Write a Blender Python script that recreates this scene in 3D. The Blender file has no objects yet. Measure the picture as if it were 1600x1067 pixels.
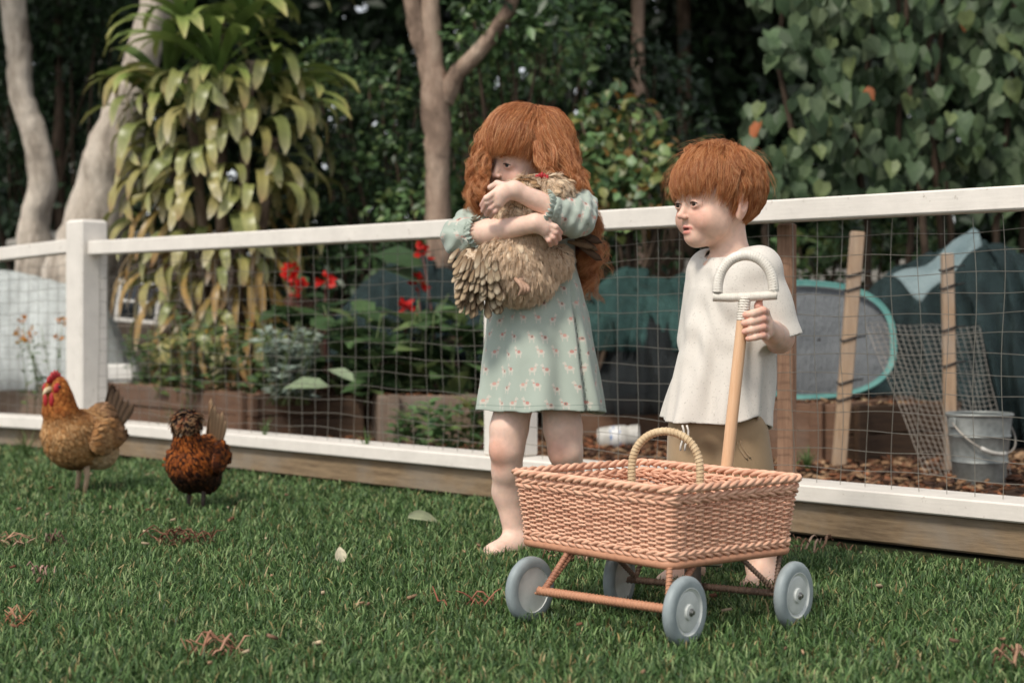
import bpy, math, random
import numpy as np
from mathutils import Vector, Matrix, Euler

SC = bpy.context.scene
COL = SC.collection
R = math.radians
rng = np.random.default_rng(7)
random.seed(7)

# ------------------------------------------------------------------ camera, sky, sun, exposure
F = 2600.0            # focal length in photo pixels (photo 1600 wide)
EYE = 0.58            # height of the crouching photographer's lens
cam_d = bpy.data.cameras.new("camera")
cam = bpy.data.objects.new("camera", cam_d)
COL.objects.link(cam)
cam.location = (0, 0, EYE)
cam.rotation_euler = (R(90), 0, 0)
cam_d.sensor_width = 36
cam_d.lens = F / 1600 * 36
cam_d.shift_y = -43.5 / 1600
cam_d.clip_start = 0.05
cam_d.clip_end = 500
cam_d.dof.use_dof = True
cam_d.dof.focus_distance = 3.45
cam_d.dof.aperture_fstop = 4.0
SC.camera = cam

SUN_EL, SUN_AZ = R(52), R(-146)        # azimuth measured from +Y towards +X: behind the camera, to its side
world = bpy.data.worlds.new("World")
SC.world = world
world.use_nodes = True
wn, wl = world.node_tree.nodes, world.node_tree.links
wn.clear()
sky = wn.new("ShaderNodeTexSky")
sky.sky_type = 'NISHITA'
sky.sun_disc = False
sky.sun_elevation = SUN_EL
sky.sun_rotation = SUN_AZ
sky.air_density = 1.0
sky.dust_density = 1.0
sky.ozone_density = 1.0
hs = wn.new("ShaderNodeHueSaturation")
hs.inputs['Saturation'].default_value = 0.22      # bright overcast: a nearly white sky
bg = wn.new("ShaderNodeBackground")
bg.inputs['Strength'].default_value = 0.09
wo = wn.new("ShaderNodeOutputWorld")
wl.new(sky.outputs[0], hs.inputs['Color'])
wl.new(hs.outputs[0], bg.inputs['Color'])
wl.new(bg.outputs[0], wo.inputs['Surface'])

sun_d = bpy.data.lights.new("sun", 'SUN')
sun_d.energy = 1.5
sun_d.angle = R(10)
sun_d.color = (1.0, 0.93, 0.82)
sun = bpy.data.objects.new("sun", sun_d)
COL.objects.link(sun)
sdir = Vector((math.sin(SUN_AZ) * math.cos(SUN_EL), math.cos(SUN_AZ) * math.cos(SUN_EL), math.sin(SUN_EL)))
sun.location = sdir * 20
sun.rotation_euler = sdir.to_track_quat('Z', 'Y').to_euler()

SC.view_settings.view_transform = 'Standard'
SC.view_settings.look = 'None'
SC.view_settings.gamma = 1
SC.view_settings.use_curve_mapping = False
SC.view_settings.exposure = 1.0
SC.render.engine = 'CYCLES'
SC.cycles.max_bounces = 6
SC.cycles.diffuse_bounces = 3
SC.cycles.glossy_bounces = 2
SC.cycles.transmission_bounces = 4
SC.cycles.transparent_max_bounces = 8
SC.cycles.use_denoising = True
SC.cycles.sample_clamp_indirect = 4

# ------------------------------------------------------------------ helpers
def px(x, y, d):
    """Point seen at photo pixel (x, y) at depth d metres."""
    return Vector(((x - 800) / F * d, d, EYE - (y - 490) / F * d))

def gp(x, y, z=0.0):
    """Point of the horizontal plane at height z seen at photo pixel (x, y)."""
    d = (EYE - z) * F / (y - 490)
    return px(x, y, d)

def C(h, a=1.0):
    h = h.lstrip('#')
    v = [int(h[i:i + 2], 16) / 255 for i in (0, 2, 4)]
    return tuple((c / 12.92 if c <= 0.04045 else ((c + 0.055) / 1.055) ** 2.4) for c in v) + (a,)

def link(o, parent=None):
    COL.objects.link(o)
    if parent is not None:
        o.parent = parent
    return o

def tag(o, label=None, cat=None, group=None, kind=None):
    if label: o['label'] = label
    if cat: o['category'] = cat
    if group: o['group'] = group
    if kind: o['kind'] = kind
    return o

def empty(name, loc=(0, 0, 0), rz=0.0, label=None, cat=None, group=None):
    o = bpy.data.objects.new(name, None)
    o.empty_display_size = 0.05
    o.location = loc
    o.rotation_euler = (0, 0, rz)
    COL.objects.link(o)
    return tag(o, label, cat, group)

def frame(d, up=(0, 0, 1)):
    d = np.asarray(d, float); d = d / (np.linalg.norm(d) + 1e-12)
    u = np.asarray(up, float)
    if abs(d @ u) > 0.98: u = np.array((0, 1.0, 0)) if abs(d[1]) < .9 else np.array((1.0, 0, 0))
    a = np.cross(u, d); a /= np.linalg.norm(a)
    b = np.cross(d, a)
    return a, b, d

class MB:
    """Collects faces, links them as ONE mesh object."""
    def __init__(s):
        s.v, s.f, s.m, s.col = [], [], [], []
        s.cur = 0
    def add(s, vs, fs, col=None):
        n = len(s.v)
        s.v += [tuple(map(float, p)) for p in vs]
        s.f += [tuple(n + i for i in f) for f in fs]
        s.m += [s.cur] * len(fs)
        s.col += [tuple(col) if col is not None else (1, 1, 1, 1)] * len(vs)
        return s
    def box(s, c, size, M=None, bevel=0.0, col=None, taper=1.0):
        """box, optionally with chamfered long edges; M is a 3x3 rotation."""
        x, y, z = [k / 2 for k in size]
        b = min(bevel, x * .9, y * .9, z * .9)
        pts, fs = [], []
        if b <= 0:
            pts = [(sx * x, sy * y, sz * z) for sz in (-1, 1) for sx, sy in ((-1, -1), (1, -1), (1, 1), (-1, 1))]
            fs = [(3, 2, 1, 0), (4, 5, 6, 7), (0, 1, 5, 4), (1, 2, 6, 5), (2, 3, 7, 6), (3, 0, 4, 7)]
        else:
            def ring(hx, hy, z0):
                return [(-hx + b, -hy, z0), (hx - b, -hy, z0), (hx, -hy + b, z0), (hx, hy - b, z0),
                        (hx - b, hy, z0), (-hx + b, hy, z0), (-hx, hy - b, z0), (-hx, -hy + b, z0)]
            r0 = [(p[0] * (1 - b / x), p[1] * (1 - b / y), -z) for p in ring(x, y, 0)]
            r3 = [(p[0] * (1 - b / x), p[1] * (1 - b / y), z) for p in ring(x, y, 0)]
            pts = r0 + ring(x, y, -z + b) + ring(x, y, z - b) + r3
            fs = [tuple(range(7, -1, -1)), tuple(range(24, 32))]
            for k in range(3):
                for i in range(8):
                    j = (i + 1) % 8
                    fs.append((k * 8 + i, k * 8 + j, k * 8 + 8 + j, k * 8 + 8 + i))
        P = np.array(pts)
        if taper != 1.0:
            t = (P[:, 2] + z) / (2 * z)
            P[:, :2] *= (1 + (taper - 1) * t)[:, None]
        if M is not None: P = P @ np.array(M).T
        return s.add(P + np.array(c), fs, col)
    def beam(s, a, b, w, h, up=(0, 0, 1), bevel=0.0, col=None):
        """rectangular bar from a to b, w across, h along up."""
        a, b = np.array(a, float), np.array(b, float)
        A, B, D = frame(b - a, up)
        M = np.stack([A, B, D], 1)
        return s.box((a + b) / 2, (w, h, np.linalg.norm(b - a)), M, bevel, col)
    def tube(s, P, r, n=8, closed=False, caps=True, col=None, up=(0, 0, 1), flat=1.0):
        P = np.array(P, float)
        k = len(P)
        r = np.full(k, r, float) if np.isscalar(r) else np.array(r, float)
        T = np.gradient(P, axis=0) if not closed else (np.roll(P, -1, 0) - np.roll(P, 1, 0))
        T /= np.linalg.norm(T, axis=1)[:, None] + 1e-12
        a, b, _ = frame(T[0], up)
        V = []
        for i in range(k):
            a = a - T[i] * (a @ T[i]); a /= np.linalg.norm(a) + 1e-12
            b = np.cross(T[i], a)
            ang = np.arange(n) * 2 * np.pi / n
            V.append(P[i] + r[i] * (np.cos(ang)[:, None] * a + flat * np.sin(ang)[:, None] * b))
        V = np.concatenate(V)
        fs = []
        for i in range(k if closed else k - 1):
            i2 = (i + 1) % k
            for j in range(n):
                j2 = (j + 1) % n
                fs.append((i * n + j, i * n + j2, i2 * n + j2, i2 * n + j))
        if caps and not closed:
            fs.append(tuple(range(n - 1, -1, -1))); fs.append(tuple(range((k - 1) * n, k * n)))
        return s.add(V, fs, col)
    def lathe(s, prof, n=24, c=(0, 0, 0), M=None, col=None, cap=True):
        """profile of (radius, height) turned round z."""
        ang = np.arange(n) * 2 * np.pi / n
        V = np.concatenate([np.stack([r * np.cos(ang), r * np.sin(ang), np.full(n, z)], 1) for r, z in prof])
        if M is not None: V = V @ np.array(M).T
        fs = []
        for i in range(len(prof) - 1):
            for j in range(n):
                j2 = (j + 1) % n
                fs.append((i * n + j, i * n + j2, (i + 1) * n + j2, (i + 1) * n + j))
        if cap:
            if prof[0][0] > 1e-5: fs.append(tuple(range(n - 1, -1, -1)))
            if prof[-1][0] > 1e-5: fs.append(tuple(range((len(prof) - 1) * n, len(prof) * n)))
        return s.add(V + np.array(c), fs, col)
    def grid(s, G, col=None, closed_u=False):
        """G[i][j] grid of points -> quads."""
        G = np.array(G, float)
        a, b = G.shape[:2]
        fs = []
        for i in range(a - 1):
            for j in range(b if closed_u else b - 1):
                j2 = (j + 1) % b
                fs.append((i * b + j, i * b + j2, (i + 1) * b + j2, (i + 1) * b + j))
        return s.add(G.reshape(-1, 3), fs, col)
    def build(s, name, mats, parent=None, smooth=False, loc=None, colors=False, sharp=None):
        me = bpy.data.meshes.new(name)
        me.from_pydata(s.v, [], s.f)
        for m in (mats if isinstance(mats, (list, tuple)) else [mats]):
            me.materials.append(m)
        if max(s.m, default=0) > 0: me.polygons.foreach_set('material_index', s.m)
        if smooth: me.polygons.foreach_set('use_smooth', [True] * len(s.f))
        if colors:
            at = me.attributes.new('Col', 'FLOAT_COLOR', 'POINT')
            at.data.foreach_set('color', np.array(s.col, np.float32).ravel())
        me.update()
        if smooth and sharp is not None:
            me.set_sharp_from_angle(angle=R(sharp))
        o = bpy.data.objects.new(name, me)
        if loc is not None: o.location = loc
        return link(o, parent)

def np_mesh(name, V, Fq, mats, parent=None, col=None, smooth=False, mi=None):
    """fast mesh from numpy: V (n,3), Fq (m,k)."""
    me = bpy.data.meshes.new(name)
    V = np.asarray(V, np.float32); Fq = np.asarray(Fq, np.int32)
    me.vertices.add(len(V)); me.vertices.foreach_set('co', V.ravel())
    k = Fq.shape[1]
    me.loops.add(Fq.size); me.loops.foreach_set('vertex_index', Fq.ravel())
    me.polygons.add(len(Fq)); me.polygons.foreach_set('loop_start', np.arange(0, Fq.size, k, dtype=np.int32))
    if smooth: me.polygons.foreach_set('use_smooth', np.ones(len(Fq), bool))
    for m in (mats if isinstance(mats, (list, tuple)) else [mats]): me.materials.append(m)
    if mi is not None: me.polygons.foreach_set('material_index', np.asarray(mi, np.int32))
    if col is not None:
        at = me.attributes.new('Col', 'FLOAT_COLOR', 'POINT')
        c = np.ones((len(V), 4), np.float32); c[:, :3] = col[:, :3]
        at.data.foreach_set('color', c.ravel())
    me.update(calc_edges=True)
    return link(bpy.data.objects.new(name, me), parent)

# ------------------------------------------------------------------ materials
class NT:
    def __init__(s, name):
        s.m = bpy.data.materials.new(name); s.m.use_nodes = True
        s.t = s.m.node_tree; s.n = s.t.nodes; s.l = s.t.links
        s.b = s.n['Principled BSDF']
        s.out = s.n['Material Output']
    def N(s, typ, **kw):
        n = s.n.new(typ)
        for k, v in kw.items(): setattr(n, k, v)
        return n
    def L(s, a, b): s.l.new(a, b)
    def put(s, sock, v):
        if hasattr(v, 'is_linked') or isinstance(v, bpy.types.NodeSocket): s.l.new(v, sock)
        else: sock.default_value = v
    def coord(s, which='Object'): return s.N('ShaderNodeTexCoord').outputs[which]
    def mapping(s, vec, scale=(1, 1, 1), rot=(0, 0, 0), loc=(0, 0, 0)):
        n = s.N('ShaderNodeMapping'); s.L(vec, n.inputs[0])
        n.inputs['Scale'].default_value = scale; n.inputs['Rotation'].default_value = rot; n.inputs['Location'].default_value = loc
        return n.outputs[0]
    def noise(s, vec, scale, detail=3, rough=.55, dist=0):
        n = s.N('ShaderNodeTexNoise'); s.L(vec, n.inputs['Vector'])
        n.inputs['Scale'].default_value = scale; n.inputs['Detail'].default_value = detail
        n.inputs['Roughness'].default_value = rough; n.inputs['Distortion'].default_value = dist
        return n.outputs['Fac']
    def ramp(s, fac, stops, interp='LINEAR'):
        n = s.N('ShaderNodeValToRGB'); s.L(fac, n.inputs[0])
        n.color_ramp.interpolation = interp
        e = n.color_ramp.elements
        while len(e) < len(stops): e.new(0.5)
        for k, (p, c) in enumerate(stops):
            e[k].position = p; e[k].color = c if len(c) == 4 else tuple(c) + (1,)
        return n.outputs[0]
    def mix(s, fac, a, b, mode='MIX'):
        n = s.N('ShaderNodeMix', data_type='RGBA', blend_type=mode)
        s.put(n.inputs[0], fac); s.put(n.inputs[6], a); s.put(n.inputs[7], b)
        return n.outputs[2]
    def math(s, op, a, b=0.0, c=0.0, clamp=False):
        n = s.N('ShaderNodeMath', operation=op, use_clamp=clamp)
        s.put(n.inputs[0], a); s.put(n.inputs[1], b); s.put(n.inputs[2], c)
        return n.outputs[0]
    def bump(s, h, strength=.3, dist=.01):
        n = s.N('ShaderNodeBump'); s.L(h, n.inputs['Height'])
        n.inputs['Strength'].default_value = strength; n.inputs['Distance'].default_value = dist
        s.L(n.outputs[0], s.b.inputs['Normal'])
        return n.outputs[0]
    def set(s, **kw):
        names = dict(color='Base Color', rough='Roughness', metal='Metallic', spec='Specular IOR Level', sheen='Sheen Weight',
                     sss='Subsurface Weight', alpha='Alpha', trans='Transmission Weight', sheen_rough='Sheen Roughness')
        for k, v in kw.items(): s.put(s.b.inputs[names[k]], v)
        return s
    def attr(s, name='Col'):
        n = s.N('ShaderNodeAttribute', attribute_name=name); return n.outputs['Color']
    def objrand(s): return s.N('ShaderNodeObjectInfo').outputs['Random']

def mat(name, col, rough=.6, var=.18, scale=14, bump=0.0, bscale=60, bdist=.004, spec=.4, metal=0.0, coords='Object', sheen=0.0):
    t = NT(name)
    v = t.coord(coords)
    n = t.noise(v, scale, 5, .6)
    a = tuple(c * (1 - var) for c in col[:3]) + (1,); b = tuple(min(1, c * (1 + var)) for c in col[:3]) + (1,)
    t.set(color=t.ramp(n, [(.3, a), (.7, b)]), rough=rough, spec=spec, metal=metal)
    if sheen: t.set(sheen=sheen)
    if bump: t.bump(t.noise(v, bscale, 5, .6), bump, bdist)
    return t.m

def wood(name, c1, c2, axis=2, scale=6, rough=.75, bump=.35, weather=None, stretch=14):
    """grain running along the local axis."""
    t = NT(name)
    v = t.coord()
    rnd = t.objrand()
    cmb = t.N('ShaderNodeCombineXYZ')
    for i in range(3): t.L(t.math('MULTIPLY', rnd, 7.3 + 3 * i), cmb.inputs[i])
    add = t.N('ShaderNodeVectorMath', operation='ADD'); t.L(v, add.inputs[0]); t.L(cmb.outputs[0], add.inputs[1])
    sc = [stretch] * 3; sc[axis] = 1.0
    mv = t.mapping(add.outputs[0], tuple(sc))
    n1 = t.noise(mv, scale, 6, .65, .6)
    n2 = t.noise(mv, scale * 5, 4, .7)
    n3 = t.noise(add.outputs[0], 5, 4, .6)
    f = t.math('ADD', t.math('MULTIPLY', n1, .65), t.math('MULTIPLY', n2, .35))
    c = t.ramp(f, [(.32, c1), (.66, c2)])
    if weather is not None: c = t.mix(t.math('MULTIPLY', t.ramp(n3, [(.45, (0, 0, 0)), (.68, (1, 1, 1))]), .6), c, weather)
    t.set(color=c, rough=rough, spec=.25)
    t.bump(f, bump, .004)
    return t.m

def leaf_mat(name, trans=.25, rough=.42, spec=.45, vein=True):
    """leaf colour comes from each leaf's own attribute; light shines through."""
    t = NT(name)
    c = t.attr('Col')
    n = t.noise(t.coord(), 45, 3, .6)
    c = t.mix(.5, c, t.mix(1.0, c, t.ramp(n, [(.3, (.62, .62, .6)), (.7, (1.25, 1.22, 1.1))]), 'MULTIPLY'))
    t.set(color=c, rough=rough, spec=spec)
    tr = t.N('ShaderNodeBsdfTranslucent'); t.L(c, tr.inputs[0])
    mx = t.N('ShaderNodeMixShader'); mx.inputs[0].default_value = trans
    t.L(t.b.outputs[0], mx.inputs[1]); t.L(tr.outputs[0], mx.inputs[2]); t.L(mx.outputs[0], t.out.inputs[0])
    return t.m

def attr_mat(name, rough=.6, spec=.35, sheen=0, sss=0, nscale=0, namt=.2, bump=0, bscale=200, bdist=.002):
    t = NT(name)
    c = t.attr('Col')
    if nscale:
        n = t.noise(t.coord(), nscale, 4, .6)
        c = t.mix(1.0, c, t.ramp(n, [(.3, (1 - namt,) * 3), (.7, (1 + namt,) * 3)]), 'MULTIPLY')
    t.set(color=c, rough=rough, spec=spec)
    if sheen: t.set(sheen=sheen)
    if sss:
        t.set(sss=sss); t.b.inputs['Subsurface Radius'].default_value = (1, .35, .2); t.b.inputs['Subsurface Scale'].default_value = .004
    if bump: t.bump(t.noise(t.coord(), bscale, 4, .6), bump, bdist)
    return t.m

# ------------------------------------------------------------------ leaf clouds
def leaf_template(kind='oval', fold=.18):
    """unit leaf: base at the origin, tip at +x (length 1), width along y, up z."""
    if kind == 'small':      # four triangles
        V = [(0, 0, 0), (.45, .27, fold * .5), (1, 0, -.08), (.45, -.27, fold * .5), (.45, 0, 0)]
        Fs = [(0, 4, 1), (4, 2, 1), (0, 3, 4), (3, 2, 4)]
    elif kind == 'heart':
        V = [(0, 0, 0), (-.08, .24, .10), (.25, .42, .13), (.62, .28, .07), (1, 0, -.14), (.62, -.28, .07), (.25, -.42, .13), (-.08, -.24, .10), (.3, 0, 0), (.65, 0, -.02)]
        Fs = [(0, 8, 1), (1, 8, 2), (2, 8, 9), (2, 9, 3), (3, 9, 4), (0, 7, 8), (7, 6, 8), (6, 9, 8), (6, 5, 9), (5, 4, 9)]
    else:                    # oval, long
        V = [(0, 0, 0), (.25, .17, .06), (.6, .2, .04), (1, 0, -.16), (.6, -.2, .04), (.25, -.17, .06), (.3, 0, .0), (.65, 0, -.02)]
        Fs = [(0, 6, 1), (1, 6, 7), (1, 7, 2), (2, 7, 3), (0, 5, 6), (5, 7, 6), (5, 4, 7), (4, 3, 7)]
    return np.array(V, float), np.array(Fs, int)

def unit(a): return a / (np.linalg.norm(a, axis=-1, keepdims=True) + 1e-9)

def leaf_cloud_data(tmpl, P, D, U, S, colors, width=1.0):
    """P base points, D directions, U rough normals, S sizes, colors (n,3)."""
    V, Fs = tmpl
    n = len(P)
    D = unit(D); B = unit(np.cross(U, D)); N = np.cross(D, B)
    W = (V[None, :, 0, None] * D[:, None, :] + width * V[None, :, 1, None] * B[:, None, :] + V[None, :, 2, None] * N[:, None, :]) * np.asarray(S)[:, None, None] + P[:, None, :]
    FF = (Fs[None] + (np.arange(n) * len(V))[:, None, None]).reshape(-1, 3)
    CC = np.repeat(colors, len(V), axis=0)
    return W.reshape(-1, 3), FF, CC

def pick_cols(n, cols, var=.25, r=rng):
    c = np.array([C(h)[:3] for h in cols])
    k = c[r.integers(0, len(c), n)]
    return np.clip(k * (1 + r.uniform(-var, var, (n, 1))), 0, 1)
# ------------------------------------------------------------------ ground
FQ = np.array((1.19, 3.87)); FU = np.array((-1.0, 1.02)); FU /= np.linalg.norm(FU)
FN = np.array((FU[1] * -1, FU[0]))            # towards the lawn
if FN[1] > 0: FN = -FN
FA = math.atan2(FU[1], FU[0])

def fp(t, off=0.0, z=0.0):
    """Point along the fence line: t metres from its start, off metres behind it."""
    p = FQ + FU * t - FN * off
    return np.array((p[0], p[1], z))

def fence_off(X, Y):
    """distance behind the fence line (negative: on the lawn)"""
    return -((X - FQ[0]) * FN[0] + (Y - FQ[1]) * FN[1])

t = NT('lawn_earth')
v = t.coord()
t.set(color=t.ramp(t.noise(v, 6, 6, .65), [(.35, (.018, .024, .010)), (.65, (.045, .05, .022))]), rough=.95, spec=.1)
t.bump(t.noise(v, 40, 5), .6, .02)
m = MB(); m.grid([[(x, y, 0) for x in (-90, 90)] for y in (-20, 160)][::-1] if False else [[(-90, -20, 0), (90, -20, 0)], [(-90, 160, 0), (90, 160, 0)]])
lawn = tag(m.build('lawn', t.m), kind='structure')
lawn.data.polygons[0].flip() if lawn.data.polygons[0].normal.z < 0 else None

t = NT('garden_soil')
v = t.coord()
t.set(color=t.ramp(t.noise(v, 9, 7, .7), [(.3, (.020, .012, .008)), (.5, (.06, .036, .024)), (.72, (.13, .085, .055))]), rough=.95, spec=.15)
t.bump(t.noise(v, 60, 6, .7), .9, .02)
MAT_SOIL = t.m
m = MB()
cs = [fp(-3, .02), fp(4.25, .02), (-2.6, 7.9, 0), (-12, 16, 0), (0, 40, 0), (30, 30, 0), (20, -3, 0)]
m.add([(c[0], c[1], .004) for c in cs], [tuple(range(len(cs)))])
gb = tag(m.build('garden_ground', MAT_SOIL), kind='structure')
if gb.data.polygons[0].normal.z < 0: gb.data.polygons[0].flip()

# grass: individual blades over everything of the lawn the camera can see
def visible_xy(n, d0, d1, margin=1.42):
    d = np.sqrt(rng.uniform(d0 * d0, d1 * d1, n))
    X = rng.uniform(-1, 1, n) * (800 / F * d * margin + .08)
    return X, d

def grass(n, d0, d1, hs, ws, straw=.05):
    X, Y = visible_xy(n, d0, d1)
    off = fence_off(X, Y)
    k = (off < .03) & ~((off > -.10) & (X > .45))
    # thinner, patchy turf
    pat = np.sin(X * 3.1 + 1.3 * np.sin(Y * 2.3)) * np.sin(Y * 3.7 + X) * .5 + .5
    k &= rng.random(n) < .62 + .38 * pat
    X, Y = X[k], Y[k]; off = off[k]
    n = len(X)
    H = rng.uniform(*hs, n) * (1 + .25 * (rng.random(n) < .06)) * (.8 + .35 * pat[k])
    H *= np.where(off > -.22, .72, 1) * np.where((X > .35) & (off > -.3), .75, 1)
    Wd = rng.uniform(*ws, n)
    az = rng.uniform(0, 2 * np.pi, n)
    lean = rng.uniform(.15, 1.0, n)
    dx, dy = np.cos(az), np.sin(az)
    fa = az + np.pi / 2 + rng.uniform(-.7, .7, n)
    bx, by = np.cos(fa), np.sin(fa)
    V = np.zeros((n, 7, 3))
    for j, (s, w) in enumerate(((0, .8), (.38, 1.0), (.75, .7))):
        for q, sg in enumerate((-1, 1)):
            V[:, j * 2 + q, 0] = X + dx * lean * H * s * s + sg * bx * Wd * w / 2
            V[:, j * 2 + q, 1] = Y + dy * lean * H * s * s + sg * by * Wd * w / 2
            V[:, j * 2 + q, 2] = H * s * (1 - .25 * lean * s)
    V[:, 6, 0] = X + dx * lean * H * 1.05; V[:, 6, 1] = Y + dy * lean * H * 1.05; V[:, 6, 2] = H * (1 - .38 * lean)
    Fs = np.array([(0, 1, 3), (0, 3, 2), (2, 3, 5), (2, 5, 4), (4, 5, 6)])
    c = pick_cols(n, ['#446036', '#517041', '#3a5331', '#63824d', '#4a663c', '#76915a', '#8b9f6c'], .22)
    st = rng.random(n) < straw
    c[st] = pick_cols(int(st.sum()), ['#9c8a5e', '#8a7a52', '#b3a27a'], .2)
    FF = (Fs[None] + (np.arange(n) * 7)[:, None, None]).reshape(-1, 3)
    return V.reshape(-1, 3), FF, np.repeat(c, 7, axis=0)

parts = [grass(84000, 2.10, 3.3, (.018, .041), (.0022, .0042)),
         grass(96000, 3.3, 4.6, (.018, .041), (.0024, .0044)),
         grass(84000, 4.6, 6.4, (.020, .044), (.0032, .0054)),
         grass(44000, 6.4, 8.2, (.02, .045), (.0045, .0075))]
off = 0; Vs, Fsx, Cs = [], [], []
for V_, F_, C_ in parts:
    Vs.append(V_); Fsx.append(F_ + off); Cs.append(C_); off += len(V_)
MAT_GRASS = leaf_mat('grass_blade', .3, .5, .35)
g = np_mesh('lawn_grass', np.concatenate(Vs), np.concatenate(Fsx), MAT_GRASS, col=np.concatenate(Cs))
tag(g, 'short green lawn grass', 'grass', kind='stuff')

# wood chip mulch on the path behind the fence
def chips(name, n, sampler, size, cols, zfun=lambda X, Y: 0.006, kind='stuff', label='brown wood chip mulch on the garden path'):
    X, Y = sampler(n); n = len(X)
    L = rng.uniform(*size, n); Wd = L * rng.uniform(.2, .6, n)
    az = rng.uniform(0, 6.283, n); ti = rng.uniform(-.5, .5, n)
    d = np.stack([np.cos(az) * np.cos(ti), np.sin(az) * np.cos(ti), np.sin(ti)], 1)
    b = unit(np.cross(d, np.stack([rng.uniform(-.5, .5, n), rng.uniform(-.5, .5, n), np.ones(n)], 1)))
    nn = np.cross(d, b)
    P = np.stack([X, Y, zfun(X, Y) + rng.uniform(0, .018, n)], 1)
    V = np.zeros((n, 8, 3))
    for i, (a, c, e) in enumerate([(x, y, z) for z in (-1, 1) for x, y in ((-1, -1), (1, -1), (1, 1), (-1, 1))]):
        V[:, i] = P + d * (a * L / 2)[:, None] + b * (c * Wd / 2)[:, None] + nn * (e * .0025)
    Fs = np.array([(3, 2, 1, 0), (4, 5, 6, 7), (0, 1, 5, 4), (1, 2, 6, 5), (2, 3, 7, 6), (3, 0, 4, 7)])
    FF = (Fs[None] + (np.arange(n) * 8)[:, None, None]).reshape(-1, 4)
    cc = np.repeat(pick_cols(n, cols, .3), 8, axis=0)
    o = np_mesh(name, V.reshape(-1, 3), FF, MAT_CHIP, col=cc)
    return tag(o, label, 'mulch', kind=kind)
MAT_CHIP = attr_mat('wood_chip', .9, .15, nscale=80, namt=.3)
CHIPC = ['#5a4030', '#6d4c38', '#4a352a', '#7d6048', '#93775c', '#3d2c24', '#8a5a40']
def path_sample(n):
    tt = rng.uniform(-1.2, 5.2, n); oo = rng.uniform(.06, 2.6, n)
    p = FQ[None] + FU[None] * tt[:, None] - FN[None] * oo[:, None]
    return p[:, 0], p[:, 1]
chips('wood_chips', 15000, path_sample, (.015, .055), CHIPC)

# ------------------------------------------------------------------ fence
def paint(name, col, rough=.55):
    t = NT(name)
    v = t.coord()
    n = t.noise(t.mapping(v, (3, 3, 3)), 4, 6, .65)
    n2 = t.noise(v, 38, 5, .7)
    n3 = t.noise(t.mapping(v, (30, 30, 2)), 5, 4, .6)
    base = t.ramp(n, [(.3, tuple(c * .86 for c in col[:3])), (.7, col[:3])])
    chip = t.ramp(n2, [(.64, (0, 0, 0)), (.70, (1, 1, 1))])
    c = t.mix(t.math('MULTIPLY', chip, .55), base, C('#8d7f6d'))
    t.set(color=c, rough=rough, spec=.35)
    t.bump(t.math('ADD', t.math('MULTIPLY', n3, .6), t.math('MULTIPLY', n2, .4)), .22, .004)
    return t.m
MAT_WHITE = paint('white_paint', C('#e6dfd6'))
MAT_PLANK = wood('weathered_plank', C('#5d4c3b'), C('#9a8468'), axis=2, weather=C('#8b8378'))
MAT_POSTWOOD = wood('brown_post_wood', C('#6b4f3f'), C('#9a7a64'), axis=2)
t = NT('galvanised_wire'); t.set(color=C('#8f8a80'), metal=.7, rough=.45); MAT_WIRE = t.m

T_CORNER, T_WHITE, T_BROWN, T0 = 4.21, 1.736, .714, -1.3
fence = empty('wire_fence', fp(T_WHITE), 0, 'long white railed wire mesh fence on a timber plank behind the two children', 'fence')
FO = np.array(fence.location)
def bar(name, t0, t1, off, zc, w, h, m_, parent, bevel=.004):
    a, b = fp(t0, off, zc), fp(t1, off, zc)
    mid = (a + b) / 2; L = np.linalg.norm(b - a)
    mb = MB(); mb.box((0, 0, 0), (h, w, L), None, bevel)
    o = mb.build(name, m_, parent)
    # local z runs along the board, x is up
    A = np.array((FU[0], FU[1], 0)); X = np.array((0, 0, 1.0)); Y = np.cross(A, X)
    M3 = Matrix(np.stack([X, Y, A], 1)).to_4x4()
    o.matrix_local = Matrix.Translation(mid - FO if parent is fence else mid) @ M3
    return o
TL = T_CORNER - .07
bar('top_rail', T0, TL, 0, .848, .075, .056, MAT_WHITE, fence)
for a, b in ((T0, T_WHITE - .001), (T_WHITE + .001, TL)):
    bar('bottom_rail', a, b, .03, .120, .15, .044, MAT_WHITE, fence)
    bar('plank', a, b, 0.0, .0545, .045, .085, MAT_PLANK, fence, .005)
def post(t_, off, w, h, m_, name='post', bevel=.006, d=None):
    p = fp(t_, off, 0)
    mb = MB(); mb.box((0, 0, h / 2), (w, d or w, h), None, bevel)
    o = mb.build(name, m_, fence)
    o.location = Vector(p - FO); o.rotation_euler = (0, 0, FA)
    return o
o = post(T_WHITE, .03, .122, .6755, MAT_WHITE); o.location.z = .1425; o['label'] = 'white square post behind the girl'
o = post(T_BROWN, .055, .05, .8198, MAT_POSTWOOD, d=.03); o['label'] = 'slim brown timber post behind the boy'
o = post(T_CORNER, 0, .128, .965, MAT_WHITE, bevel=.010); o['label'] = 'thick white corner post'
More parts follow.
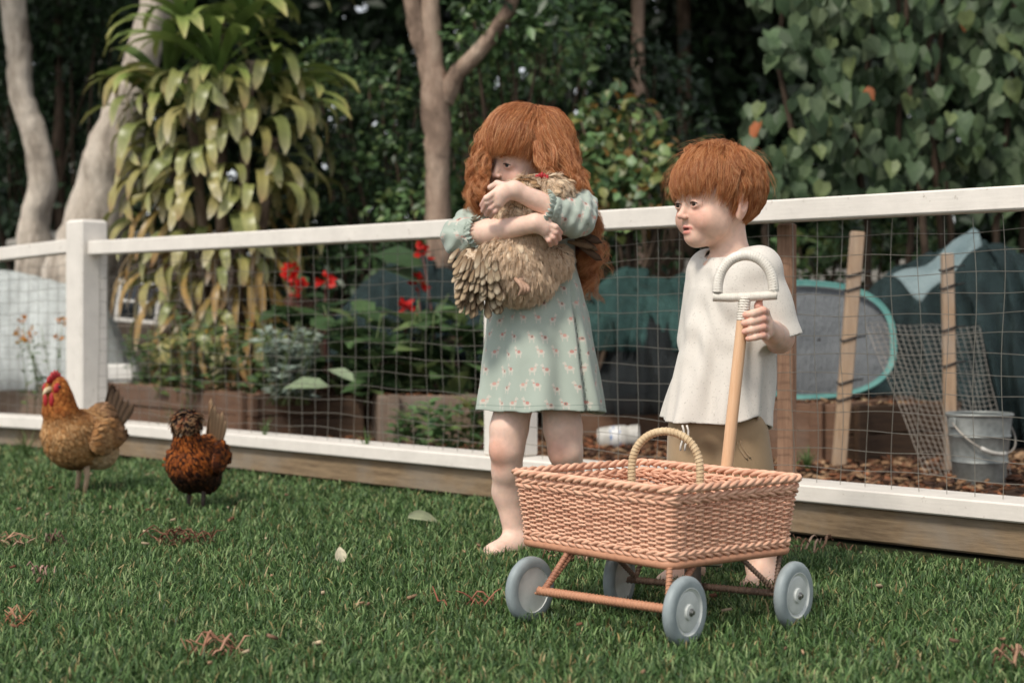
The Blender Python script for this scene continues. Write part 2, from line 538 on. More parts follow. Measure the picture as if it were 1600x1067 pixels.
# welded wire: slightly buckled
def wires(t0, t1, off, z0, z1, dv, dh, seed, r=.00105, base=fp, sag=1.0):
    g = np.random.default_rng(seed)
    mb = MB()
    ph = g.uniform(0, 6.28, 8)
    def q(t_, z):
        o_ = .006 * math.sin(t_ * 3 + ph[0]) + .004 * math.sin(t_ * 7.3 + z * 9 + ph[1])
        zz = z + sag * (.005 * math.sin(t_ * 5 + z * 6 + ph[2]) + .003 * math.sin(t_ * 17 + ph[3] + z * 30))
        tt = t_ + .004 * math.sin(z * 14 + t_ * 11 + ph[4])
        return base(tt, off + o_, zz) - (FO if base is fp else 0)
    nz = int((z1 - z0) / dh)
    for i in range(nz + 1):
        z = z0 + i * dh
        n_ = max(6, int(abs(t1 - t0) / .035))
        mb.tube([q(t0 + (t1 - t0) * k / n_, z) for k in range(n_ + 1)], r, 3, caps=False)
    nt = int(abs(t1 - t0) / dv)
    for i in range(nt + 1):
        t_ = t0 + (t1 - t0) * i / max(1, nt)
        n_ = 14
        mb.tube([q(t_, z0 + (z1 - z0) * k / n_) for k in range(n_ + 1)], r, 3, caps=False, up=(1, 0, 0))
    return mb
o = wires(T0, T_WHITE, .02, .13, .82, .075, .05, 3).build('wire_mesh', MAT_WIRE, fence, smooth=True)
o = wires(T_WHITE, TL, .02, .13, .82, .075, .05, 4).build('wire_mesh', MAT_WIRE, fence, smooth=True)

# the return fence beyond the corner post
C0 = fp(T_CORNER); E0 = px(-260, 0, 8.25); E0[2] = 0
d2 = np.array(E0) - C0; d2[2] = 0; L2 = np.linalg.norm(d2); d2 /= L2
def fp2(t_, off=0, z=0):
    nrm = np.array((-d2[1], d2[0], 0)); nrm = nrm if nrm[1] > 0 else -nrm
    return C0 + d2 * t_ + nrm * off + np.array((0, 0, z))
f2 = empty('wire_fence', C0, 0, 'short white railed fence running off from the corner post past the hens', 'fence')
def beam2(name, z0, z1, w, h, m_, off=0):
    a, b = fp2(.075, off, z0), fp2(L2, off, z1)
    mb = MB(); mb.beam(a - C0, b - C0, w, h, bevel=.004)
    return mb.build(name, m_, f2)
beam2('top_rail', .862, .775, .06, .056, MAT_WHITE)
beam2('bottom_rail', .120, .100, .13, .05, MAT_WHITE)
beam2('plank', .0545, .04, .045, .085, MAT_PLANK)
wires(.08, L2, .02, .13, .80, .075, .05, 5, base=lambda a, b, c: fp2(a, b, c) - C0).build('wire_mesh', MAT_WIRE, f2, smooth=True)
# ------------------------------------------------------------------ trees and shrubs
def bark(name, c1, c2, c3, scale=5, bump=.7):
    t = NT(name)
    v = t.coord()
    n = t.noise(t.mapping(v, (1, 1, .35)), scale, 6, .65, .4)
    n2 = t.noise(t.mapping(v, (1, 1, .5)), scale * 6, 5, .7)
    c = t.ramp(n, [(.36, c1), (.50, c2), (.66, c3)])
    c = t.mix(.45, c, t.mix(1.0, c, t.ramp(n2, [(.3, (.5, .5, .5)), (.7, (1.3, 1.3, 1.3))]), 'MULTIPLY'))
    t.set(color=c, rough=.85, spec=.2)
    t.bump(t.math('ADD', n, t.math('MULTIPLY', n2, .6)), bump, .03)
    return t.m
MAT_BARK_PALE = bark('pale_bark', C('#6f6459'), C('#b5a99b'), C('#d2c7b9'))
MAT_BARK_BROWN = bark('brown_bark', C('#4d3f37'), C('#937d6d'), C('#b6a18f'))
MAT_BARK_DARK = bark('dark_bark', C('#33291f'), C('#4c3f34'), C('#655548'))
MAT_LEAF = leaf_mat('leaf', .28, .42, .45)
MAT_LEAF_WAXY = leaf_mat('waxy_leaf', .22, .5, .28)
SMALL, OVAL, HEART = leaf_template('small'), leaf_template('oval'), leaf_template('heart')

def bumpy_tube(mb, P, r, n=14, seed=0, amp=.09):
    g = np.random.default_rng(seed)
    P = np.array(P, float); k = len(P)
    # resample smoothly
    tt = np.linspace(0, k - 1, k * 5)
    def cr(A):
        A = np.asarray(A, float); out = []
        for t_ in tt:
            i = min(int(t_), k - 2); f = t_ - i
            p0, p1, p2, p3 = A[max(i - 1, 0)], A[i], A[i + 1], A[min(i + 2, k - 1)]
            out.append(.5 * (2 * p1 + (p2 - p0) * f + (2 * p0 - 5 * p1 + 4 * p2 - p3) * f * f + (3 * p1 - p0 - 3 * p2 + p3) * f ** 3))
        return np.array(out)
    Q = cr(P); rr = cr(np.asarray(r, float).reshape(-1, 1))[:, 0]
    Q += g.normal(0, .12, Q.shape) * rr[:, None] * .35
    n0 = len(mb.v)
    mb.tube(Q, rr, n, caps=True)
    V = np.array(mb.v[n0:]); 
    c = np.repeat(Q, n, axis=0)
    ph = g.uniform(0, 6.28, 4)
    ang = np.tile(np.arange(n) * 2 * np.pi / n, len(Q)); hh = np.repeat(np.arange(len(Q)), n)
    sc = 1 + amp * (np.sin(ang * 3 + ph[0] + hh * .25) * .6 + np.sin(ang * 5 + ph[1] - hh * .4) * .4 + g.normal(0, .35, len(V)))
    mb.v[n0:] = [tuple(p) for p in c + (V - c) * sc[:, None]]
    return Q

def blob_leaves(blobs, dens, size, cols, tmpl=SMALL, droop=.25, shell=.5, up=.7, width=1.0, var=.3, seed=1, jitter=1.0):
    """leaves through the volume of ellipsoids (cx, cy, cz, rx, ry, rz)."""
    g = np.random.default_rng(seed)
    Ps, Ds, Us = [], [], []
    for (cx, cy, cz, rx, ry, rz) in blobs:
        n = max(8, int(dens * (rx * ry + ry * rz + rx * rz) * 4.2))
        q = unit(g.normal(size=(n, 3)))
        rad = g.uniform(shell ** 3, 1, n) ** (1 / 3) * (1 + .16 * np.sin(q[:, 0] * 7 + cx * 5) * np.sin(q[:, 2] * 6 + cz * 9) + .10 * g.normal(size=n))
        p = q * rad[:, None] * np.array((rx, ry, rz)) + np.array((cx, cy, cz))
        Ps.append(p)
        Ds.append(unit(q * .8 + g.normal(size=(n, 3)) * .8 * jitter) + np.array((0, 0, -droop)))
        Us.append(q * .5 + np.array((0, -.25, up)) + g.normal(size=(n, 3)) * .45 * jitter)
    P, D, U = map(np.concatenate, (Ps, Ds, Us))
    k = P[:, 2] > .02
    P, D, U = P[k], D[k], U[k]
    n = len(P)
    S = g.uniform(size[0], size[1], n)
    return leaf_cloud_data(tmpl, P, D, U, S, pick_cols(n, cols, var, g), width)

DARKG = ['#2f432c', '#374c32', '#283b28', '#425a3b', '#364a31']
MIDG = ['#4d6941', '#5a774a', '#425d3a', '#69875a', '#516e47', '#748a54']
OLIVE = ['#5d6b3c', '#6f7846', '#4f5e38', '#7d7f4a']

def tree(name, label, stems, blobs, dens, size, cols, bark_m, group=None, seed=0, tmpl=SMALL, **kw):
    """stems: lists of (px, py, depth, radius); the first one's foot stands on the ground."""
    base = px(*stems[0][0][:3]); base = Vector((base.x, base.y, 0))
    root = empty(name, base, 0, label, 'tree', group)
    for i, st in enumerate(stems):
        mb = MB()
        P = [px(a, b, d) - base for a, b, d, r in st]
        if i == 0: P.insert(0, Vector((P[0].x, P[0].y, -.03))); rr = [st[0][3] * 1.25] + [s[3] for s in st]
        else: rr = [s[3] for s in st]
        bumpy_tube(mb, P, rr, 14, seed + i)
        mb.build('trunk' if i == 0 else 'limb', bark_m, root, smooth=True)
    if blobs:
        bl = [(b[0] - base.x, b[1] - base.y) + tuple(b[2:]) for b in blobs]
        V, Fs, cc = blob_leaves(bl, dens, size, cols, tmpl, seed=seed, **kw)
        np_mesh('crown', V, Fs, MAT_LEAF, root, cc)
    return root

TG = 'trees of the wood behind the garden'
# crooked pale tree and the leaning one beside the dracaena
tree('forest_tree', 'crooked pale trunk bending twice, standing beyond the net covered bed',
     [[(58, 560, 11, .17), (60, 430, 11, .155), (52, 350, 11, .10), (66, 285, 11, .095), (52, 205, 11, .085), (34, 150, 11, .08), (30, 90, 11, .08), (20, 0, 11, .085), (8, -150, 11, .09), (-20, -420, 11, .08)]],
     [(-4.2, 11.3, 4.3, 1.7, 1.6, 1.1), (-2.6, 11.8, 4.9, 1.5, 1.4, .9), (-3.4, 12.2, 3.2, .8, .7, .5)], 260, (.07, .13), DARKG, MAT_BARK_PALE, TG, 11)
tree('forest_tree', 'thick pale grey trunk leaning behind the dracaena',
     [[(120, 560, 10, .26), (134, 430, 10, .23), (152, 330, 10, .185), (176, 240, 10, .165), (200, 160, 10, .115), (224, 90, 10, .105), (246, 0, 10, .10), (275, -150, 10, .10), (300, -420, 10, .09)]],
     [(-1.9, 10.6, 4.4, 1.6, 1.4, 1.0), (-.6, 11.3, 4.9, 1.4, 1.3, .9)], 260, (.07, .13), DARKG, MAT_BARK_PALE, TG, 12)
tree('forest_tree', 'brown forked trunk among the shrubs behind the girl',
     [[(690, 560, 8.6, .085), (688, 430, 8.6, .075), (684, 300, 8.6, .062), (683, 240, 8.6, .066), (680, 170, 8.6, .075), (674, 90, 8.6, .066), (668, 0, 8.6, .062), (660, -150, 8.7, .06), (640, -420, 8.8, .05)],
      [(672, 95, 8.6, .05), (655, 60, 8.58, .047), (644, 0, 8.55, .042), (630, -120, 8.5, .04), (600, -360, 8.4, .03)],
      [(694, 160, 8.6, .05), (712, 118, 8.55, .044), (738, 92, 8.5, .042), (765, 60, 8.45, .038), (800, 0, 8.4, .034), (830, -120, 8.3, .03)]],
     [(-.3, 8.9, 3.9, 1.3, 1.1, .8), (.7, 9.4, 4.4, 1.3, 1.2, .8), (.05, 8.55, 2.15, .38, .25, .2)], 300, (.05, .10), DARKG + MIDG[:3], MAT_BARK_BROWN, TG, 13)
tree('forest_tree', 'slim straight brown trunk deep in the wood above the gap between the children',
     [[(1000, 470, 14, .075), (1000, 300, 14, .06), (998, 150, 14, .055), (997, 0, 14, .052), (995, -380, 14, .05)]],
     [(1.1, 14.4, 4.7, 1.9, 1.6, 1.3)], 200, (.09, .16), DARKG, MAT_BARK_BROWN, TG, 14)
tree('forest_tree', 'dim narrow trunk deep in the wood above the boy',
     [[(1074, 470, 15, .08), (1072, 250, 15, .065), (1068, 0, 15, .06), (1062, -380, 15, .05)]],
     [(2.8, 15.2, 4.6, 1.8, 1.5, 1.3)], 200, (.09, .16), DARKG, MAT_BARK_DARK, TG, 15)
tree('forest_tree', 'thin dark stem between the crooked trunk and the leaning trunk',
     [[(94, 520, 12.5, .05), (92, 380, 12.5, .04), (94, 260, 12.5, .036), (92, 120, 12.5, .03), (86, -60, 12.5, .03), (70, -380, 12.5, .03)]],
     [(-3.6, 12.9, 2.5, .55, .5, .4), (-3.0, 13, 4.3, 1.4, 1.2, 1.0)], 240, (.07, .12), DARKG, MAT_BARK_DARK, TG, 16)

# the wood as one dim mass further back
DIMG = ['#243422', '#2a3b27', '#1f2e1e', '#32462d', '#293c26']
def wall_leaves(n, x0, x1, y0, y1, z0, z1, size, cols, seed, tmpl=SMALL):
    g = np.random.default_rng(seed)
    X = g.uniform(x0, x1, n); Y = g.uniform(y0, y1, n); Z = z0 + (z1 - z0) * g.uniform(0, 1, n)
    dens = .5 + .5 * np.sin(X * 1.9 + 2 * np.sin(Z * 1.7)) * np.sin(Z * 2.6 + X)
    k = g.random(n) < .35 + .65 * dens
    P = np.stack([X, Y, Z], 1)[k]; n = len(P)
    D = unit(g.normal(size=(n, 3))) + np.array((0, -.2, -.3))
    U = g.normal(size=(n, 3)) * .6 + np.array((0, -.5, .6))
    return leaf_cloud_data(tmpl, P, D, U, g.uniform(*size, n), pick_cols(n, cols, .35, g))
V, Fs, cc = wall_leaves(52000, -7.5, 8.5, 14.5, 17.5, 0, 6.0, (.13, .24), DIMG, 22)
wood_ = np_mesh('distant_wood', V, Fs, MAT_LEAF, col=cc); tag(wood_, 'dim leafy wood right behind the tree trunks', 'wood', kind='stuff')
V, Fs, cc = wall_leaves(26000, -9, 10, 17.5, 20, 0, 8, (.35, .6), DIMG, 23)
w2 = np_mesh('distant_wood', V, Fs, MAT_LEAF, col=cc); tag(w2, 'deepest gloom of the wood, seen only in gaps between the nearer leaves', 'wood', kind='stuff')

# shrubs behind the garden
def shrub(label, blobs_px, dens, size, cols, seed, tmpl=SMALL, group='leafy shrubs behind the garden', name='shrub', stems=5, mat_=None, **kw):
    """blobs in photo pixels: (x, y, depth, rx, ry) with radii in pixels."""
    bl = []
    for (x, y, d, rx, ry) in blobs_px:
        c = px(x, y, d); k = d / F
        bl.append((c.x, c.y, c.z, rx * k, (rx + ry) * .4 * k, ry * k))
    bx = float(np.mean([b[0] for b in bl])); by = float(np.mean([b[1] for b in bl]))
    root = empty(name, (bx, by, 0), 0, label, 'shrub', group)
    bl = [(b[0] - bx, b[1] - by) + b[2:] for b in bl]
    V, Fs, cc = blob_leaves(bl, dens, size, cols, tmpl, seed=seed, **kw)
    np_mesh('foliage', V, Fs, mat_ or MAT_LEAF, root, cc)
    g = np.random.default_rng(seed)
    mb = MB()
    for b in bl:
        for _ in range(stems):
            e = np.array(b[:3]) + g.normal(size=3) * np.array(b[3:6]) * .4
            a = np.array((g.normal() * .12, g.normal() * .12, -.02))
            mid = (a + e) / 2 + g.normal(size=3) * .06
            mb.tube([a, mid, e], [.016, .012, .006], 5)
    mb.build('stem', MAT_BARK_DARK, root, smooth=True)
    return root
shrub('dense glossy green shrub between the dracaena and the forked trunk', [(560, 190, 9.4, 80, 75), (600, 260, 9.2, 75, 60), (550, 320, 9.3, 75, 60), (620, 130, 9.8, 60, 50), (520, 120, 10.2, 60, 70)],
      760, (.035, .075), MIDG + DARKG, 31)
shrub('leafy shrub round the foot of the forked trunk beside the girl', [(720, 250, 8.9, 55, 70), (650, 330, 8.8, 60, 45), (740, 170, 9.3, 60, 60), (720, 330, 8.9, 60, 50)],
      760, (.035, .07), MIDG + OLIVE[:1], 32)
shrub('overhanging leafy bush with light green leaves above the girl', [(780, 45, 8.6, 85, 55), (730, 110, 8.9, 45, 45), (850, 100, 9.6, 80, 60), (900, 40, 10.2, 80, 60)],
      620, (.04, .085), MIDG, 33)
shrub('olive tinged bush with yellowing leaves between the two children', [(985, 250, 8.2, 80, 60), (950, 190, 8.6, 65, 45), (1030, 300, 8.0, 60, 55), (960, 320, 8.0, 60, 50), (900, 280, 8.3, 60, 60)],
      680, (.04, .085), MIDG + OLIVE + ['#8a6a3c'], 34, tmpl=OVAL, width=1.6)
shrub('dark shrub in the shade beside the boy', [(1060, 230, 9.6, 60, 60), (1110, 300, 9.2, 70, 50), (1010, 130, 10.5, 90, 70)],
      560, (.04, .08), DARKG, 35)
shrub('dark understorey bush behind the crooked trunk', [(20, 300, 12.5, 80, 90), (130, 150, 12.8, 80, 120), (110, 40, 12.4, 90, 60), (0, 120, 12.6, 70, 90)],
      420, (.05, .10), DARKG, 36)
shrub('low green bush beneath the big leaved climber', [(1260, 400, 8.8, 70, 40), (1330, 370, 8.6, 60, 45), (1420, 390, 8.8, 70, 40)],
      560, (.05, .09), MIDG + OLIVE[:2], 37)
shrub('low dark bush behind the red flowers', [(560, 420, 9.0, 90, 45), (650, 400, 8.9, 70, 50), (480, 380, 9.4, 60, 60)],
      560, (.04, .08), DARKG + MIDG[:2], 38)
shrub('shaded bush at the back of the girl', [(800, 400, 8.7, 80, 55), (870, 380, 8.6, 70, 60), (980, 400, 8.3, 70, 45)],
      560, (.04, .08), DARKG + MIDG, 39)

# ------------------------------------------------------------------ big leaved climber
croot = px(1440, 300, 7.9); croot = Vector((croot.x, croot.y + .25, 0))
climber = empty('climbing_vine', croot, 0, 'big climber of grey green heart shaped leaves hanging over the rail', 'climber')
g = np.random.default_rng(41)
mb = MB()
for k in range(9):
    x = g.uniform(1200, 1680); P = [px(x + g.normal() * 20, y, 8.05 + g.normal() * .1) - croot for y in (520, 360, 220, 90, -60, -200)]
    P[0].z = -.02
    mb.tube(P, [.02, .018, .016, .014, .012, .008], 6)
mb.build('stem', MAT_BARK_DARK, climber, smooth=True)
def heart_mesh(seed, shade):
    V, Fs = HEART
    g2 = np.random.default_rng(seed)
    V = V * np.array((1, g2.uniform(.95, 1.2), g2.uniform(.6, 1.6)))
    me = bpy.data.meshes.new('leaf'); me.from_pydata([tuple(p) for p in V], [], [tuple(map(int, f)) for f in Fs])
    at = me.attributes.new('Col', 'FLOAT_COLOR', 'POINT')
    c = np.ones((len(V), 4), np.float32); c[:, :3] = np.array(C(shade)[:3]) * g2.uniform(.88, 1.12, (len(V), 1))
    at.data.foreach_set('color', c.ravel()); me.materials.append(MAT_LEAF_WAXY)
    return me
HE = [heart_mesh(i, c) for i, c in enumerate(['#4b5e42', '#57684a', '#43553a', '#617052', '#506241', '#3d4f36', '#6b784f', '#5b6c4e'])]
HE_DEAD = heart_mesh(20, '#a2603c')
def leaf_frame(D, U):
    D = D / np.linalg.norm(D); B = np.cross(U, D); B /= np.linalg.norm(B); N_ = np.cross(D, B)
    return Matrix(np.stack([D, B, N_], 1)).to_4x4()
def climber_pos(n, g):
    out = []
    while len(out) < n:
        x = g.uniform(1172, 1760); y = g.uniform(-220, 312)
        edge = 1186 + 26 * math.sin(y * .021) + 18 * math.sin(y * .06 + 1) + (58 if 95 < y < 160 else 0)
        hole = math.sin(x * .021 + 1.2) * math.sin(y * .034 + x * .006) > .78
        if x < edge or hole: continue
        d = 7.75 + .35 * g.random() + .15 * math.sin(x * .03) * math.sin(y * .03)
        out.append((x, y, d))
    return out
front = climber_pos(300, g)
for i, (x, y, d) in enumerate(front):
    d -= .12
    o = bpy.data.objects.new('leaf', HE[int(g.integers(0, len(HE)))] if i % 60 else HE_DEAD)
    D = np.array((g.normal() * .45, -.35 + g.normal() * .3, -1.0)); U = np.array((g.normal() * .55, -.9 + g.normal() * .3, .55))
    s = g.uniform(.065, .118)
    o.matrix_local = Matrix.Translation(px(x, y, d) - croot) @ leaf_frame(D, U) @ Matrix.Scale(s, 4)
    link(o, climber)
P = np.array([px(*q) - croot for q in climber_pos(1500, g)]); n = len(P)
P[:, 1] += g.uniform(0, .35, n)
D = np.stack([g.normal(0, .5, n), -.3 + g.normal(0, .4, n), -np.ones(n)], 1); U = np.stack([g.normal(0, .6, n), -.9 + g.normal(0, .4, n), .5 + g.normal(0, .3, n)], 1)
V, Fs, cc = leaf_cloud_data(HEART, P, D, U, g.uniform(.07, .13, n), pick_cols(n, ['#4d6146', '#566a4e', '#44583d', '#64745a'], .25, g))
tag(np_mesh('inner_leaves', V, Fs, MAT_LEAF_WAXY, climber, cc), kind='stuff')

# ------------------------------------------------------------------ dracaena of drooping strap leaves
def strap_mesh(seed, L, W, rise, curl, tip, cols):
    """base at origin, first runs out along +x while rising, then arches down."""
    g2 = np.random.default_rng(seed)
    n = 9
    ang = rise; p = np.array((0.0, 0.0)); pts = []
    for i in range(n):
        s = i / (n - 1)
        pts.append((p.copy(), ang))
        ang -= curl * (0.25 + 1.2 * s) / (n - 1) * 1.3
        ang = max(ang, -1.5)
        p = p + np.array((math.cos(ang), math.sin(ang))) * L / (n - 1)
    V, Cc = [], []
    c0, c1, c2 = [np.array(C(h)[:3]) for h in cols]
    for i, (q, a) in enumerate(pts):
        s = i / (n - 1)
        w = W * (.34 + 2.3 * s ** 1.1 * (1 - s) ** .75) * (1 if s < .93 else .22)
        nx, nz = -math.sin(a), math.cos(a)
        tw = .12 * math.sin(s * 5 + seed)
        for sg, dz in ((-1, .22), (0, 0), (1, .22)):
            V.append((q[0] + nx * w * dz * .5, sg * w * .5 + tw * W * .3, q[1] + nz * w * dz * .5 + sg * tw * w))
            cmid = c0 * (1 - s) + c1 * s if s < .82 else c1 * (1 - (s - .82) / .18) + c2 * ((s - .82) / .18)
            Cc.append(tuple(cmid * (1.0 if sg else .85)) + (1,))
    Fs = []
    for i in range(n - 1):
        for j in (0, 1):
            a = i * 3 + j; Fs.append((a, a + 1, a + 4, a + 3))
    me = bpy.data.meshes.new('leaf'); me.from_pydata(V, [], Fs)
    at = me.attributes.new('Col', 'FLOAT_COLOR', 'POINT'); at.data.foreach_set('color', np.array(Cc, np.float32).ravel())
    me.materials.append(MAT_STRAP); me.polygons.foreach_set('use_smooth', [True] * len(Fs))
    return me
MAT_STRAP = leaf_mat('strap_leaf', .22, .38, .5)
fresh = [strap_mesh(i, 1, .120, r_, c_, 0, cl) for i, (r_, c_, cl) in enumerate([
    (1.0, 1.6, ('#58753c', '#819650', '#a9ad66')), (.8, 1.9, ('#647e42', '#8fa057', '#bcb674')), (1.15, 1.3, ('#48602f', '#64793f', '#8d9455')), (.6, 1.5, ('#5d7440', '#8f9a58', '#b8ae72'))])]
droop = [strap_mesh(10 + i, 1, .185, r_, c_, 0, cl) for i, (r_, c_, cl) in enumerate([
    (.75, 2.9, ('#6b7a45', '#a8a86a', '#cdc79c')), (.5, 2.7, ('#7d834e', '#b4b274', '#cbb98a')), (.1, 2.0, ('#8a8a54', '#b0a468', '#b0906a')), (.6, 3.0, ('#5d7044', '#9ca062', '#d4cca6')), (.3, 2.3, ('#7f7f4c', '#bcb078', '#e0d8c2'))])]
old = [strap_mesh(20 + i, 1, .10, r_, c_, 0, cl) for i, (r_, c_, cl) in enumerate([
    (-.5, 1.5, ('#8f7f4a', '#b08d55', '#8f6a4c')), (-.3, 1.9, ('#a08a52', '#b9925a', '#d8cbb8')), (-.6, 1.3, ('#7d6f45', '#9c7a50', '#cfc3b4'))])]
db = px(352, 560, 9.0); db = Vector((db.x, db.y, 0))
drac = empty('dracaena', db, 0, 'tall dracaena with drooping yellow green strap leaves behind the wire fence', 'dracaena')
g = np.random.default_rng(51)
heads = [(292, 62, 8.9, 1.0), (392, 40, 8.85, 1.0), (345, -40, 9.1, 1.0), (262, 165, 8.95, .9), (432, 160, 8.95, .9), (340, 120, 8.75, .95)]
mb = MB()
for (x, y, d, s) in heads:
    e = px(x, y + 55, d) - db
    mb.tube([Vector((e.x * .3, e.y * .3, -.02)), Vector((e.x * .55, e.y * .4, e.z * .5)), e], [.035, .03, .025], 8)
mb.build('cane', MAT_BARK_BROWN, drac, smooth=True)
def put_leaf(me, P, az, s, roll=0.0, parent=drac):
    o = bpy.data.objects.new('leaf', me)
    o.matrix_local = Matrix.Translation(P) @ Matrix.Rotation(az, 4, 'Z') @ Matrix.Rotation(roll, 4, 'X') @ Matrix.Scale(s, 4)
    link(o, parent)
nl = 0
for (x, y, d, s) in heads:
    c = px(x, y, d) - db
    for k in range(20):
        az = k * 2.39996 + g.normal() * .15
        u_ = k / 20
        put_leaf(fresh[int(g.integers(0, 4))], c + Vector((0, 0, .10 - .22 * u_)), az, s * g.uniform(.46, .68), g.normal() * .2); nl += 1
# the skirt of older leaves that hangs down all round
drac_inner = []
for k in range(400):
    z = px(0, 110 + 430 * (k / 400) ** .95, 9)[2] + g.normal() * .04
    az = g.uniform(-2.9, -.25) if k % 5 else g.uniform(0, 3.1)
    rel = (k / 400)
    wd = .44 if rel < .6 else .44 - .10 * (rel - .6) / .4
    rad = wd * g.uniform(.45, .95)
    P_ = Vector((math.cos(az) * rad * 1.05 - .02, math.sin(az) * rad * .7, z))
    me = droop[int(g.integers(0, 5))] if g.random() > max(0, rel - .35) * 1.1 else old[int(g.integers(0, 3))]
    if k % 2 == 0 and az < 0: put_leaf(me, P_, az + g.normal() * .3, g.uniform(.28, .42), g.normal() * .3)
    else: drac_inner.append((me, Matrix.Translation(P_) @ Matrix.Rotation(az + g.normal() * .3, 4, 'Z') @ Matrix.Rotation(g.normal() * .25, 4, 'X') @ Matrix.Scale(g.uniform(.26, .38), 4)))
Vd, Fd, Cd, o_ = [], [], [], 0
for me, M_ in drac_inner:
    n_ = len(me.vertices); co = np.zeros(n_ * 3, np.float32); me.vertices.foreach_get('co', co); cl = np.zeros(n_ * 4, np.float32); me.attributes['Col'].data.foreach_get('color', cl)
    Mn = np.array(M_); Vd.append(co.reshape(-1, 3) @ Mn[:3, :3].T + Mn[:3, 3]); Cd.append(cl.reshape(-1, 4)[:, :3])
    Fd.append(np.array([p.vertices[:] for p in me.polygons]) + o_); o_ += n_
tag(np_mesh('inner_leaves', np.concatenate(Vd), np.concatenate(Fd), MAT_STRAP, drac, np.concatenate(Cd), True), kind='stuff')

# ------------------------------------------------------------------ raised beds
MAT_BED = [wood('bed_timber', C('#4f3a2e'), C('#7d5f4b'), axis=0, weather=C('#6f6258')),
           wood('grey_bed_timber', C('#5a4a3e'), C('#8a7665'), axis=0, weather=C('#857a6f')),
           wood('dark_bed_timber', C('#332720'), C('#54402f'), axis=0)]
def raised_bed(label, a, b, h, depth, m_, rows=2, seed=0, soil_h=None):
    """front bottom edge from ground point a to b; planks, corner posts, soil."""
    a, b = Vector(a), Vector(b); a.z = b.z = 0
    root = empty('raised_bed', (a + b) / 2, math.atan2((b - a).y, (b - a).x), label, 'raised bed', 'timber raised beds behind the fence')
    L = (b - a).length; ph = h / rows
    g = np.random.default_rng(seed)
    for r_ in range(rows):
        z = ph * (r_ + .5) + .002
        for y, l_ in ((0, L), (depth, L)):
            mb = MB(); mb.box((0, 0, 0), (l_ - .004 * r_, .034, ph - .006), None, .004)
            o = mb.build('plank', m_, root); o.location = (g.normal() * .004, y, z); o.rotation_euler = (0, g.normal() * .004, 0)
        for x in (-L / 2 + .02, L / 2 - .02):
            mb = MB(); mb.box((0, 0, 0), (depth - .04, .034, ph - .006), None, .004)
            o = mb.build('plank', m_, root); o.location = (x, depth / 2, z); o.rotation_euler = (0, 0, math.pi / 2)
    for x in (-L / 2 + .06, L / 2 - .06):
        mb = MB(); mb.box((0, 0, h / 2), (.05, .03, h + .012), None, .003)
        o = mb.build('corner_post', m_, root); o.location = (x, -.034, 0)
    mb = MB(); s = []
    nx, ny = 24, 8
    for j in range(ny):
        s.append([((i / (nx - 1) - .5) * (L - .07), .02 + j / (ny - 1) * (depth - .04), h - .03 + .03 * math.sin(i * .9 + j) * math.sin(j * 1.3) + g.normal() * .006) for i in range(nx)])
    mb.grid(s); so = mb.build('soil', MAT_SOIL, root, smooth=True)
    def samp(n):
        u_ = g.uniform(-.5, .5, n) * (L - .08); w_ = g.uniform(.03, depth - .03, n)
        return u_, w_
    ch = chips('mulch', int(900 * L * depth), samp, (.015, .05), CHIPC + ['#a08a6c'], lambda X, Y: h - .02 + 0 * X)
    ch.parent = root
    del ch['label'], ch['category']
    return root
raised_bed('low grey raised bed under the white net', gp(-160, 652), gp(122, 660), .20, .9, MAT_BED[1], 1, 1)
raised_bed('long raised bed below the dracaena', gp(165, 664), gp(398, 690), .22, 1.0, MAT_BED[0], 2, 2)
raised_bed('dark shaded raised bed below the silver leaved plant', gp(404, 686), gp(584, 688), .205, .9, MAT_BED[2], 2, 3)
raised_bed('weathered raised bed beside the leafy greens next to the girl', gp(592, 700), gp(752, 698), .225, .8, MAT_BED[1], 1, 4)
raised_bed('reddish brown raised bed seen between the two children', gp(880, 686), gp(1064, 692), .20, .9, MAT_BED[0], 1, 5)
raised_bed('pale end of a raised bed to the side of the boy', gp(1200, 722), gp(1306, 728), .235, .8, MAT_BED[0], 1, 6)
raised_bed('dark raised bed between the two timber stakes', gp(1318, 726), gp(1500, 716), .225, .8, MAT_BED[2], 2, 7)

# ------------------------------------------------------------------ stakes, wire panel, bucket, tub
MAT_STAKE = wood('stake_wood', C('#8a6f58'), C('#b39a80'), axis=2, weather=C('#9a9086'))
t = NT('black_tie'); t.set(color=C('#1c1b1a'), rough=.6); MAT_BLACK = t.m
def stake(label, x0, y0, x1, y1, wpx, ties):
    p1 = gp(x1, y1); d = p1.y; p0 = px(x0, y0, d)
    root = empty('timber_stake', p1, 0, label, 'stake', 'timber stakes in the garden')
    v = p0 - p1
    mb = MB(); mb.beam((0, 0, 0), v, wpx / F * d, .04, (0, 1, 0), .004); mb.build('stake', MAT_STAKE, root)
    for f in ties:
        mb = MB(); c = v * f; w = wpx / F * d / 2 + .003
        mb.tube([c + Vector((-w, -.024, -.008)), c + Vector((w, -.024, .008)), c + Vector((w, .024, .004)), c + Vector((-w, .024, -.004))], .004, 5, closed=True)
        mb.tube([c + Vector((w, -.024, .006)), c + Vector((w + .03, -.03, .012))], .003, 4)
        mb.build('tie', MAT_BLACK, root, smooth=True)
stake('leaning timber stake with four black ties at the front of the dark bed', 1340, 362, 1310, 734, 21, (.82, .76, .55, .37, .30))
stake('upright timber stake rising behind the metal bucket', 1480, 396, 1486, 742, 18, (.93, .85, .66, .5))
t = NT('leaning_wire'); t.set(color=C('#a49c92'), metal=.5, rough=.5); MAT_WIRE2 = t.m
wp = empty('wire_netting_sheet', gp(1500, 735), 0, 'slanting sheet of fine wire netting propped behind the bucket', 'wire netting')
mb = MB(); W0 = Vector(wp.location)
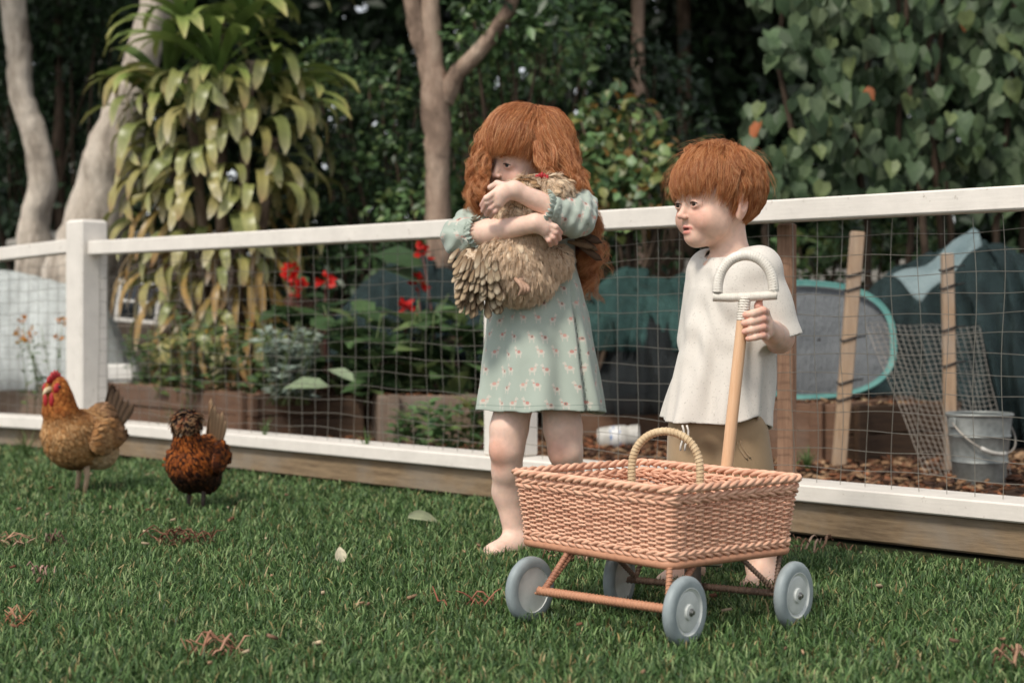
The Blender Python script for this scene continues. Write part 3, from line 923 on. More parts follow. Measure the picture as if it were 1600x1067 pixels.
A0, A1, B0, B1 = px(1375, 515, 6.1) - W0, px(1535, 515, 6.25) - W0, px(1445, 722, 5.95) - W0, px(1590, 722, 6.0) - W0
A0, A1, B0, B1 = px(1352, 505, 6.2) - W0, px(1530, 512, 6.3) - W0, px(1448, 742, 5.75) - W0, px(1580, 742, 5.8) - W0
for i in range(19):
    f = i / 18; a, b = A0.lerp(A1, f), B0.lerp(B1, f)
    mb.tube([a.lerp(b, k / 8) + Vector((0, .012 * math.sin(k + i), 0)) for k in range(9)], .0013, 3, caps=False)
for i in range(30):
    f = i / 29; a, b = A0.lerp(B0, f), A1.lerp(B1, f)
    mb.tube([a.lerp(b, k / 8) + Vector((0, .012 * math.sin(k * 2 + i * .3), .006 * math.sin(k * 1.7))) for k in range(9)], .0011, 3, caps=False)
mb.build('wires', MAT_WIRE2, wp, smooth=True)

t = NT('galvanised_steel')
v = t.coord()
n = t.N('ShaderNodeTexVoronoi'); t.L(v, n.inputs['Vector']); n.inputs['Scale'].default_value = 55
nn = t.noise(v, 7, 5, .65)
c = t.mix(.35, t.ramp(nn, [(.3, C('#6f7371')), (.7, C('#a5a8a4'))]), t.math('ADD', t.math('MULTIPLY', n.outputs['Distance'], .6), .2), 'SOFT_LIGHT')
t.set(color=c, metal=.55, rough=t.ramp(nn, [(.3, (.42,) * 3), (.7, (.62,) * 3)])); MAT_GALV = t.m
bk = gp(1530, 757); bucket = empty('bucket', bk, .4, 'galvanised metal bucket with a white grip standing on the mulch', 'bucket')
rt, rb, hh = .109, .085, .243
mb = MB()
prof = [(.0, .012), (rb - .004, .012), (rb, 0), (rb + .002, .004), (rb + (rt - rb) * .30, hh * .30), (rb + (rt - rb) * .33 + .004, hh * .33), (rb + (rt - rb) * .36, hh * .36),
        (rb + (rt - rb) * .66, hh * .66), (rb + (rt - rb) * .69 + .004, hh * .69), (rb + (rt - rb) * .72, hh * .72), (rt, hh - .008)]
mb.lathe(prof, 40, cap=False); mb.lathe([(rt - .003, hh - .01), (rb - .004, .02), (0.0, .016)], 40, cap=False)
mb.build('body', MAT_GALV, bucket, smooth=True, sharp=50)
mb = MB(); mb.tube([(math.cos(a) * rt, math.sin(a) * rt, hh - .004) for a in np.linspace(0, 2 * np.pi, 40, endpoint=False)], .0055, 8, closed=True); mb.build('rim', MAT_GALV, bucket, smooth=True)
for s in (-1, 1):
    mb = MB(); mb.box((s * (rt + .002), 0, hh - .03), (.008, .035, .035), None, .003); mb.build('lug', MAT_GALV, bucket)
P = [(-(rt + .006) * math.cos(a), -.005 - .115 * math.sin(a), hh - .03 - .10 * math.sin(a)) for a in np.linspace(0, np.pi, 25)]
mb = MB(); mb.tube(P, .0028, 6); hd = mb.build('bail_handle', MAT_WIRE2, bucket, smooth=True)
t = NT('white_plastic'); t.set(color=t.ramp(t.noise(t.coord(), 22, 5), [(.3, C('#99958d')), (.7, C('#c4c1ba'))]), rough=.5); MAT_WPL = t.m
mb = MB(); mb.tube(P[7:14], .007, 8); mb.build('grip', MAT_WPL, hd, smooth=True)

tb = gp(966, 703); tub = empty('plastic_tub', tb, 0, 'dirty white plastic tub with a blue marked label lying on the mulch', 'tub')
Mx = np.array(Matrix.Rotation(R(90), 3, 'Y')) ; Mx = np.array(Matrix.Rotation(R(-8), 3, 'Z') @ Matrix.Rotation(R(84), 3, 'Y'))
r0 = .052
mb = MB(); mb.lathe([(0, -.085), (r0 * .82, -.085), (r0 * .95, -.078), (r0, -.06), (r0, .02), (r0 * .97, .035), (r0 * .86, .045)], 32, (0, 0, r0), Mx); mb.build('body', MAT_WPL, tub, smooth=True, sharp=45)
mb = MB(); mb.lathe([(r0 * .86, .045), (r0 * .90, .05), (r0 * .93, .055), (r0 * .93, .088), (r0 * .88, .094), (0, .094)], 32, (0, 0, r0), Mx); mb.build('lid', MAT_WPL, tub, smooth=True, sharp=45)
t = NT('tub_label')
v = t.coord(); n1 = t.noise(t.mapping(v, (60, 60, 30)), 1.2, 2)
t.set(color=t.ramp(n1, [(.0, C('#cfcdc9')), (.58, C('#5f7ba6'))], 'CONSTANT'), rough=.5)
mb = MB(); mb.lathe([(r0 + .0006, -.03), (r0 + .0006, .015)], 32, (0, 0, r0), Mx, cap=False); mb.build('label', t.m, tub, smooth=True)

# ------------------------------------------------------------------ shade cloth heaps and the pop up panel
def cloth_mat(name, c1, c2, weave=0):
    t = NT(name); v = t.coord()
    n = t.noise(v, 5, 5, .6); n2 = t.noise(t.mapping(v, (40, 40, 6)), 3, 4, .6)
    t.set(color=t.ramp(n, [(.3, c1), (.7, c2)]), rough=.75, spec=.25)
    t.bump(t.math('ADD', n2, t.math('MULTIPLY', n, 1.5)), .7, .02)
    if weave:       # open knitted netting: what is behind shows through a little
        tr = t.N('ShaderNodeBsdfTransparent'); mx = t.N('ShaderNodeMixShader')
        t.L(t.ramp(t.noise(v, 3.2, 5, .65), [(.3, (weave,) * 3), (.7, (.97,) * 3)]), mx.inputs[0])
        t.L(tr.outputs[0], mx.inputs[1]); t.L(t.b.outputs[0], mx.inputs[2]); t.L(mx.outputs[0], t.out.inputs[0])
    return t.m
MAT_SHADE = cloth_mat('shade_cloth', C('#1c2829'), C('#304243'), .62)
MAT_SHADE_TEAL = cloth_mat('teal_shade_cloth', C('#233a38'), C('#3f5f5a'), .50)
MAT_SHADE_DARK = cloth_mat('dark_shade_cloth', C('#15191b'), C('#2a2e2f'), .55)
MAT_GREYFAB = cloth_mat('grey_fabric', C('#63676a'), C('#7b7e80'))
def draped(name, label, x0, x1, d, ytop, ybot, m_, depth=.7, seed=0, nx=60, ny=26, fold=.03):
    """cloth hung over supports: ytop(x) pixel row of its crest, hanging to ybot in front and behind."""
    g = np.random.default_rng(seed); ph = g.uniform(0, 6.28, 8)
    zb = px(0, ybot, d)[2]
    cx = px((x0 + x1) / 2, 0, d); root = Vector((cx.x, d, max(0, zb)))
    G = []
    for i in range(nx + 1):
        x = x0 + (x1 - x0) * i / nx; c = px(x, ytop(x), d); row = []
        for j in range(ny + 1):
            v_ = j / ny * 2 - 1      # -1 front foot, 0 crest, 1 back foot
            a = abs(v_); prof = math.cos(a * math.pi / 2) ** .75
            z = zb + (c.z - zb) * prof
            f = fold * (math.sin(i * .55 + ph[0] + v_ * 2) * .5 + math.sin(i * .23 + j * .5 + ph[1]) * .6 + math.sin(i * 1.1 - j * .3 + ph[2]) * .25 + math.sin(i*.9+j*1.1+ph[3])*.2 + .55 * (.5 - abs(math.sin(i * .42 + j * .16 + ph[4]))) + .4 * (.5 - abs(math.sin(i * .8 - j * .35 + ph[5]))))
            f *= (.35 + a)
            row.append((c.x + f * .6, d + v_ * depth * (.55 + .45 * a) + f, z + f * .55 * (1 - a)))
        G.append(row)
    mb = MB(); mb.grid(np.array(G) - np.array(root))
    o = mb.build(name, m_, None, smooth=True); o.location = root
    sol = o.modifiers.new('thickness', 'SOLIDIFY'); sol.thickness = .003
    return tag(o, label, 'shade cloth')
def interp(pts):
    xs, ys = zip(*pts)
    return lambda x: float(np.interp(x, xs, ys))
def smooth_interp(pts):
    f = interp(pts); return lambda x: sum(f(x + k) for k in (-18, -12, -6, 0, 6, 12, 18)) / 7
draped('shade_cloth', 'dark blue green shade cloth sagging over hoops behind the red flowers', 525, 790, 8.3, smooth_interp([(520, 520), (550, 455), (590, 425), (640, 390), (655, 395), (700, 425), (790, 460)]), 560, MAT_SHADE, .6, 1, 80, 30, fold=.06)
draped('shade_cloth', 'teal shade cloth pulled into folds between the girl and the boy', 890, 1090, 7.9, smooth_interp([(890, 478), (925, 455), (960, 425), (985, 408), (1005, 428), (1030, 440), (1055, 432), (1090, 420)]), 545, MAT_SHADE_TEAL, .45, 2, 80, 30, fold=.06)
draped('shade_cloth', 'nearly black netting arched over a hoop under the teal cloth', 935, 1100, 7.6, smooth_interp([(935, 600), (945, 555), (975, 515), (1015, 492), (1055, 500), (1090, 540), (1100, 580)]), 640, MAT_SHADE_DARK, .4, 3)
draped('shade_cloth', 'large dark green shade cloth tent beside the stakes', 1345, 1790, 7.6, smooth_interp([(1345, 470), (1385, 425), (1450, 395), (1500, 385), (1540, 370), (1580, 395), (1680, 410), (1790, 430)]), 690, MAT_SHADE, .55, 4, 120, 36, .075)
def hoops(label, items):
    root = empty('support_hoops', (px(items[0][0], 0, items[0][3]).x, items[0][3], 0), 0, label, 'hoops')
    for (x0, x1, yt, d) in items:
        a, b = px(x0, 0, d), px(x1, 0, d); zt_ = px(0, yt, d)[2] - .02; P = []
        for k in range(21):
            f = k / 20; P.append(Vector((a.x + (b.x - a.x) * f, d, .02 + (zt_ - .02) * math.sin(f * math.pi) ** .6)) - root.location)
        mb = MB(); mb.tube(P, .011, 7); mb.build('hoop', MAT_STAKE, root, smooth=True)
hoops('brown pipe hoops holding up the teal netting between the children', [(940, 1085, 492, 7.62), (925, 1080, 440, 7.9)])
# pale flap thrown over the tent's ridge
G = []
for i in range(13):
    f = i / 12
    a = px(1392 + 130 * f, 430 - 25 * f - 55 * f * f, 6.62 + .1 * f); b = px(1440 + 95 * f, 470 - 90 * f + 0 * f, 6.5 + .1 * f)
    G.append([a.lerp(b, j / 6) + Vector((0, 0, .012 * math.sin(i * .9 + j))) for j in range(7)])
mb = MB(); root = px(1460, 425, 6.6); mb.grid(np.array(G) - np.array(root)); o = mb.build('shade_cloth', cloth_mat('pale_shade_cloth', C('#5f7276'), C('#8b9a9b')), None, True); o.location = root
sol = o.modifiers.new('thickness', 'SOLIDIFY'); sol.thickness = .003
tag(o, 'pale grey pointed flap of shade cloth on the ridge of the dark green tent', 'shade cloth')

# oval pop up panel, its rim sewn in turquoise
cen = px(1280, 531, 6.75); pan = empty('pop_up_panel', (cen.x, cen.y, .19), 0, 'oval grey fabric pop up panel with a turquoise rim standing in the bed', 'pop up panel')
k = 6.75 / F
def oval(a, rs=1.0):
    c_, s_ = math.cos(a), math.sin(a)
    e = 2.7
    X = math.copysign(abs(c_) ** (2 / e), c_) * 119 * rs; Y = math.copysign(abs(s_) ** (2 / e), s_) * 90 * rs
    X += .0 * Y
    return Vector((X * k, .12 * Y * k + .02 * rs * rs * math.sin(a * 2), Y * k * (1 - .10 * (X / 119)))) + Vector((0, 0, cen.z - .19))
mb = MB(); rings = []
for r_ in np.linspace(.02, .955, 12):
    rings.append([oval(a, r_) + Vector((0, .004 * math.sin(2 * a + .6) * r_ + .03 * r_ * r_, 0)) for a in np.linspace(0, 2 * np.pi, 48, endpoint=False)])
mb.grid(rings, closed_u=True); mb.build('fabric', MAT_GREYFAB, pan, smooth=True)
mb = MB(); rings = [[oval(a, r_) + Vector((0, -.004, 0)) for a in np.linspace(0, 2 * np.pi, 96, endpoint=False)] for r_ in (.93, .965, 1.0)]
mb.grid(rings, closed_u=True); mb.tube([oval(a) for a in np.linspace(0, 2 * np.pi, 96, endpoint=False)], .006, 8, closed=True)
t = NT('turquoise_binding'); t.set(color=t.ramp(t.noise(t.coord(), 20), [(.3, C('#487f7b')), (.7, C('#64978f'))]), rough=.6)
mb.build('binding', t.m, pan, smooth=True)

# ------------------------------------------------------------------ far side: coop, window frame, net tunnel, low timber fence
MAT_BOARD = wood('grey_board', C('#3f3731'), C('#6a5d52'), axis=0, weather=C('#6c665f'))
MAT_GREYWHITE = paint('old_white_paint', C('#b5b0a6'))
cp = px(190, 490, 11.6); coop = empty('garden_shed', (cp.x, cp.y, 0), 0, 'low weathered board shed behind the leaning trunk', 'shed')
for r_ in range(7):
    mb = MB(); mb.box((0, 0, 0), (1.5, .025, .148), None, .004); o = mb.build('board', MAT_BOARD, coop); o.location = (.05, .004 * (r_ % 2), .09 + r_ * .152)
for x in (-.70, .80):
    mb = MB(); mb.box((0, 0, 0), (.06, .06, 1.08), None, .004); o = mb.build('corner_post', MAT_BOARD, coop); o.location = (x, .05, .54)
mb = MB(); mb.box((0, 0, 0), (1.62, .9, .04), None, .006); o = mb.build('roof', MAT_GREYWHITE, coop); o.location = (.03, .36, 1.12); o.rotation_euler = (.12, 0, 0)
wq = px(212, 505, 9.7); wf = empty('window_frame', (wq.x, wq.y, wq.z), R(-8), 'small white six paned window frame leaning under the dracaena', 'window frame')
MAT_FRAME = paint('frame_white', C('#d5d2cc'))
t = NT('dark_glass'); t.set(color=(.01, .012, .014, 1), rough=.12, spec=.5); 
W_, H_ = .27, .25
gl = MB(); gl.box((0, .006, H_ / 2), (W_ - .01, .004, H_ - .01)); gl.build('pane', t.m, wf)
for z in (.012, H_ - .012): mb = MB(); mb.box((0, 0, z), (W_, .02, .024), None, .003); mb.build('rail', MAT_FRAME, wf)
mb = MB(); mb.box((0, 0, H_ / 2), (W_ - .046, .017, .017), None, .003); mb.build('rail', MAT_FRAME, wf)
for x in (-W_ / 2 + .011, W_ / 2 - .011): mb = MB(); mb.box((x, 0, H_ / 2), (.022, .0195, H_ - .05), None, .003); mb.build('stile', MAT_FRAME, wf)
mb = MB(); mb.box((.02, .001, H_ / 2), (.016, .0165, H_ - .05), None, .003); mb.build('mullion', MAT_FRAME, wf)
wf.rotation_euler = (R(-8), R(5), R(-10))
mb = MB(); mb.box((0, .06, wq.z / 2 - .002), (.5, .3, wq.z - .006), None, .01); pl = mb.build('timber_block', MAT_BOARD); pl.location = (wq.x, wq.y + .03, 0); tag(pl, 'dark timber block under the small white window frame', 'timber block')

# white net over the far bed
t = NT('white_net')
tr = t.N('ShaderNodeBsdfTransparent'); mx = t.N('ShaderNodeMixShader')
v = t.coord(); nn = t.noise(t.mapping(v, (14, 14, 3)), 2, 4, .6)
t.set(color=C('#cfd4d2'), rough=.8, spec=.1); t.L(t.ramp(nn, [(.3, (.40,) * 3), (.7, (.68,) * 3)]), mx.inputs[0])
t.L(tr.outputs[0], mx.inputs[1]); t.L(t.b.outputs[0], mx.inputs[2]); t.L(mx.outputs[0], t.out.inputs[0])
net = draped('net_cover', 'white translucent netting hung over the low grey bed past the corner post', -230, 222, 9.35, smooth_interp([(-230, 430), (0, 418), (40, 428), (110, 446), (160, 455), (185, 540), (222, 592)]), 604, t.m, .42, 6, 70, 26, .03)
net['category'] = 'netting'
a, b = px(150, 582, 8.9), px(226, 581, 8.7)
mb = MB(); c_ = (a + b) / 2; mb.beam(a - c_, b - c_, .10, .09, bevel=.012); o = mb.build('white_beam', MAT_FRAME); o.location = c_
tag(o, 'white painted beam end holding down the net', 'beam')
lf = empty('timber_fence', (px(1300, 0, 10.6).x, 10.6, 0), 0, 'low grey pink timber rail fence far behind the pop up panel', 'fence')
for x in np.linspace(-.9, .9, 5):
    mb = MB(); mb.box((x, 0, .46), (.07, .05, .92), None, .004); mb.build('post', MAT_GREYWHITE, lf)
for z in (.62, .82):
    mb = MB(); mb.box((0, -.04, z), (2.1, .025, .075), None, .004); mb.build('rail', MAT_GREYWHITE, lf)

# ------------------------------------------------------------------ plants of the beds
MAT_PETAL = leaf_mat('petal', .3, .5, .3)
MAT_STEM = mat('green_stem', C('#5c6b41'), .6)
def stalk_plant(name, label, base, h, nst, leafspec, cols, flower=None, seed=0, group=None, cat='plant', lean=.15, mat_=None, tmpl=OVAL, width=1.5, stemr=.004, fcol=None, cluster=18, psize=.045, spread=.04, stem_m=None):
    g = np.random.default_rng(seed)
    base = Vector(base)
    root = empty(name, base, 0, label, cat, group)
    nleaf, smin, smax = leafspec
    Ps, Ds, Us = [], [], []
    mb = MB(); tops = []
    for k in range(nst):
        az = g.uniform(0, 6.28); hh_ = h * g.uniform(.75, 1.05)
        top = np.array((math.cos(az) * lean * hh_ * g.uniform(.2, 1), math.sin(az) * lean * hh_ * g.uniform(.2, 1), hh_))
        b0 = np.array((g.normal() * spread, g.normal() * spread, -.02))
        mid = (b0 + top) / 2 + g.normal(size=3) * np.array((.02, .02, 0))
        mb.tube([b0, mid, top], [stemr, stemr * .9, stemr * .6], 5)
        tops.append(top)
        for i in range(nleaf):
            f = g.uniform(.08, .92); p = b0 * (1 - f) ** 2 + 2 * mid * f * (1 - f) + top * f * f
            a2 = g.uniform(0, 6.28)
            Ps.append(p); Ds.append((math.cos(a2), math.sin(a2), g.uniform(-.1, .9))); Us.append((g.normal() * .2, g.normal() * .2 - .2, 1))
    mb.build('stem', stem_m or MAT_STEM, root, smooth=True)
    n = len(Ps)
    V, Fs, cc = leaf_cloud_data(tmpl, np.array(Ps), np.array(Ds), np.array(Us), g.uniform(smin, smax, n), pick_cols(n, cols, .25, g), width)
    lo = np_mesh('leaves', V, Fs, mat_ or MAT_LEAF, root, cc)
    if flower:
        for tp in tops[:flower]:
            n = cluster
            q = unit(g.normal(size=(n, 3))); q[:, 2] = abs(q[:, 2]) * 1.3 - .3
            P = tp + q * np.array((psize * .5, psize * .5, psize * 1.0))
            V, Fs, cc = leaf_cloud_data(OVAL, P, q + g.normal(size=(n, 3)) * .3, g.normal(size=(n, 3)), g.uniform(.6, 1.2, n) * psize, pick_cols(n, fcol, .2, g), 2.0)
            np_mesh('flower_head', V, Fs, MAT_PETAL, root, cc)
    return root
RED = ['#c4201c', '#d42a22', '#a81816']
CG = 'red flowering plants behind the fence'
def at(x, y, d): p = px(x, y, d); return p
def canna(x, ytop, d, seed, heads, label):
    p = px(x, ytop, d); b = Vector((p.x, p.y, .20))
    stalk_plant('canna', label, b, p.z - .20, heads, (5, .16, .26), ['#40583a', '#4c6640', '#5a4038', '#384f35'], heads, seed, CG, 'flower', .10, None, OVAL, 1.6, .006, RED, 18, .038, .02, mat('red_stem', C('#5e3a33'), .6))
canna(464, 425, 7.9, 61, 3, 'red flower with the biggest cluster of heads, next to the dracaena skirt')
canna(520, 438, 7.8, 62, 1, 'red flower with a single round head in front of the shade cloth end')
canna(668, 408, 7.7, 63, 2, 'red flower on two tall stems near the girl')
canna(632, 470, 7.6, 64, 1, 'lowest red flower, half sunk among the broad green leaves')
GG = 'leafy green vegetables in the beds'
for i, (x, y, d, h, lab) in enumerate([
    (560, 560, 7.6, .42, 'broad leaved green plant in front of the low end of the shade cloth'), (610, 575, 7.45, .40, 'broad leaved plant with the darkest leaves over the weathered bed'),
    (655, 560, 7.5, .46, 'tall leafy green plant below the twin red stems'), (705, 570, 7.35, .44, 'leafy plant whose leaves brush the dress')]):
    b = Vector((px(x, 0, d).x, d, .20))
    stalk_plant('vegetable_plant', lab, b, h, 7, (7, .10, .19), ['#4c6340', '#58724a', '#3f5637', '#6d7f52', '#455d3c'], None, 70 + i, GG, 'plant', .5, None, OVAL, 1.9, .004, spread=.07)
b = Vector((px(455, 0, 7.5).x, 7.5, .19))
stalk_plant('dusty_miller', 'silver leaved bushy plant spilling over the dark bed', b, .34, 34, (16, .035, .075), ['#8b9a90', '#9aa89e', '#7d8c82', '#a9b5ab'], None, 81, None, 'plant', .62, None, SMALL, 1.1, .003, spread=.06)
# weeds and sprays at the feet of the dracaena
for i, (x, d, h, lab, cols) in enumerate([
    (262, 8.2, .36, 'pale twiggy weed in front of the dracaena skirt', OLIVE), (310, 7.9, .44, 'spindly weed with small white green leaves near the fence wire', MIDG),
    (350, 8.0, .40, 'leggy weed with yellow flowers beneath the dracaena', OLIVE), (395, 7.8, .34, 'small green weed next to the silver plant', MIDG),
    (225, 8.6, .30, 'low green weed near the white beam end', MIDG), (770, 7.3, .36, 'leafy weed growing behind the dress', MIDG), (735, 6.6, .28, 'drooping pale green plant at the foot of the white post', OLIVE + MIDG),
    (690, 6.5, .26, 'grassy weed on the mulch before the weathered bed', MIDG), (640, 6.9, .22, 'bright little weed at the middle of the weathered bed', MIDG)]):
    z0 = .18 if d > 7.2 else 0
    stalk_plant('weed', lab, Vector((px(x, 0, d).x, d, z0)), h, 8, (14, .03, .085), cols, 2 if 'yellow' in lab else None, 90 + i, 'weeds around the beds', 'plant', .55, None, OVAL, 1.2, .0022, ['#d8a838'], 8, .015, .05)
b = Vector((px(66, 0, 8.35).x, 8.35, .1))
stalk_plant('marigold', 'airy plant with small orange flowers before the net beyond the hen', b, .44, 9, (12, .025, .06), MIDG + ['#8a9a7c'], 7, 111, None, 'flower', .45, None, OVAL, .9, .0025, ['#d98f22', '#e0a030', '#c97a1c'], 14, .021, .06)
# long pale leaf lying over the bed edge
b = px(490, 604, 7.15)
V, Fs = OVAL
me_c = leaf_cloud_data(OVAL, np.array([[0, 0, 0], [.10, .05, .02]]), np.array([[-1, -.1, .10], [-.6, .3, .35]]), np.array([[0, -.55, 1.0], [0, -.4, 1]]), np.array([.20, .15]), pick_cols(2, ['#93a386', '#8a9a7c'], .05), 1.2)
o = np_mesh('fallen_leaf', me_c[0], me_c[1], MAT_LEAF_WAXY, col=me_c[2]); o.location = b + Vector((.07, 0, 0)); tag(o, 'broad pale leaves lying on the edge of the dark bed', 'leaf')
# tufts of long grass at the foot of the fence
def tuft(label, P, n, h, seed, cols=('#56703f', '#6b8250', '#4a6238')):
    g = np.random.default_rng(seed); mb = MB()
    for k in range(n):
        az = g.uniform(0, 6.28); ln = g.uniform(.2, .8); hh_ = h * g.uniform(.6, 1.1); w = .004
        pts = [np.array((math.cos(az) * ln * hh_ * s * s, math.sin(az) * ln * hh_ * s * s, hh_ * s * (1 - .3 * ln * s))) + np.array((g.normal() * .004, g.normal() * .004, 0)) for s in (0, .35, .7, 1)]
        bx = np.array((-math.sin(az), math.cos(az), 0)); c = C(cols[k % len(cols)])
        V = [p + sg * bx * w * q / 2 for p, q in zip(pts, (1, 1, .7, .1)) for sg in (-1, 1)]
        mb.add(V, [(0, 1, 3, 2), (2, 3, 5, 4), (4, 5, 7, 6)], c)
    o = mb.build('grass_tuft', MAT_GRASS, None, colors=True); o.location = P
    return tag(o, label, 'grass tuft', 'long grass tufts along the fence')
tuft('tall dark grass tuft standing next to the buff hen', gp(40, 722), 26, .15, 121)
tuft('grass tuft on the sill near the crested hen', fp(3.0, .02, .12), 14, .10, 122)
tuft('grass tuft on the sill nearer the white post', fp(2.4, .0, .12), 12, .09, 123)
tuft('grass tuft poking through the wire behind the buff hen', fp(3.7, .12, .0), 20, .28, 124)
tuft('grass tuft at the foot of the leaning stake', gp(1262, 742), 40, .12, 125)
tuft('grass tuft between the leaning stake and the basket', gp(1238, 745), 30, .10, 126)
# ------------------------------------------------------------------ sculpting: blended volumes turned into one continuous skin
class Sculpt:
    def __init__(s, lo, hi, h, zbands=None):
        lo, hi = np.array(lo, float), np.array(hi, float)
        s.xs = np.arange(lo[0], hi[0] + h, h, dtype=np.float32)
        s.ys = np.arange(lo[1], hi[1] + h, h, dtype=np.float32)
        if zbands:      # (z from, z to, step) bands
            zz = []
            for a, b, st in zbands:
                n = max(2, int(round((b - a) / st))); zz += list(a + (b - a) * np.arange(n) / n)
            zz.append(zbands[-1][1]); s.zs = np.array(zz, np.float32)
        else: s.zs = np.arange(lo[2], hi[2] + h, h, dtype=np.float32)
        s.D = np.full((len(s.xs), len(s.ys), len(s.zs)), .05, np.float32)
        s.h = h
        s.frame()
    def frame(s, M=None):
        """following shapes are given in this local frame (4x4)."""
        s.M = np.eye(4) if M is None else np.array(M)
        s.R = s.M[:3, :3] / np.linalg.norm(s.M[:3, 0]); s.sc = np.linalg.norm(s.M[:3, 0]); s.O = s.M[:3, 3]
        return s
    def _w(s, p): return s.M[:3, :3] @ np.array(p, float)[:3] + s.O
    def _region(s, lo, hi):
        sl = []
        for ax, a, b in ((s.xs, lo[0], hi[0]), (s.ys, lo[1], hi[1]), (s.zs, lo[2], hi[2])):
            i, j = np.searchsorted(ax, a), np.searchsorted(ax, b)
            if j <= i: return None
            sl.append(slice(i, j))
        return tuple(sl), s.xs[sl[0]][:, None, None], s.ys[sl[1]][None, :, None], s.zs[sl[2]][None, None, :]
    def _merge(s, sl, d, k, mode):
        D = s.D[sl]
        if mode == 'add':
            if k > 0:
                h = np.clip(.5 + .5 * (D - d) / k, 0, 1); r_ = D + (d - D) * h - k * h * (1 - h)
            else: r_ = np.minimum(D, d)
        elif mode == 'sub':
            if k > 0:
                h = np.clip(.5 - .5 * (D + d) / k, 0, 1); r_ = D + (-d - D) * h + k * h * (1 - h)
            else: r_ = np.maximum(D, -d)
        else: r_ = np.maximum(D, d)
        s.D[sl] = r_
    def limb(s, a, b, ra, rb, k=.015, mode='add'):
        a, b = s._w(a), s._w(b); ra *= s.sc; rb *= s.sc; k *= s.sc
        m = max(ra, rb) + k + 3 * s.h + .004
        q = s._region(np.minimum(a, b) - m, np.maximum(a, b) + m)
        if q is None: return s
        sl, X, Y, Z = q
        ba = b - a; L = ba @ ba + 1e-12
        t = np.clip(((X - a[0]) * ba[0] + (Y - a[1]) * ba[1] + (Z - a[2]) * ba[2]) / np.float32(L), 0, 1)
        d = np.sqrt((X - a[0] - t * ba[0]) ** 2 + (Y - a[1] - t * ba[1]) ** 2 + (Z - a[2] - t * ba[2]) ** 2) - (ra + (rb - ra) * t)
        s._merge(sl, d.astype(np.float32), k, mode); return s
    def chain(s, pts, rad, k=.015):
        for i in range(len(pts) - 1): s.limb(pts[i], pts[i + 1], rad[i], rad[i + 1], k)
        return s
    def ell(s, c, r, k=.015, mode='add', rot=None):
        c = s._w(c); r = np.array(r, float) * s.sc; k *= s.sc
        Rm = s.R if rot is None else s.R @ np.array(Euler([R(a) for a in rot]).to_matrix())
        ext = np.sqrt(((Rm * r[None, :]) ** 2).sum(1)) + k + 3 * s.h + .004
        q = s._region(c - ext, c + ext)
        if q is None: return s
        sl, X, Y, Z = q
        dx, dy, dz = X - c[0], Y - c[1], Z - c[2]
        k0 = 0; k1 = 0
        for i in range(3):
            u = (dx * Rm[0, i] + dy * Rm[1, i] + dz * Rm[2, i]) / r[i]
            k0 = k0 + u * u; k1 = k1 + (u / r[i]) ** 2
        k0 = np.sqrt(k0); k1 = np.sqrt(k1)
        d = k0 * (k0 - 1) / (k1 + 1e-9)
        s._merge(sl, d.astype(np.float32), k, mode); return s
    def fn(s, f, lo, hi, k=0, mode='add'):
        """f(x, y, z) in world coordinates."""
        q = s._region(np.array(lo), np.array(hi))
        if q is None: return s
        sl, X, Y, Z = q
        s._merge(sl, np.broadcast_to(f(X, Y, Z), s.D[sl].shape).astype(np.float32), k, mode); return s
    def shell(s, th): s.D = np.maximum(s.D, -(s.D + np.float32(th))); return s
    def mesh(s):
        D = s.D; ins = D < 0
        cnt = np.zeros(tuple(n - 1 for n in D.shape), np.int8)
        for i in (0, 1):
            for j in (0, 1):
                for k in (0, 1):
                    cnt += ins[i:D.shape[0] - 1 + i, j:D.shape[1] - 1 + j, k:D.shape[2] - 1 + k]
        I, J, K = np.nonzero((cnt > 0) & (cnt < 8))
        cid = np.full(cnt.shape, -1, np.int32); cid[I, J, K] = np.arange(len(I), dtype=np.int32)
        ax = (s.xs, s.ys, s.zs)
        P = np.zeros((len(I), 3)); W = np.zeros(len(I))
        cor = [(i, j, k) for i in (0, 1) for j in (0, 1) for k in (0, 1)]
        val = {c: D[I + c[0], J + c[1], K + c[2]] for c in cor}
        pos = {c: np.stack([s.xs[I + c[0]], s.ys[J + c[1]], s.zs[K + c[2]]], 1) for c in cor}
        for c in cor:
            for a in range(3):
                if c[a] == 0:
                    e = tuple(1 if q == a else c[q] for q in range(3))
                    v0, v1 = val[c], val[e]; x = (v0 < 0) != (v1 < 0)
                    t = np.where(x, v0 / np.where(x, v0 - v1, 1), 0)
                    P += np.where(x[:, None], pos[c] + (pos[e] - pos[c]) * t[:, None], 0); W += x
        P /= W[:, None]
        Fq = []
        for a in range(3):
            b, c = (a + 1) % 3, (a + 2) % 3
            A = [slice(None)] * 3; B = [slice(None)] * 3
            A[a] = slice(0, -1); B[a] = slice(1, None)
            for q in (b, c): A[q] = slice(1, -1); B[q] = slice(1, -1)
            s0, s1 = ins[tuple(A)], ins[tuple(B)]
            for sign in (0, 1):
                idx = np.argwhere((s0 & ~s1) if sign == 0 else (~s0 & s1))
                if not len(idx): continue
                idx[:, b] += 1; idx[:, c] += 1
                def cell(db, dc):
                    q = idx.copy(); q[:, b] -= db; q[:, c] -= dc
                    return cid[q[:, 0], q[:, 1], q[:, 2]]
                quad = np.stack([cell(1, 1), cell(0, 1), cell(0, 0), cell(1, 0)], 1)
                Fq.append(quad if sign == 0 else quad[:, ::-1])
        Fq = np.concatenate(Fq)
        return P, Fq[(Fq >= 0).all(1)]

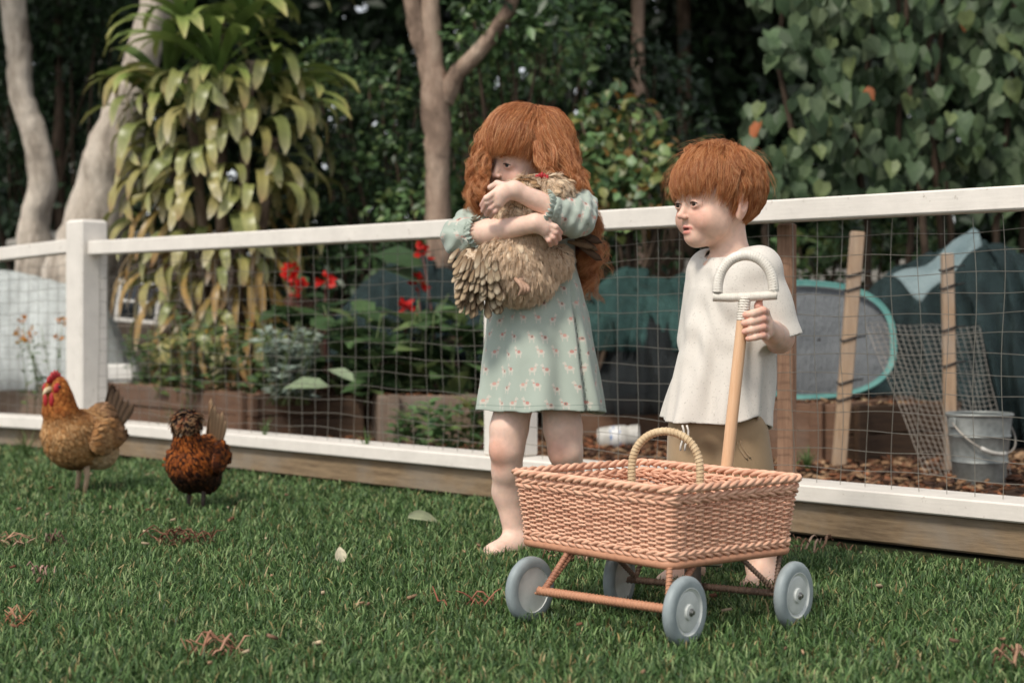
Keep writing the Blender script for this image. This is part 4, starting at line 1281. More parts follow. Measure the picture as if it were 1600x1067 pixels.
def relax(P, Fq, n=1, lam=.5):
    for _ in range(n):
        acc = np.zeros_like(P); w = np.zeros(len(P))
        for i in range(4):
            j = (i + 1) % 4
            np.add.at(acc, Fq[:, i], P[Fq[:, j]]); np.add.at(w, Fq[:, i], 1)
            np.add.at(acc, Fq[:, j], P[Fq[:, i]]); np.add.at(w, Fq[:, j], 1)
        P = P + lam * (acc / np.maximum(w, 1)[:, None] - P)
    return P

def sculpt_obj(name, sc, m_, parent, colfn=None, smooth_n=1):
    P, Fq = sc.mesh()
    if smooth_n: P = relax(P, Fq, smooth_n)
    col = colfn(P) if colfn else None
    o = np_mesh(name, P, Fq, m_, parent, col, smooth=True)
    return o

def spots(P, base, items):
    """paint blush, lips ...: items of (centre, radius, colour, amount)."""
    c = np.repeat(np.array(C(base)[:3])[None], len(P), 0)
    for (q, r_, h, a) in items:
        q = np.array(q, float)
        if q.ndim == 1: d = np.linalg.norm(P - q, axis=1)
        else:
            d = np.full(len(P), 9.0)
            for i in range(len(q) - 1):
                ba = q[i + 1] - q[i]; t = np.clip(((P - q[i]) @ ba) / (ba @ ba), 0, 1)
                d = np.minimum(d, np.linalg.norm(P - q[i] - t[:, None] * ba, axis=1))
        w = np.clip(1.6 * np.exp(-(d / r_) ** 2), 0, 1)[:, None] * a
        c = c * (1 - w) + np.array(C(h)[:3]) * w
    return c

# ------------------------------------------------------------------ strands
def strands(name, P, rad, m_, parent, tip=.35):
    """P (n, k, 3) points of n strands -> one curves object."""
    n, k = P.shape[:2]
    cu = bpy.data.hair_curves.new(name)
    cu.add_curves([k] * n)
    cu.attributes['position'].data.foreach_set('vector', P.astype(np.float32).ravel())
    ra = cu.attributes.get('radius') or cu.attributes.new('radius', 'FLOAT', 'POINT')
    rr = np.asarray(rad, np.float32) * np.ones((n, k), np.float32)
    rr = rr * (1 - (1 - tip) * np.linspace(0, 1, k)[None] ** 2)
    ra.data.foreach_set('value', rr.astype(np.float32).ravel())
    cu.materials.append(m_)
    return link(bpy.data.objects.new(name, cu), parent)

def hair_mat(name, cols, rough=.38, spec=.35):
    t = NT(name)
    hi = t.N('ShaderNodeHairInfo')
    c = t.ramp(hi.outputs['Random'], [(i / (len(cols) - 1), C(h)) for i, h in enumerate(cols)])
    t.set(color=c, rough=rough, spec=spec)
    tr = t.N('ShaderNodeBsdfTranslucent'); t.L(c, tr.inputs[0])
    mx = t.N('ShaderNodeMixShader'); mx.inputs[0].default_value = .25
    t.L(t.b.outputs[0], mx.inputs[1]); t.L(tr.outputs[0], mx.inputs[2]); t.L(mx.outputs[0], t.out.inputs[0])
    return t.m

# ------------------------------------------------------------------ heads
SKIN = attr_mat('skin', .5, .35, sss=.25, nscale=70, namt=.075, bump=.08, bscale=650)
MAT_EYE = attr_mat('eye', .12, .5)
MAT_LASH = hair_mat('lash', ['#3a2418', '#5a3826'])
def child_head(sc, M, mouth_open=0.0, ears=(1, -1), full=1.0):
    """adds a young child's head in frame M: face along -y, eyes at z = 0."""
    sc.frame(M)
    sc.ell((0, .014, .036), (.073, .088, .080), .01)
    sc.ell((0, -.03, -.018), (.058, .056, .062), .03)
    sc.ell((0, -.048, .040), (.056, .040, .044), .02)
    for s in (-1, 1):
        sc.ell((s * .034, -.057, -.032), (.024, .023, .025), .018)
        sc.ell((s * .034, -.032, -.046), (.021, .026, .022), .022)
    sc.ell((0, -.065, -.068), (.019, .018, .016), .018)
    sc.limb((0, -.022, -.058), (0, -.055, -.068), .029, .020, .02)
    # eye sockets, brow
    for s in (-1, 1):
        sc.ell((s * .0285, -.092, -.001), (.0165, .013, .0105), .012, 'sub')
    # nose
    sc.limb((0, -.084, .000), (0, -.0965, -.0215), .0048, .0066, .011)
    sc.ell((0, -.0990, -.0226), (.0068, .0066, .0062), .005)
    for s in (-1, 1): sc.ell((s * .0074, -.0925, -.0258), (.0048, .0058, .0043), .004)
    # lids: a ball with an almond cut out
    for s in (-1, 1):
        sc.ell((s * .0285, -.0735, .0004), (.0150, .0140, .0125), .006)
        sc.ell((s * .0285, -.092, .0), (.0116, .016, .0050), .0014, 'sub', rot=(0, s * -2, s * 12))
    # lips
    for s in (-1, 1): sc.limb((0, -.0868, -.0462), (s * .0150, -.0790, -.0490), .0038, .0022, .005)
    sc.ell((0, -.0838, -.0560 - mouth_open), (.0108, .0056, .0046), .006)
    sc.limb((-.0135, -.0860, -.0503 - mouth_open * .4), (.0135, -.0860, -.0503 - mouth_open * .4), .0010 + mouth_open * .55, .0011 + mouth_open * .55, .0016, 'sub')
    sc.ell((0, -.095, -.0503 - mouth_open * .5), (.0085, .012, .0012 + mouth_open * .85), .0015, 'sub')
    for s in (-1, 1): sc.ell((s * .0040, -.1000, -.0300), (.0022, .0028, .0016), .0012, 'sub')
    for s in ears:
        sc.ell((s * .0745, .010, -.006), (.0075, .0175, .028), .006, rot=(0, s * 10, s * 22))
        sc.ell((s * .0710, .002, -.026), (.006, .009, .012), .006)
        sc.ell((s * .0830, .0075, -.001), (.0045, .0095, .0165), .004, 'sub', rot=(0, s * 10, s * 22))
    sc.frame()
def face_spots(M, mouth_open=0.0):
    M = np.array(M)
    w = lambda p: M[:3, :3] @ np.array(p, float) + M[:3, 3]
    it = []
    for s in (-1, 1):
        it += [(w((s * .038, -.078, -.030)), .024, '#dba08c', .55), (w((s * .0755, .012, -.01)), .024, '#dda18c', .5), (w((s * .0285, -.088, -.004)), .012, '#d3a08d', .35)]
    it += [(w((0, -.106, -.024)), .011, '#dda391', .5), (w((0, -.083, -.078)), .014, '#e0ac98', .35)]
    up = np.array([w(p) for p in ((-.0140, -.082, -.0490), (0, -.0915, -.0466), (.0140, -.082, -.0490))])
    lo = np.array([w(p) for p in ((-.0100, -.086, -.0540 - mouth_open), (0, -.0900, -.0562 - mouth_open), (.0100, -.086, -.0540 - mouth_open))])
    it += [(up, .0032, '#c4756a', .85), (lo, .0046, '#c97a6e', .85)]
    if mouth_open: it.append((np.array([w((-.006, -.083, -.0503 - mouth_open * .5)), w((.006, -.083, -.0503 - mouth_open * .5))]), .0030, '#5a2620', 1.0))
    return it
def eyes(M, parent, iris='#4a3626', look=(0, 0), sides=(1, -1), lash=True, brow='#a8613a', inv=None):
    for s in sides:
        c = Vector((s * .0285, -.0742, 0))
        mb = MB(); n, k = 28, 20
        for i in range(k + 1):
            for j in range(n):
                th = math.pi * i / k; ph = 2 * math.pi * j / n
                p = (.0108 * math.sin(th) * math.cos(ph), -.0108 * math.cos(th), .0108 * math.sin(th) * math.sin(ph))
                d = math.degrees(th)
                cc = C('#0b0806') if d < 17 else C(iris) if d < 36 else C('#2b1d14') if d < 40 else C('#d9cfc6')
                mb.v.append(p); mb.col.append(cc)
        for i in range(k):
            for j in range(n): mb.f.append((i * n + j, i * n + (j + 1) % n, (i + 1) * n + (j + 1) % n, (i + 1) * n + j)); mb.m.append(0)
        o = mb.build('eye', MAT_EYE, parent, smooth=True, colors=True)
        o.matrix_local = Matrix(M) @ Matrix.Translation(c) @ Euler((look[1], 0, look[0])).to_matrix().to_4x4()
        mb = MB()
        mb.tube([Matrix(M) @ Vector((s * .0285 + .0122 * math.cos(a), -.0874 + .0050 * abs(math.cos(a)) ** 2.2, -.0002 + .0047 * math.sin(a))) for a in np.linspace(.12, math.pi - .12, 13)], [.0005, .0008, .0010, .0011, .0011, .0011, .0011, .0011, .0011, .0011, .0010, .0008, .0005], 5)
        mb.build('eyelash', MAT_LASH, parent, smooth=True)
        if brow:
            g = np.random.default_rng(5); n = 90; P = np.zeros((n, 4, 3))
            for i in range(n):
                f = g.random(); x = s * (.0135 + .031 * f); z = .0185 + .0065 * math.sin(f * 2.3) + g.normal() * .0013
                y = -.0905 + .026 * max(0, f - .15) ** 1.7
                for q in range(4): P[i, q] = Matrix(M) @ Vector((x + s * q * .0020, y - .0012 + q * .0004 * f, z + q * .0004))
            strands('eyebrow', P, .00032, hair_mat('brow_hair', [brow, '#8f5230']), parent)
# ------------------------------------------------------------------ the boy
BD = 3.53
def bp(x, y, dd=0.0): return np.array(px(x, y, BD + dd))
boy_base = Vector((bp(1140, 0)[0], BD + .03, 0))
boy = empty('person', boy_base, 0, 'barefoot toddler with short ginger hair, oatmeal t-shirt and khaki pants gripping the wagon handle', 'person')
def rel(o, base): o.location = o.location - Vector(base) if False else o.location; return o
BHM = Matrix.Translation(bp(1121, 319)) @ Euler((R(2), R(-3), R(-57)), 'XYZ').to_matrix().to_4x4()
BHM = Matrix.Translation(bp(1121, 319)) @ Matrix.Rotation(R(-60), 4, 'Z') @ Matrix.Rotation(R(3), 4, 'X')
def bh(p): return np.array(BHM @ Vector(p))
lo = bp(1000, 940, -.30); hi = bp(1250, 190, .16)
sc = Sculpt((lo[0], BD - .27, -.01), (hi[0], BD + .15, .96), .0019, [(-.012, .10, .0022), (.10, .44, .006), (.44, .60, .0019), (.60, .63, .003), (.63, .90, .0017), (.90, .955, .004)])
child_head(sc, BHM, .0022)
# neck, torso
UP_ = np.array((0, 0, 1.0)); nb = bp(1143, 415, .01)
sc.limb(bh((0, .022, -.035)), nb, .037, .040, .02)
sc.limb(nb, bp(1142, 450, .004), .040, .056, .03)
sc.limb(bp(1140, 455, .004), bp(1120, 640), .058, .074, .02)
sc.ell(tuple(bp(1136, 399, .006) - UP_ * .020), (.046, .043, .022), .015)
sc.ell(tuple(bp(1136, 399, .006) - UP_ * .026 + np.array((-.79, -.62, 0)) * .016), (.040, .036, .020), .015)
# arms
FB = np.array((-math.sin(R(52)), -math.cos(R(52)), 0)); LB = np.array((-FB[1], FB[0], 0)); UP = np.array((0, 0, 1.0))
TC = lambda x, y: bp(x, y, 0)
lsh = TC(1146, 432) + LB * .078
rsh = TC(1146, 432) - LB * .078
lel = bp(1217, 528, -.06); lwr = bp(1207, 520, -.165)
sc.chain([lsh, lel], [.034, .029], .02)
sc.limb(lel, lwr, .030, .0235, .015)
PD = BD - .225                                    # depth of the pole where he holds it
def hp(x, y, dd=0.0): return np.array(px(x, y, PD + dd))
# palm on the near side of the pole, fingers curling across it, thumb pointing up
sc.limb(lwr, hp(1194, 508, .012), .022, .017, .012)
sc.limb(hp(1194, 492, .008), hp(1196, 520, .010), .0125, .0135, .012)
fing = [(478, 486, 487), (491, 499, 500), (504, 511, 513), (517, 523, 524)]
for i, (ya, yb, yc) in enumerate(fing):
    r_ = (.0078, .0080, .0077, .0068)[i]
    sh = (0, -2, -1, 4)[i]
    sc.chain([hp(1197, ya + 10, .002), hp(1192, ya + 7, -.019), hp(1176 + sh, yb + 4, -.029), hp(1165 + sh, yc + 5, -.021)], [r_ * 1.08, r_ * 1.05, r_, r_ * .88], .0016)
sc.chain([hp(1198, 500, .012), hp(1187, 488, .008), hp(1185, 478, .004), hp(1187, 470, .006)], [.0105, .0090, .0082, .0066], .004)
# right arm hangs on his far side
rel_ = TC(1128, 540) - LB * .092 - FB * .02; sc.chain([rsh, rel_], [.030, .027], .02)
# legs
lhip, rhip = bp(1136, 690, 0) + LB * .034, bp(1112, 690, 0) - LB * .034
lkn, lan = bp(1172, 790, -.01), bp(1191, 884, .03)
sc.chain([lhip, lkn, bp(1189, 850, .03), lan], [.048, .044, .036, .030], .02)
rkn, ran = bp(1085, 790, .02), bp(1074, 884, .05)
sc.chain([rhip, rkn, ran], [.048, .044, .030], .02)
def foot(sc, ankle, heading, q=1.0, left=True):
    """bare foot under the ankle; heading is the toe direction on the ground."""
    h = np.array((heading[0], heading[1], 0.0)); h /= np.linalg.norm(h); sd = np.array((-h[1], h[0], 0)) * (1 if left else -1)   # sd: to the outer side
    a = np.array(ankle)
    g0 = np.array((a[0], a[1], 0))
    g = lambda f_, s_, z_: g0 + (h * f_ + sd * s_ + UP * z_) * q
    sc.limb(a, g(-.018, 0, .024), .030 * q, .026 * q, .02)
    sc.ell(tuple(g(-.022, 0, .022)), (.024 * q, .024 * q, .022 * q), .015)
    sc.limb(a - UP * .004, g(.070, 0, .020), .027 * q, .018 * q, .02)
    sc.limb(g(.02, 0, .020), g(.078, -.014, .015), .025 * q, .016 * q, .016)
    sc.limb(g(.02, .012, .018), g(.070, .020, .013), .020 * q, .014 * q, .016)
    for i in range(5):
        f = i / 4; r_ = (.0108 if i == 0 else .0078 - .0008 * i) * q
        fx = .082 - .022 * f ** 1.5
        sc.limb(g(fx, -.026 + .052 * f, .014), g(fx + .024 - .008 * f, -.026 + .052 * f, .011), r_ * .95, r_, .004)
foot(sc, lan, (-.28, -1.0))
foot(sc, ran, (-.6, -.8), left=False)
bcol = lambda P: spots(P, '#e0bca8', face_spots(BHM, .0022) + [
    (np.array([hp(1192, y, -.019) for y in (488, 500, 512, 524)]), .012, '#cf8f7c', .6), (np.array([hp(1165, y, -.022) for y in (492, 505, 518, 528)]), .008, '#d59480', .6),
    (hp(1187, 472, .004), .014, '#c9705c', .55), (lel, .05, '#d9a690', .4), (lkn, .04, '#d79c86', .5)])
body_ = sculpt_obj('body', sc, SKIN, None, bcol, 1)
body_.data.transform(Matrix.Translation(-boy_base)); body_.parent = boy
def to_base(o, parent, base):
    """vertices were given in world space: bring them under the thing."""
    o.data.transform(Matrix.Translation(-Vector(base))); o.parent = parent; return o
BHL = Matrix.Translation(-boy_base) @ BHM
eyes(BHL, boy, '#3d2a1e', look=(-.10, .05))

# ---- hair
GINGER = ['#8c4c2d', '#b06b3e', '#c88a56', '#daa573', '#9f5c37', '#c07b4c', '#e4b688']
MAT_GINGER = hair_mat('ginger_hair', GINGER, .34, .4)
MAT_GINGER_BASE = mat('ginger_hair_base', C('#7c3d1f'), .6, .25, 60)
BCUT = [(0, .036), (35, .035), (52, .027), (64, .004), (78, -.014), (86, .008), (104, .010), (114, -.03), (140, -.055), (180, -.060)]
def cut_z(p, cut): return np.interp(np.degrees(np.arctan2(np.abs(p[..., 0]), -(p[..., 1] - .01))), [c[0] for c in cut], [c[1] for c in cut])
hc = Sculpt(tuple(bp(1020, 400, 0) - np.array((0, .16, 0))), tuple(bp(1215, 190, 0) + np.array((0, .16, 0))), .0022)
MI = np.linalg.inv(np.array(BHM))
def cap_fn(cr, cc, cut, lift=.004):
    def f(X, Y, Z):
        x = MI[0, 0] * X + MI[0, 1] * Y + MI[0, 2] * Z + MI[0, 3]; y = MI[1, 0] * X + MI[1, 1] * Y + MI[1, 2] * Z + MI[1, 3]; z = MI[2, 0] * X + MI[2, 1] * Y + MI[2, 2] * Z + MI[2, 3]
        q = np.sqrt(((x - cc[0]) / cr[0]) ** 2 + ((y - cc[1]) / cr[1]) ** 2 + ((z - cc[2]) / cr[2]) ** 2)
        d = (q - 1) * min(cr)
        zc = np.interp(np.degrees(np.arctan2(np.abs(x), -(y - .01))), [c[0] for c in cut], [c[1] for c in cut]) + lift
        return np.maximum(d, zc - z)
    return f
hc.fn(cap_fn((.0772, .0990, .0838), (0, .007, .038), BCUT, .006), (-9, -9, -9), (9, 9, 9))
hair = sculpt_obj('hair', hc, MAT_GINGER_BASE, None, None, 3)
to_base(hair, boy, boy_base)

def comb(n, M, crown, lens, seed, k=14, lift=.012, grav=.25, clump=0.6, wave=.0, wl=.05, cr=(.0765, .0985, .083), cc=(0, .007, .038), region=None, layer=(.002, .012), cl_n=260, cut=None, swirl=0.0, local=False, cutvar=.006, clampout=True):
    """strands that run over the skull away from the crown, trimmed along the hairline 'cut'."""
    g = np.random.default_rng(seed)
    cr, cc, crown = np.array(cr), np.array(cc), np.array(crown)
    q = unit(g.normal(size=(n * 4, 3)))
    p = q * cr + cc
    keep = region(p) if region else np.ones(len(p), bool)
    p = p[keep][:n]; n = len(p)
    ci = g.integers(0, n, cl_n)
    own = np.concatenate([((p[i:i + 2000, None, :] - p[ci][None]) ** 2).sum(2).argmin(1) for i in range(0, n, 2000)])
    L = lens(p) * g.uniform(.85, 1.08, n)
    off = g.uniform(*layer, n)
    P = np.zeros((n, k, 3)); cur = p.copy(); P[:, 0] = cur
    cnoise = g.normal(size=(cl_n, 3)) * .30
    vel = None
    for j in range(1, k):
        nrm = unit((cur - cc) / cr ** 2)
        away = cur - crown
        away = unit(away - (away * nrm).sum(1, keepdims=True) * nrm)
        if swirl: away = unit(away + swirl * np.cross(nrm, away))
        dirv = away + cnoise[own] * (.3 + .5 * clump) + np.array((0, 0, -grav)) * (j / k)
        if j <= 3: dirv = dirv + nrm * lift * 30 * (1 - (j - 1) / 3)
        vel = unit(dirv) if vel is None else unit(vel * .5 + unit(dirv) * .6)
        cur = cur + vel * (L / (k - 1))[:, None]
        s_ = np.sqrt((((cur - cc) / (cr + off[:, None] * (.3 + .7 * min(1, j / 4)))) ** 2).sum(1))
        cur = cc + (cur - cc) * np.where(s_ < 1, 1 / np.maximum(s_, 1e-3), 1)[:, None]
        if j > 3:
            s_ = np.sqrt((((cur - cc) / (cr + off[:, None] + .004)) ** 2).sum(1))
            if clampout: cur = cc + (cur - cc) * np.where((s_ > 1) & (cur[:, 2] > cc[2] - .12), 1 / s_, 1)[:, None]
        P[:, j] = cur
    cnt = np.maximum(np.bincount(own, minlength=cl_n), 1)
    tip = np.stack([np.stack([np.bincount(own, P[:, j, a], cl_n) / cnt for a in range(3)], 1) for j in range(k)], 1)
    w = (np.linspace(0, 1, k) ** 1.2 * clump)[None, :, None]
    P = P * (1 - w) + (tip[own] + (P - tip[own]) * .35) * w
    if wave:
        ph = g.uniform(0, 6.28, (cl_n, 2))[own] + g.normal(0, .35, (n, 2))
        arc = np.linspace(0, 1, k)[None] * L[:, None]
        A = wave * np.linspace(0, 1, k)[None] ** .8
        sx = np.sin(arc / wl * 6.28 + ph[:, :1]) * A; sy = np.cos(arc / wl * 6.28 * .9 + ph[:, 1:]) * A
        P[:, :, 0] += sx; P[:, :, 1] += sy * .6; P[:, :, 2] += sy * .4
    if cut is not None:
        below = P[:, :, 2] < cut_z(P, cut) + g.normal(0, cutvar, n)[:, None]
        first = np.where(below.any(1), below.argmax(1), k - 1)
        ok = first > 1
        P, first = P[ok], first[ok]; n = len(P)
        tt = np.linspace(0, 1, k)[None] * (first - .3)[:, None]
        i0 = np.clip(np.floor(tt).astype(int), 0, k - 2); f = (tt - i0)[..., None]
        ar = np.arange(n)[:, None]
        P = P[ar, i0] * (1 - f) + P[ar, i0 + 1] * f
    if local: return P
    M = np.array(M)
    return P @ M[:3, :3].T + M[:3, 3]
def breg(p):
    x, y, z = p.T
    hl = np.interp(np.degrees(np.arctan2(np.abs(x), -(y - .01))), [0, 30, 55, 75, 95, 110, 150, 180], [.082, .080, .062, .03, .02, .0, -.035, -.04])
    return z > hl
P = comb(17000, BHL, (.016, .060, .128), lambda p: np.where(p[:, 1] < .02, .150, .085) * 1.0, 201, 16, .008, .12, clump=.74, region=breg, layer=(.002, .012), cl_n=300, wave=.0030, wl=.04, cut=BCUT, swirl=.45, cutvar=.013)
st = strands('hair_strands', P, .00032, MAT_GINGER, hair)
# tousled locks round the crown
P = comb(4200, BHL, (.016, .060, .128), lambda p: np.full(len(p), .042), 207, 12, .022, .10, clump=.85, region=lambda p: (p[:, 2] > .08) & (p[:, 1] > -.02), layer=(.007, .018), cl_n=70, wave=.004, wl=.05, swirl=.8)
strands('crown_locks', P, .00030, MAT_GINGER, hair)
P = comb(420, M=BHL, clampout=False, crown=(.016, .060, .128), lens=lambda p: np.full(len(p), .06), seed=205, k=10, lift=.030, grav=-.1, clump=.1, region=lambda p: p[:, 2] > .05, layer=(.01, .03), cl_n=100, wave=.004, wl=.06)
strands('flyaway_hair', P, .00015, MAT_GINGER, hair)

# ---- shirt: a boxy knitted tee
def jersey(name, base, fleck, scale=420):
    t = NT(name); v = t.coord()
    n = t.noise(v, scale, 2, .6); n2 = t.noise(v, 9, 4, .6); n3 = t.noise(t.mapping(v, (1, 1, 3)), 260, 3, .6)
    c = t.mix(t.math('MULTIPLY', t.ramp(n, [(.62, (0, 0, 0)), (.68, (1, 1, 1))]), .55), base, fleck)
    c = t.mix(1.0, c, t.ramp(n2, [(.3, (.94,) * 3), (.7, (1.03,) * 3)]), 'MULTIPLY')
    t.set(color=c, rough=.85, spec=.15, sheen=.25)
    t.bump(n3, .35, .0015)
    return t.m
MAT_TEE = jersey('oatmeal_jersey', C('#d3cdc4'), C('#98928a'), 300)
AX = np.array([(px(1146, 405, BD)[2], 1146, .072, .054), (px(0, 420, BD)[2], 1145, .088, .066), (px(0, 450, BD)[2], 1143, .096, .079), (px(0, 520, BD)[2], 1137, .100, .088), (px(0, 600, BD)[2], 1125, .112, .100), (px(0, 700, BD)[2], 1112, .128, .114)])
zz = AX[::-1, 0]
def tee_fn(X, Y, Z):
    cx = np.interp(Z, zz, ((AX[::-1, 1] - 800) / F * BD)); a = np.interp(Z, zz, AX[::-1, 2]); b = np.interp(Z, zz, AX[::-1, 3])
    dx, dy = X - cx, Y - BD
    u = dx * LB[0] + dy * LB[1]; v = -(dx * FB[0] + dy * FB[1])
    th = np.arctan2(v / b, u / a)
    drop = np.clip((.66 - Z) / .3, 0, 1)
    fold = .0022 * np.sin(Z * 95 + th * 7 + np.sin(th * 5) * 2) * np.exp(-((th + 1.2) / 1.0) ** 2) * np.clip((Z - .42) / .1, 0, 1) + .0085 * np.sin(th * 5 + 1.2 + Z * 6) * drop + .0055 * np.sin(th * 9 - Z * 13 + .5) * drop + .003 * np.sin(th * 15 + Z * 17) * drop + .0035 * np.sin(Z * 46 + th * 3) * np.exp(-((Z - .55) / .07) ** 2) + .004 * np.sin(th * 3 + Z * 26) * (1 - drop * .5) * .6
    q = np.sqrt((u / (a + fold)) ** 2 + (v / (b + fold)) ** 2)
    return (q - 1) * np.minimum(a, b) * .95
c0 = bp(1125, 700); 
ts = Sculpt((c0[0] - .17, BD - .20, .30), (c0[0] + .21, BD + .17, .725), .0023)
# rounded shoulders and wide short sleeves
ts.limb(bp(1146, 414) - LB * .075, bp(1146, 414) + LB * .075, .036, .036, .03)
cuffL = bp(1219, 533, -.062)
ts.chain([lsh + UP * .006, bp(1199, 478, -.055), cuffL], [.046, .047, .050], .028)
cuffR = rel_ + UP * .01
ts.chain([rsh, cuffR], [.046, .046], .025)
def plane_cut(p, nrm): 
    nrm = np.array(nrm, float) / np.linalg.norm(nrm)
    return lambda X, Y, Z: (X - p[0]) * nrm[0] + (Y - p[1]) * nrm[1] + (Z - p[2]) * nrm[2]
dv = cuffL - np.array(bp(1199, 478, -.055)); dv /= np.linalg.norm(dv)
ts.fn(lambda X, Y, Z: np.where((X - cuffL[0]) ** 2 + (Y - cuffL[1]) ** 2 + (Z - cuffL[2]) ** 2 < .01, (X - cuffL[0]) * dv[0] + (Y - cuffL[1]) * dv[1] + (Z - cuffL[2]) * dv[2], -.05), cuffL - .09, cuffL + .09, 0, 'int')
ts.fn(tee_fn, (-9, -9, -9), (9, 9, .70), .022)
ts.shell(.0048)
# neck hole
NC = bp(1136, 399, .008); nax = UP + FB * .30; nax /= np.linalg.norm(nax)
ts.limb(NC + nax * .08, NC, .046, .046, .004, 'sub')
def hem(X, Y, Z):
    u = (X - c0[0]) * LB[0] + (Y - BD) * LB[1]; v = (X - c0[0]) * FB[0] + (Y - BD) * FB[1]
    side = np.exp(-((np.abs(u) - .125) / .035) ** 2 - (v / .05) ** 2)
    z0 = .352 + .016 * side - .022 * np.clip(-v / .1, 0, 1) + .0010 * np.sin(u * 60)
    return z0 - Z
ts.fn(hem, (-9, -9, 0), (9, 9, .44), 0, 'int')
def cuff_hole(X, Y, Z):
    al = (X - cuffL[0]) * dv[0] + (Y - cuffL[1]) * dv[1] + (Z - cuffL[2]) * dv[2]
    ra = np.sqrt(np.maximum((X - cuffL[0]) ** 2 + (Y - cuffL[1]) ** 2 + (Z - cuffL[2]) ** 2 - al ** 2, 0))
    return np.maximum(np.maximum(ra - .0435, np.abs(al) - .014), .016 - tee_fn(X, Y, Z))
ts.fn(cuff_hole, cuffL - .07, cuffL + .07, 0, 'sub')
tee = sculpt_obj('shirt', ts, MAT_TEE, None, None, 1); to_base(tee, boy, boy_base)
# ribbed neckband
def ring(c, ax, r1, r2, tr, m_, parent, name, base, n=48, wob=0):
    ax = ax / np.linalg.norm(ax); A, B, _ = frame(ax, FB)
    P = [c + A * r1 * math.cos(t_) + B * r2 * math.sin(t_) for t_ in np.linspace(0, 2 * np.pi, n, endpoint=False)]
    mb = MB(); mb.tube(np.array(P) - np.array(base), tr, 8, closed=True)
    return mb.build(name, m_, parent, smooth=True)
ring(NC - nax * .001, nax, .0490, .0475, .0060, MAT_TEE, tee, 'neckband', boy_base)

# ---- khaki pants
MAT_KHAKI = jersey('khaki_cotton', C('#a38a6c'), C('#8b7559'), 500)
ps = Sculpt((c0[0] - .14, BD - .14, .13), (c0[0] + .17, BD + .15, .42), .0032)
ps.ell(bp(1122, 668), (.086, .082, .055), .01)
ps.chain([lhip + UP * .02, lkn + UP * .01, bp(1186, 835, .01)], [.063, .059, .055], .022)
ps.chain([rhip + UP * .02, rkn + UP * .01, bp(1078, 835, .03)], [.070, .062, .056], .022)
ps.fn(lambda X, Y, Z: (.175 - Z) + 0 * X, (-9, -9, 0), (9, 9, .3), 0, 'int')
ps.fn(lambda X, Y, Z: -.004 + .0035 * np.sin(Z * 70 + X * 50) + .002 * np.sin(X * 130 - Z * 40), (-9, -9, -9), (-8, -8, -8))
pants = sculpt_obj('pants', ps, MAT_KHAKI, None, None, 1); to_base(pants, boy, boy_base); pants_inv = Matrix.Translation(-boy_base)
bpy.context.view_layer.update()
for dd_ in (0, 5):
    P = []
    for t_ in np.linspace(0, 1, 9):
        c_ = bp(1152 + dd_ + 16 * t_ ** 1.6, 690 + 28 * t_ - dd_ * .4)
        ray = unit(np.array(c_) - np.array((0, 0, EYE))); o_, h_ = Vector((0, 0, EYE)), Vector(ray)
        ok_, hit_, _, _ = pants.ray_cast(pants_inv @ o_, (pants_inv.to_3x3() @ h_).normalized())
        P.append((np.array(hit_) - ray * .0004) if ok_ else np.array(c_) - np.array(boy_base))
    mb = MB(); mb.tube(P, .0016, 5); mb.build('pocket_welt', MAT_KHAKI, pants, smooth=True)
mb = MB()
for dx in (0, 7): mb.tube([np.array(bp(1066 + dx + 3 * math.sin(q), 664 + q * 8, -.098)) - np.array(boy_base) for q in range(6)], .0022, 5)
mb.build('drawstring', MAT_TEE, pants, smooth=True)
# ------------------------------------------------------------------ the girl
GD = 4.0
def gq(x, y, dd=0.0): return np.array(px(x, y, GD + dd))
girl_base = Vector((gq(838, 0)[0], GD, 0))
girl = empty('person', girl_base, 0, 'barefoot girl with long wavy red hair and pale green dress hugging a buff hen', 'person')
GHM = Matrix.Translation(gq(819, 250, .0)) @ Matrix.Rotation(R(-46), 4, 'Z') @ Matrix.Rotation(R(8), 4, 'Y') @ Matrix.Rotation(R(11), 4, 'X') @ Matrix.Scale(1.02, 4)
def gh(p): return np.array(GHM @ Vector(p))
GF = np.array((-math.sin(R(42)), -math.cos(R(42)), 0)); GL = np.array((-GF[1], GF[0], 0))
lo = gq(690, 900); hi = gq(960, 150)
gs = Sculpt((lo[0], GD - .29, -.01), (hi[0], GD + .13, 1.09), .0021, [(-.012, .10, .0026), (.10, .36, .005), (.36, .70, .010), (.70, .80, .0021), (.80, 1.06, .0018), (1.06, 1.09, .005)])
child_head(gs, GHM, 0.0)
gnb = gq(836, 318, .02)
gs.limb(gh((0, .024, -.035)), gnb, .036, .040, .02)
gs.limb(gnb, gq(838, 360, .02), .045, .062, .03)
gs.limb(gq(838, 365, .02), gq(842, 520, .01), .062, .085, .02)
glsh, grsh = gq(838, 322, .02) + GL * .090, gq(838, 328, .02) - GL * .084
glel, glwr = gq(905, 343, -.155), gq(803, 297, -.205)
gs.chain([glsh, glel], [.034, .029], .02)
mid = glel * .6 + glwr * .4
gs.chain([glel, mid, glwr], [.0285, .0285, .0195], .012)
